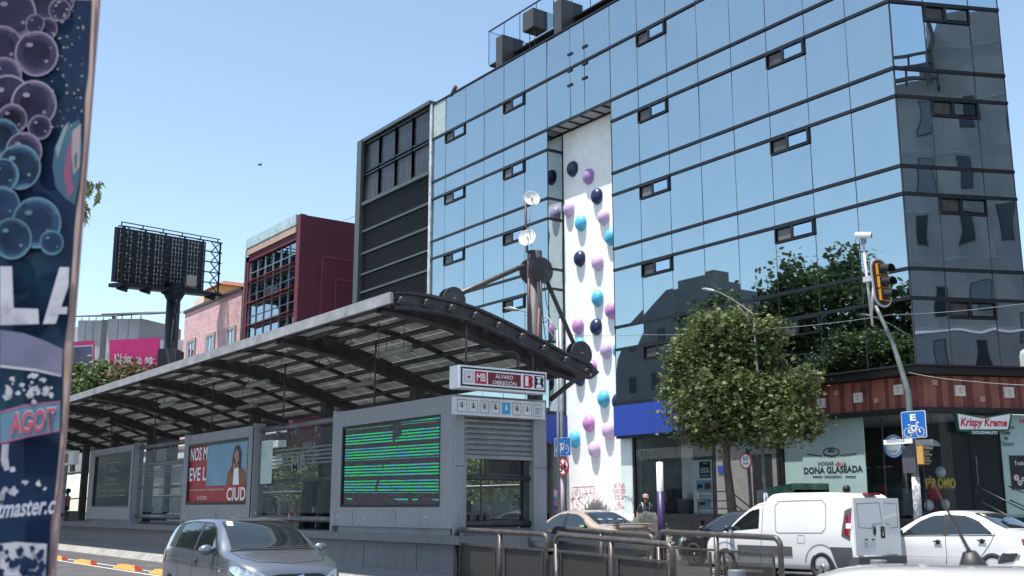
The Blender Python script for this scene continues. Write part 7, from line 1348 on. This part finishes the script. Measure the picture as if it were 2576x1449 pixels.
mb = MB(); mb.grid([[(x, y, z + .03 * math.cos(y * 2)) for y in np.linspace(-.60, .60, 12)] for x, z in ((-1.98, 1.055), (-2.21, 1.10), (-2.23, 1.07), (-1.99, 1.03), (-1.98, 1.055))]); [mb.box((-2.1, sg * .5 - .03, .98), (-2.0, sg * .5 + .03, 1.1)) for sg in (-1, 1)]; mb.build('spoiler', beige, c.t)
text('738 JUS', c.ph + Vector((0, .14, -.04)), (0, -1, 0), (0, 0, 1), .28, .085, txt_dark, c.t, name='plate_lettering'); mb = MB(); h, n_ = c.hit('B', 0, .92); mb.grid(ring(h + n_ * .02, (0, 1, 0), (0, 0, 1), .035, .05, 16)); mb.grid(ring(h + n_ * .021, (0, .5, 0), (0, 0, 1), .035, .045, 16)); mb.build('emblem', grey_m, c.t)
mb = MB(); h, n_ = c.hit('T', -1.2, .0)
for y in (-.35, .0, .35): h, n_ = c.hit('T', -1.18, y); mb.obox(h + n_ * .012, (.05, 0, .02), (0, .08, 0), n_ * .002)
mb.build('papers_on_rear_shelf', M('grey papers', (.2, .22, .22), .5), c.t); h, n_ = c.hit('L', -.95, 1.03); mb = MB(); mb.box((h.x - .09, h.y + .006, h.z - .04), (h.x + .09, h.y + .012, h.z + .04)); mb.build('window_sticker', M('lime sticker', (.4, .6, .3), .5), c.t)
wht = paint('white car paint', (0.68, 0.68, 0.69), 0, .3)
c = sedan('sedan', 'white four-door sedan with black door handles behind the van, below the doughnut shop', 'car', (-13.95, 22.1, 0), math.pi + R(2), wht, 'steel', hand=trim); h, n_ = c.hit('T', -.85, .45); mb = MB(); mb.obox(h + n_ * .01, (.05, 0, .02), (0, .06, 0), n_ * .002); mb.build('green_sticker', M('lime sticker', (.4, .6, .3)), c.t)
q = pY(2490, 1400, 17.9); c = sedan('sedan', 'white car nose with dark headlight entering at the right edge', 'car', (q.x + 2.15, 18.7, 0), math.pi, wht, 'alloy'); c.patch('dark_headlight', 'L', [(1.72, .62), (2.1, .56)], [(1.62, .76), (2.0, .74)], trim, .014); c.patch('arch_trim', 'L', [(1.62, .36), (1.7, .5)], [(1.75, .36), (1.85, .55)], trim, .01)
dk = paint('dark grey paint', (0.035, 0.04, 0.05), .4, .25)
q = pY(1752, 1370, 21.3); c = sedan('hatchback', 'dark grey car half hidden behind the white van nose', 'car', (q.x + 1.35, 22.0, 0), math.pi, dk, 'alloy')
# close white car at the bottom right corner
c = sedan('sedan', 'white car roof with a stubby aerial cutting the bottom right corner', 'car', (0, 0, 0), 0, wht, 'alloy')
NC = c
q = pD(2560, 1428, 3.2)
c.t.location = (q.x, q.y, q.z - 1.46); c.t.rotation_euler = (0, 0, R(122)); c.t.location = Vector(c.t.location) + Vector((math.cos(R(122)), math.sin(R(122)), 0)) * .15
# aerial of that car
qb, qt = pD(2446, 1402, 3.35), pD(2366, 1250, 3.35); Mi = (Matrix.Translation(c.t.location) @ Matrix.Rotation(R(122), 4, 'Z')).inverted()
mb = MB(); A_, B_ = Mi @ qb, Mi @ qt; mb.tube([A_ - (B_ - A_) * .02, A_.lerp(B_, .12), A_.lerp(B_, .14), B_, B_.lerp(A_, -.35)], [.018, .007, .006, .003, .0015], 8); D_ = (B_ - A_).normalized(); mb.tube([A_ + Vector((0, 0, -.05)) + D_ * -.01, A_ + D_ * .02], [.06, .02], 10); mb.build('aerial', trim, c.t)

# ---- white van
vw = paint('white van paint', (0.67, 0.67, 0.68), 0, .35)
c = Car('delivery_van', 'white delivery van with grey side mouldings and recessed side panel', 'van', (-16.45, 19.62, 0), math.pi, vw,
        top=[(-2.19, .55), (-2.18, 1.1), (-2.14, 1.60), (-2.08, 1.76), (-1.95, 1.82), (-1.3, 1.85), (-.3, 1.85), (.02, 1.83), (.12, 1.78), (.22, 1.68), (.45, 1.63), (.75, 1.48), (1.05, 1.27), (1.38, 1.04), (1.6, .98), (1.9, .88), (2.08, .76), (2.16, .6), (2.19, .45)],
        belt=[(-2.19, .5), (-2.16, 1.0), (-1.9, 1.12), (0, 1.10), (.3, 1.05), (1.1, .98), (1.4, .90), (1.8, .78), (2.1, .6), (2.19, .42)],
        half=[(-2.19, .78), (-2.14, .80), (-1.9, .82), (0, .825), (1.3, .82), (1.8, .77), (2.0, .70), (2.12, .62), (2.19, .5)],
        bot=[(-2.19, .34), (-1.9, .24), (0, .22), (1.8, .22), (2.19, .28)], wx=(1.33, -1.38), wr=.315, W=1.65, boxy=3.0)
for sd_ in 'LR':
    c.patch('front_side_window', sd_, [(.32, 1.07), (.8, 1.03), (1.2, 1.0)], [(.34, 1.50), (.6, 1.46), (.88, 1.28), (1.2, 1.02)], car_glass); seams(c, sd_, [[(.24, 1.6), (.22, 1.0), (.30, .30)], [(.24, 1.6), (.6, 1.55), (.95, 1.3), (1.28, 1.0)], [(1.26, 1.0), (1.28, .7), (1.2, .3)], [(.3, .29), (1.2, .28)]])
    gr_ = M('van panel groove', (.26, .26, .27), .5); c.line('panel_groove', sd_, [(-.18, 1.02), (-.12, 1.55), (-.22, 1.66), (-1.38, 1.68), (-1.5, 1.58), (-1.52, 1.1), (-1.42, 1.0), (-.25, .98), (-.18, 1.02)], .022, gr_)
    c.patch('side_moulding', sd_, [(-.62, .50), (.95, .50)], [(-.62, .70), (.95, .70)], M('grey moulding', (.07, .072, .08), .6), .012, 20, 4); c.patch('rear_bumper_side', sd_, [(-2.15, .30), (-1.78, .30)], [(-2.15, .72), (-1.62, .72)], MATS['grey moulding'], .014, 8, 4)
    c.line('arch_lip', sd_, [(-1.38 + .43 * math.cos(a), .33 + .43 * math.sin(a)) for a in np.linspace(.1, math.pi - .1, 14)], .03, gr_, .004); c.line('arch_lip', sd_, [(1.33 + .42 * math.cos(a), .33 + .42 * math.sin(a)) for a in np.linspace(.1, math.pi - .1, 14)], .03, gr_, .004)
    c.patch('tail_lamp_surround', sd_, [(-2.12, .86), (-1.92, .95)], [(-2.12, 1.52), (-1.98, 1.46)], MATS['grey moulding'], .010, 6, 6); c.patch('tail_lamp', sd_, [(-2.12, .92), (-1.99, 1.0)], [(-2.12, 1.40), (-2.02, 1.36)], tail_red, .016, 6, 6); c.patch('reversing_lens', sd_, [(-2.13, 1.1), (-2.03, 1.1)], [(-2.13, 1.2), (-2.03, 1.2)], sign_white, .02, 4, 3)
    c.line('fuel_flap', sd_, [(-.78, .78), (-.78, .94), (-.96, .94), (-.96, .78), (-.78, .78)], .012, gr_)
c.patch('windshield', 'T', [(1.35, -.66), (1.40, 0), (1.35, .66)], [(.62, -.58), (.66, 0), (.62, .58)], car_glass, .006, 14, 8); c.mirror(1.12, 1.06, .80, trim)
mb = MB(); mb.box((-2.32, -.80, .30), (-2.12, .80, .53)); mb.box((-2.2, -.7, .2), (-2.1, .7, .3)); mb.build('rear_bumper', MATS['grey moulding'], c.t)
# rear doors: left leaf slightly ajar, right leaf shut
def BDoor(nm, y0, y1, ang):
    hy = y0; o = lambda y, z, d_=0: Vector((-2.235 - (abs(y - hy)) * math.sin(ang) - d_, hy + (y - hy) * math.cos(ang), z)); z0, z1 = .56, 1.74; s_ = 1 if y1 > y0 else -1
    mb = MB(); out = [o(y0, z0), o(y1, z0), o(y1, z1 - .02), o(y0 - .0, z1 - .02)]; mb.prism(out, Vector((.05, 0, 0))); d = mb.build(nm, vw, c.t); mb = MB()
    for l in ([(y0 + (y1 - y0) * .13, 1.12), (y0 + (y1 - y0) * .1, 1.6), (y0 + (y1 - y0) * .85, 1.62), (y0 + (y1 - y0) * .92, 1.2), (y0 + (y1 - y0) * .6, 1.18), (y0 + (y1 - y0) * .55, 1.10), (y0 + (y1 - y0) * .13, 1.12)],): stroke(mb, [o(y, z, .003) for y, z in l], .02, (-1, 0, 0))
    mb.build('panel_groove', MATS['van panel groove'], d); return d, o
d, o = BDoor('rear_door', .76, -.12, .10)
mb = MB(); P4 = [o(.26, .98, .012), o(.14, .98, .012), o(.14, 1.12, .012), o(.26, 1.12, .012)]; mb.grid(ring(sum(P4, Vector()) / 4, (0, .05, 0), (0, 0, .10), 0.01, 1, 16)); mb.poly([o(.02, .9, .012), o(-.1, .9, .012), o(-.1, 1.14, .012), o(.02, 1.14, .012)]); mb.build('door_handle', trim, d); mb = MB(); h = o(-.04, 1.02, .02); stroke(mb, [h + Vector((0, y, z)) for y, z in ((.03, .06), (-.03, .05), (-.02, 0), (.03, -.02), (.0, -.06))], .02, (-1, 0, 0)); mb.build('emblem', chrome, d)
mb = MB(); mb.poly([o(.52, .70, .012), o(.20, .70, .012), o(.20, .83, .012), o(.52, .83, .012)]); mb.build('number_plate', plate_m, d); text('738-ERA', o(.49, .725, .016), (0, -1, 0), (0, 0, 1), .26, .08, txt_dark, d, name='plate_lettering')
mb = MB(); mb.poly([o(.50, .86, .012), o(.42, .86, .012), o(.42, .89, .012), o(.50, .89, .012)]); mb.poly([o(.30, .86, .012), o(.22, .86, .012), o(.22, .89, .012), o(.30, .89, .012)]); mb.build('plate_lamps', trim, d)
d, o = BDoor('rear_door', -.76, -.14, .0); mb = MB(); mb.box((-2.2, -.2, 1.78), (-2.05, .2, 1.83)); mb.build('brake_lamp', tail_red, c.t)

# ================================================================== people
def skin_mesh(joints, edges, rad, root, name, sub=2):
    me = bpy.data.meshes.new(name); ks = list(joints); me.from_pydata([joints[k] for k in ks], [(ks.index(a), ks.index(b)) for a, b in edges], []); o = bpy.data.objects.new(name, me); COL.objects.link(o)
    m = o.modifiers.new('s', 'SKIN'); m.use_smooth_shade = True; m.branch_smoothing = .6
    for i, k in enumerate(ks): r_ = rad[k]; me.skin_vertices[0].data[i].radius = r_ if isinstance(r_, tuple) else (r_, r_); me.skin_vertices[0].data[i].use_root = (k == root)
    sm = o.modifiers.new('u', 'SUBSURF'); sm.levels = sub; sm.render_levels = sub; r = newfrom(o, name); bpy.data.objects.remove(o); return r
skin = M('brown skin', (0.30, 0.15, 0.10), 0.6, var=.08); hair = M('black hair', (0.012, 0.010, 0.010), .6)
def person(lab, loc, rot, pose, mats, sit=False, hat=None, h=1.0, group=None):
    """mats: (shirt, trousers, shoes)"""
    J = dict(pel=(0, 0, .95), sp=(0, .0, 1.12), ch=(0, .01, 1.34), nk=(0, .0, 1.48), hd0=(0, -.01, 1.545), hd=(0, -.02, 1.63), hd2=(0, -.01, 1.70))
    Rr = dict(pel=(.15, .11), sp=(.135, .10), ch=(.165, .115), nk=(.055, .06), hd0=(.062, .072), hd=(.075, .092), hd2=(.062, .078)); E = [('pel', 'sp'), ('sp', 'ch'), ('ch', 'nk'), ('nk', 'hd0'), ('hd0', 'hd'), ('hd', 'hd2')]
    for s_, sg in (('l', -1), ('r', 1)):
        sh = (sg * .185, 0, 1.42); J['sh' + s_] = sh; Rr['sh' + s_] = .062; E.append(('ch', 'sh' + s_))
        for k, r_ in (('el', .043), ('wr', .028), ('pa', (.036, .020))): J[k + s_] = pose[k + s_]; Rr[k + s_] = r_
        E += [('sh' + s_, 'el' + s_), ('el' + s_, 'wr' + s_), ('wr' + s_, 'pa' + s_)]
        hp = (sg * .095, 0, .90); J['hp' + s_] = hp; Rr['hp' + s_] = .095; E.append(('pel', 'hp' + s_))
        for k, r_ in (('kn', .062), ('an', .042), ('he', .045), ('to', .034)): J[k + s_] = pose[k + s_]; Rr[k + s_] = r_
        E += [('hp' + s_, 'kn' + s_), ('kn' + s_, 'an' + s_), ('an' + s_, 'he' + s_), ('he' + s_, 'to' + s_)]
        w_, p_ = Vector(J['wr' + s_]), Vector(J['pa' + s_]); d = (p_ - w_).normalized(); sd_ = d.cross(Vector((0, 1, 0))).normalized() if abs(d.y) < .9 else Vector((1, 0, 0)); f_ = Vector((0, -1, 0)) if abs(d.y) < .9 else Vector((0, 0, -1)); ax_ = d.cross(sd_).normalized()
        for q, (off, ln) in enumerate(((-.027, .075), (-.009, .085), (.009, .08), (.027, .062))):
            a = p_ + ax_ * off; J[f'f{q}a{s_}'] = tuple(a + d * ln * .5); J[f'f{q}b{s_}'] = tuple(a + d * ln * .85 + sd_ * (-.02 * sg)); Rr[f'f{q}a{s_}'] = .010; Rr[f'f{q}b{s_}'] = .008; E += [('pa' + s_, f'f{q}a{s_}'), (f'f{q}a{s_}', f'f{q}b{s_}')]
        J['th' + s_] = tuple(w_.lerp(p_, .6) + ax_ * -.05 + d * .02); Rr['th' + s_] = .011; E.append(('wr' + s_, 'th' + s_))
    if sit:
        for k in list(J):
            if k[:2] in ('pe', 'sp', 'ch', 'nk', 'hd', 'sh', 'hp'): J[k] = (J[k][0], J[k][1], J[k][2] - .45)
    me = skin_mesh(J, E, Rr, 'pel', 'person'); bones = {'t': [], 'l': [], 's': [], 'f': [], 'sh': []}
    segs = []
    for a, b in E:
        m_ = 0
        if a[:2] in ('hp', 'kn') or b[:2] in ('hp',): m_ = 1
        if a[:2] in ('an', 'he'): m_ = 2
        if a[:2] in ('wr', 'pa', 'nk', 'hd') or a[:1] == 'f' or a[:2] == 'th': m_ = 3
        if a[:2] == 'el' and pose.get('bare', True): m_ = 3
        segs.append((Vector(J[a]), Vector(J[b]), m_))
    me.materials.clear()
    for m_ in mats + (skin,): me.materials.append(m_)
    for p in me.polygons:
        cc = Vector(p.center); best = 9
        for a, b, m_ in segs:
            t = max(0, min(1, (cc - a).dot(b - a) / max((b - a).length_squared, 1e-6))); dd = (cc - a - (b - a) * t).length
            if dd < best: best = dd; p.material_index = m_
        p.use_smooth = True
    o = bpy.data.objects.new('person', me); COL.objects.link(o); o.location = loc; o.rotation_euler = (0, 0, rot); o.scale = (h, h, h); tag(o, lab, 'person', group); o['_o'] = (0., 0., 0.)
    dz = -.45 if sit else 0; hz = 1.63 + dz
    mb = MB(); mb.ball((0, -.115, hz - .012), .017, 8, 0, (.8, 1.2, 1.4)); mb.build('nose', skin, o); mb = MB(); [mb.ball((sg * .032, -.104, hz + .012), .011, 8) for sg in (-1, 1)]; mb.build('eyes', hair, o); mb = MB(); mb.ball((0, -.103, hz - .06), .02, 8, 0, (1.2, .4, .35)); mb.build('mouth', M('lips', (.22, .08, .07), .5), o); mb = MB(); [mb.ball((sg * .084, 0, hz), .022, 8, 0, (.4, .8, 1.3)) for sg in (-1, 1)]; mb.build('ears', skin, o)
    if hat:
        mb = MB(); mb.lathe((0, -.01, hz + .03), (0, 0, 1), [(.098, 0), (.10, .05), (.075, .095), (0, .115)], 18); mb.grid([[(.09 * math.sin(a) * s_, -.085 - .09 * s_ * math.cos(a), hz + .035 - .02 * (s_ - .6)) for a in np.linspace(-1.2, 1.2, 9)] for s_ in (.3, .8, 1.25)]); mb.build('cap', hat, o)
    else:
        mb = MB(); mb.ball((0, .012, hz + .028), .1, 16, 0, (.92, 1.08, 1.02)); mb.v = [(x, max(y, -.085) if z > hz + .05 else max(y, .0), z) for x, y, z in mb.v]; mb.build('hair', hair, o)
    return o
shirt = M('navy work shirt', (0.035, 0.04, 0.06), .9, var=.3, scale=8); trou = M('dark trousers', (0.03, 0.03, 0.035), .9); shoe = M('dark shoes', (.02, .018, .016), .6)
walk = dict(ell=(-.27, .05, 1.16), wrl=(-.30, -.08, .96), pal=(-.31, -.13, .89), elr=(.28, .03, 1.16), wrr=(.33, -.10, .98), par=(.36, -.17, .93), knl=(-.10, -.14, .50), anl=(-.10, -.10, .10), hel=(-.10, -.07, .05), tol=(-.11, -.26, .03), knr=(.10, .02, .48), anr=(.10, .22, .12), her=(.10, .26, .09), tor=(.11, .10, .03))
p = pY(1626, 1330, 25.6); o = person('man in dark shirt and cap walking past the furniture shop window', (p.x, 25.6, .16), R(55), walk, (shirt, trou, shoe), hat=M('dusty pink cap', (.38, .25, .24), .9), h=1.04)
mb = MB()
for sg in (-1, 1): mb.tube([(sg * .10, .14, 1.2), (sg * .12, .11, 1.42), (sg * .125, .02, 1.485), (sg * .115, -.10, 1.42), (sg * .10, -.135, 1.25)], .017, 6)
mb.build('backpack_straps', M('pale green strap', (.4, .5, .4), .6), o)
stand = dict(walk); p = pY(2131, 1245, 24.3); person('person behind the white van, only dark hair and forehead showing above its roof', (p.x, 24.3, .16), R(200), stand, (shirt, trou, shoe), h=1.12)
seat_p = dict(ell=(-.24, -.08, .72), wrl=(-.16, -.30, .66), pal=(-.12, -.37, .68), elr=(.24, -.08, .72), wrr=(.10, -.30, .70), par=(.05, -.36, .74), knl=(-.12, -.44, .46), anl=(-.12, -.46, .09), hel=(-.12, -.44, .05), tol=(-.12, -.62, .03), knr=(.12, -.44, .46), anr=(.13, -.44, .09), her=(.13, -.42, .05), tor=(.13, -.60, .03))
q = pY(166, 1300, 11.6); o = person('person in a pink patterned top sitting at the far end of the station platform', (q.x, 11.6, PT), R(-40), seat_p, (M('pink patterned top', (.45, .18, .2), .9, var=.5, scale=16), trou, shoe), sit=True)
t = thing('bench', 'grey bench under the seated person at the far end of the platform', 'bench', (q.x, 11.75, PT)); mb = MB(); mb.box((q.x - .8, 11.55, PT + .33), (q.x + .8, 11.95, PT + .38)); mb.build('seat', galv, t)
for dx in (-.7, .7): mb = MB(); mb.box((q.x + dx - .03, 11.6, PT), (q.x + dx + .03, 11.9, PT + .33)); mb.build('leg', galv, t)
# van driver's forearm resting by the steering wheel is behind dark glass; driver seated
# ================================================================== foreground poster board
PD = 2.3
def BP(x, y, o=0): 
    v = Vector((-FWD.x, -FWD.y, 0)).normalized()
    c0 = pD(190, 724, PD); r = ray(x, y); k = ((c0 - EY).dot(v) + o) / r.dot(v); return EY + r * k
eR0, eR1, eL0, eL1 = BP(248, 0), BP(135, 1449), BP(-260, 0), BP(-260, 1449)
zT, zB = 4.3, -.2
def edge(z, x0=(248, 0), x1=(135, 1449)):
    a, b = BP(*x0), BP(*x1); t = (z - a.z) / (b.z - a.z); return a.lerp(b, t)
v_ = Vector((-FWD.x, -FWD.y, 0)).normalized(); t = thing('poster_board', 'tall wooden board covered in torn concert posters, close at the left edge', 'hoarding', tuple(edge(0.0)))
mb = MB(); rt_, rb_ = edge(zT), edge(zB); lt_, lb_ = rt_ - RGT * 1.4, rb_ - RGT * 1.4; mb.prism([lb_, rb_, rt_, lt_], -v_ * .012); mb.build('board', M('stained plywood', (0.36, 0.24, 0.23), .85, var=.12, scale=6, dirt=(0.5, 0.12, 0.2), dirt_amt=.7, dscale=3, bump=.3), t)
navy = M('night blue print', (0.010, 0.022, 0.055), .8, spec=.1, var=.55, scale=1.6, dirt=(0.03, 0.10, 0.13), dirt_amt=.8, dscale=2.0)
def pp(pts, mat_i, o, mb): mb.poly([BP(x, y, o) for x, y in pts], mat_i)
jag = [(231, 0), (225, 120), (222, 185), (214, 240), (212, 300), (208, 370), (203, 430), (200, 470), (192, 520), (185, 575), (183, 640), (176, 720), (172, 800), (160, 880), (158, 1000), (150, 1120), (136, 1250), (131, 1280), (126, 1330), (122, 1449)]
mb = MB(); pp([(-60, 0)] + jag + [(-60, 1449)], 0, .004, mb); mb.build('poster_sheet', navy, t)
def bubble(cx, cy, r, rim, core, o):
    mb = MB(); n = 36; rows = []
    for rr in (0.01, .35, .62, .80, .92, .97, 1.0): rows.append([BP(cx + r * rr * math.cos(2 * math.pi * k / n), cy + r * rr * math.sin(2 * math.pi * k / n) * 1.04, o) for k in range(n)])
    mb.grid(rows, 0, False, True)
    for i in range(len(rows) - 1):
        for k in range(n): an = 2 * math.pi * (k + .5) / n; mb.m[i * n + k] = (0 if i < 2 else 1 if i < 3 else (2 if math.sin(an * 2 + cx) > -.2 else 1)) if i < 4 else 3
    lx, ly = cx - r * .32, cy - r * .40; mb.poly([BP(lx + r * .16 * math.cos(a), ly + r * .10 * math.sin(a), o + .0006) for a in np.linspace(0, 2 * math.pi, 12, endpoint=False)], 3); lx, ly = cx + r * .45, cy + r * .35; mb.poly([BP(lx + r * .08 * math.cos(a), ly + r * .08 * math.sin(a), o + .0006) for a in np.linspace(0, 2 * math.pi, 10, endpoint=False)], 3)
    mb.build('printed_bubble', core, t)
pu = [M('print violet dark', (.02, .018, .045), .8, var=.8, scale=9, spec=.1), M('print violet mid', (.035, .03, .065), .8, var=.6, scale=14, spec=.1), M('print violet light', (.10, .08, .14), .8, var=.5, scale=10, spec=.1), M('print violet rim', (.22, .19, .26), .8, var=.3, scale=8, spec=.1)]
bl = [M('print blue dark', (.012, .025, .055), .8, var=.8, scale=9, spec=.1), M('print blue mid', (.018, .04, .08), .8, var=.6, scale=14, spec=.1), M('print blue light', (.045, .10, .15), .8, var=.5, scale=10, spec=.1), M('print blue rim', (.11, .20, .26), .8, var=.3, scale=8, spec=.1)]
for k, (x, y, r, m_) in enumerate(((150, 0, 38, 0), (110, 5, 45, 0), (150, 25, 28, 0), (118, 72, 27, 0), (30, 35, 62, 0), (88, 60, 24, 0), (5, 118, 52, 0), (92, 135, 55, 0), (10, 190, 45, 0), (20, 250, 60, 0), (85, 262, 58, 0), (30, 300, 38, 0), (100, 320, 30, 0), (5, 345, 45, 1), (60, 380, 46, 0), (48, 420, 55, 1), (8, 440, 40, 1), (5, 515, 45, 1), (92, 560, 62, 1), (30, 600, 50, 1), (130, 610, 30, 1))): bubble(x, y, r, 0, pu if m_ == 0 else bl, .006 + .0012 * k)
mb = MB(); pp([(160, 330), (180, 310), (200, 300), (206, 360), (200, 450), (188, 515), (165, 500), (140, 470), (132, 420), (138, 370)], 0, .034, mb); pp([(170, 370), (182, 350), (178, 420), (186, 480), (172, 500), (160, 440)], 1, .0345, mb); pp([(182, 330), (204, 310), (200, 420), (185, 440), (180, 390)], 2, .0345, mb); pp([(140, 370), (160, 320), (175, 305), (160, 350), (145, 400)], 3, .0345, mb); pp([(186, 395), (194, 380), (192, 420), (188, 425)], 0, .035, mb)
mb.build('printed_swirl', [M('print teal', (.03, .10, .16), .35, var=.4), M('print crimson', (.22, .05, .11), .4), M('print sand', (.30, .24, .24), .4), M('print pale green', (.17, .23, .23), .4)], t)
pw = M('torn poster white', (.42, .40, .44), .6, var=.25, scale=8, dirt=(.12, .12, .16), dirt_amt=.8, dscale=12); mb = MB(); r_ = random.Random(8)
for k in range(70):
    x = 125 + r_.random() * 85; y = r_.random() * 330; s_ = r_.uniform(1, 2.6); pp([(x - s_, y), (x, y - s_), (x + s_ * 1.4, y + s_ * .4), (x, y + s_)], 0, .035, mb)
mb.build('printed_specks', M('print gold specks', (.40, .36, .30), .5), t)
mb = MB(); pp([(0, 670), (30, 670), (34, 775), (96, 777), (98, 815), (0, 818)], 0, .036, mb); pp([(108, 815), (150, 672), (174, 672), (172, 720), (158, 760), (140, 814)], 0, .036, mb); pp([(128, 772), (170, 772), (168, 790), (122, 790)], 0, .0364, mb); mb.build('large_letters', pw, t)
mb = MB(); pp([(0, 830), (60, 838), (120, 860), (158, 878), (155, 945), (90, 930), (0, 920)], 0, .036, mb); pp([(0, 918), (90, 928), (154, 943), (154, 948), (90, 934), (0, 924)], 1, .0364, mb); mb.build('printed_planet', [M('print dusky violet', (.13, .12, .20), .4, var=.35, scale=5), pw], t)
mb = MB(); pp([(0, 1035), (60, 1018), (152, 1008), (150, 1085), (70, 1100), (0, 1117)], 0, .037, mb); pp([(0, 1035), (60, 1018), (152, 1008), (152, 1012), (60, 1023), (0, 1040)], 1, .0374, mb); pp([(0, 1112), (70, 1096), (150, 1081), (150, 1085), (70, 1100), (0, 1117)], 1, .0374, mb); mb.build('sticker_strip', [M('strip blue', (.08, .16, .24), .5, var=.2), M('strip rose', (.3, .08, .16), .5)], t)
a, b = BP(22, 1096, .0385), BP(138, 1080, .0385); rr_ = (b - a).normalized(); h_ = (BP(22, 1040, .0385) - a).length; text('AGOT', a, rr_, Vector((0, 0, 1)), (b - a).length, h_ * 1.05, pw, t, bold=.045, depth=.0); text('AGOT', a + (b - a) * .01, rr_, Vector((0, 0, 1)), (b - a).length * .98, h_ * .98, M('crimson ink', (.42, .03, .08), .5), t, bold=.01, depth=.0015)
a, b = BP(-8, 1305, .037), BP(138, 1292, .037); text('tmaster.c', a, (b - a).normalized(), Vector((0, 0, 1)), (b - a).length, (BP(0, 1265, .037) - a).length, M('grey ink', (.42, .42, .5), .6), t, shear=.25, bold=.02, depth=0)
a, b = BP(-2, 1260, .037), BP(10, 1259, .037); text('n', a, (b - a).normalized(), Vector((0, 0, 1)), (b - a).length, .02, MATS['grey ink'], t, shear=.25, bold=.02, depth=0)
mb = MB(); pp([(0, 1368), (40, 1363), (90, 1367), (118, 1368), (114, 1449), (0, 1449)], 0, .037, mb)
for k in range(26): x, y = r_.uniform(0, 105), r_.uniform(1370, 1449); s_ = r_.uniform(4, 13); pp([(x + s_ * math.cos(a) * r_.uniform(.4, 1.2), y + s_ * 1.3 * math.sin(a) * r_.uniform(.4, 1.2)) for a in np.linspace(0, 6.28, 9, endpoint=False)], 1, .0374 + .0001 * k, mb)
for k in range(34):
    cy = r_.choice((955, 965, 975, 985, 1000, 1180, 1225)); x, y = r_.uniform(0, 130), cy + r_.uniform(-14, 14); s_ = r_.uniform(3, 13); pp([(x + s_ * math.cos(a) * r_.uniform(.4, 1.3), y + s_ * math.sin(a) * r_.uniform(.4, 1.2)) for a in np.linspace(0, 6.28, 9, endpoint=False)], 0, .0372 + .0001 * k, mb)
pp([(5, 1118), (22, 1116), (20, 1150), (24, 1180), (12, 1186), (2, 1160)], 0, .0372, mb); mb.build('torn_scraps', [pw, navy], t)
mb = MB(); pp([(231, 0), (240, 0), (232, 200), (222, 330), (208, 480), (198, 600), (185, 800), (170, 1000), (150, 1200), (136, 1280), (150, 1120), (158, 1000), (160, 880), (172, 800), (176, 720), (183, 640), (192, 520), (200, 470), (208, 370), (214, 240), (222, 185)], 0, .003, mb); mb.build('worn_edge', M('worn pale edge', (.40, .28, .25), .8, var=.2, scale=9, dirt=(.5, .3, .1), dirt_amt=.8, dscale=5), t)

# drop helper properties
for o in bpy.data.objects:
    if '_o' in o: del o['_o']
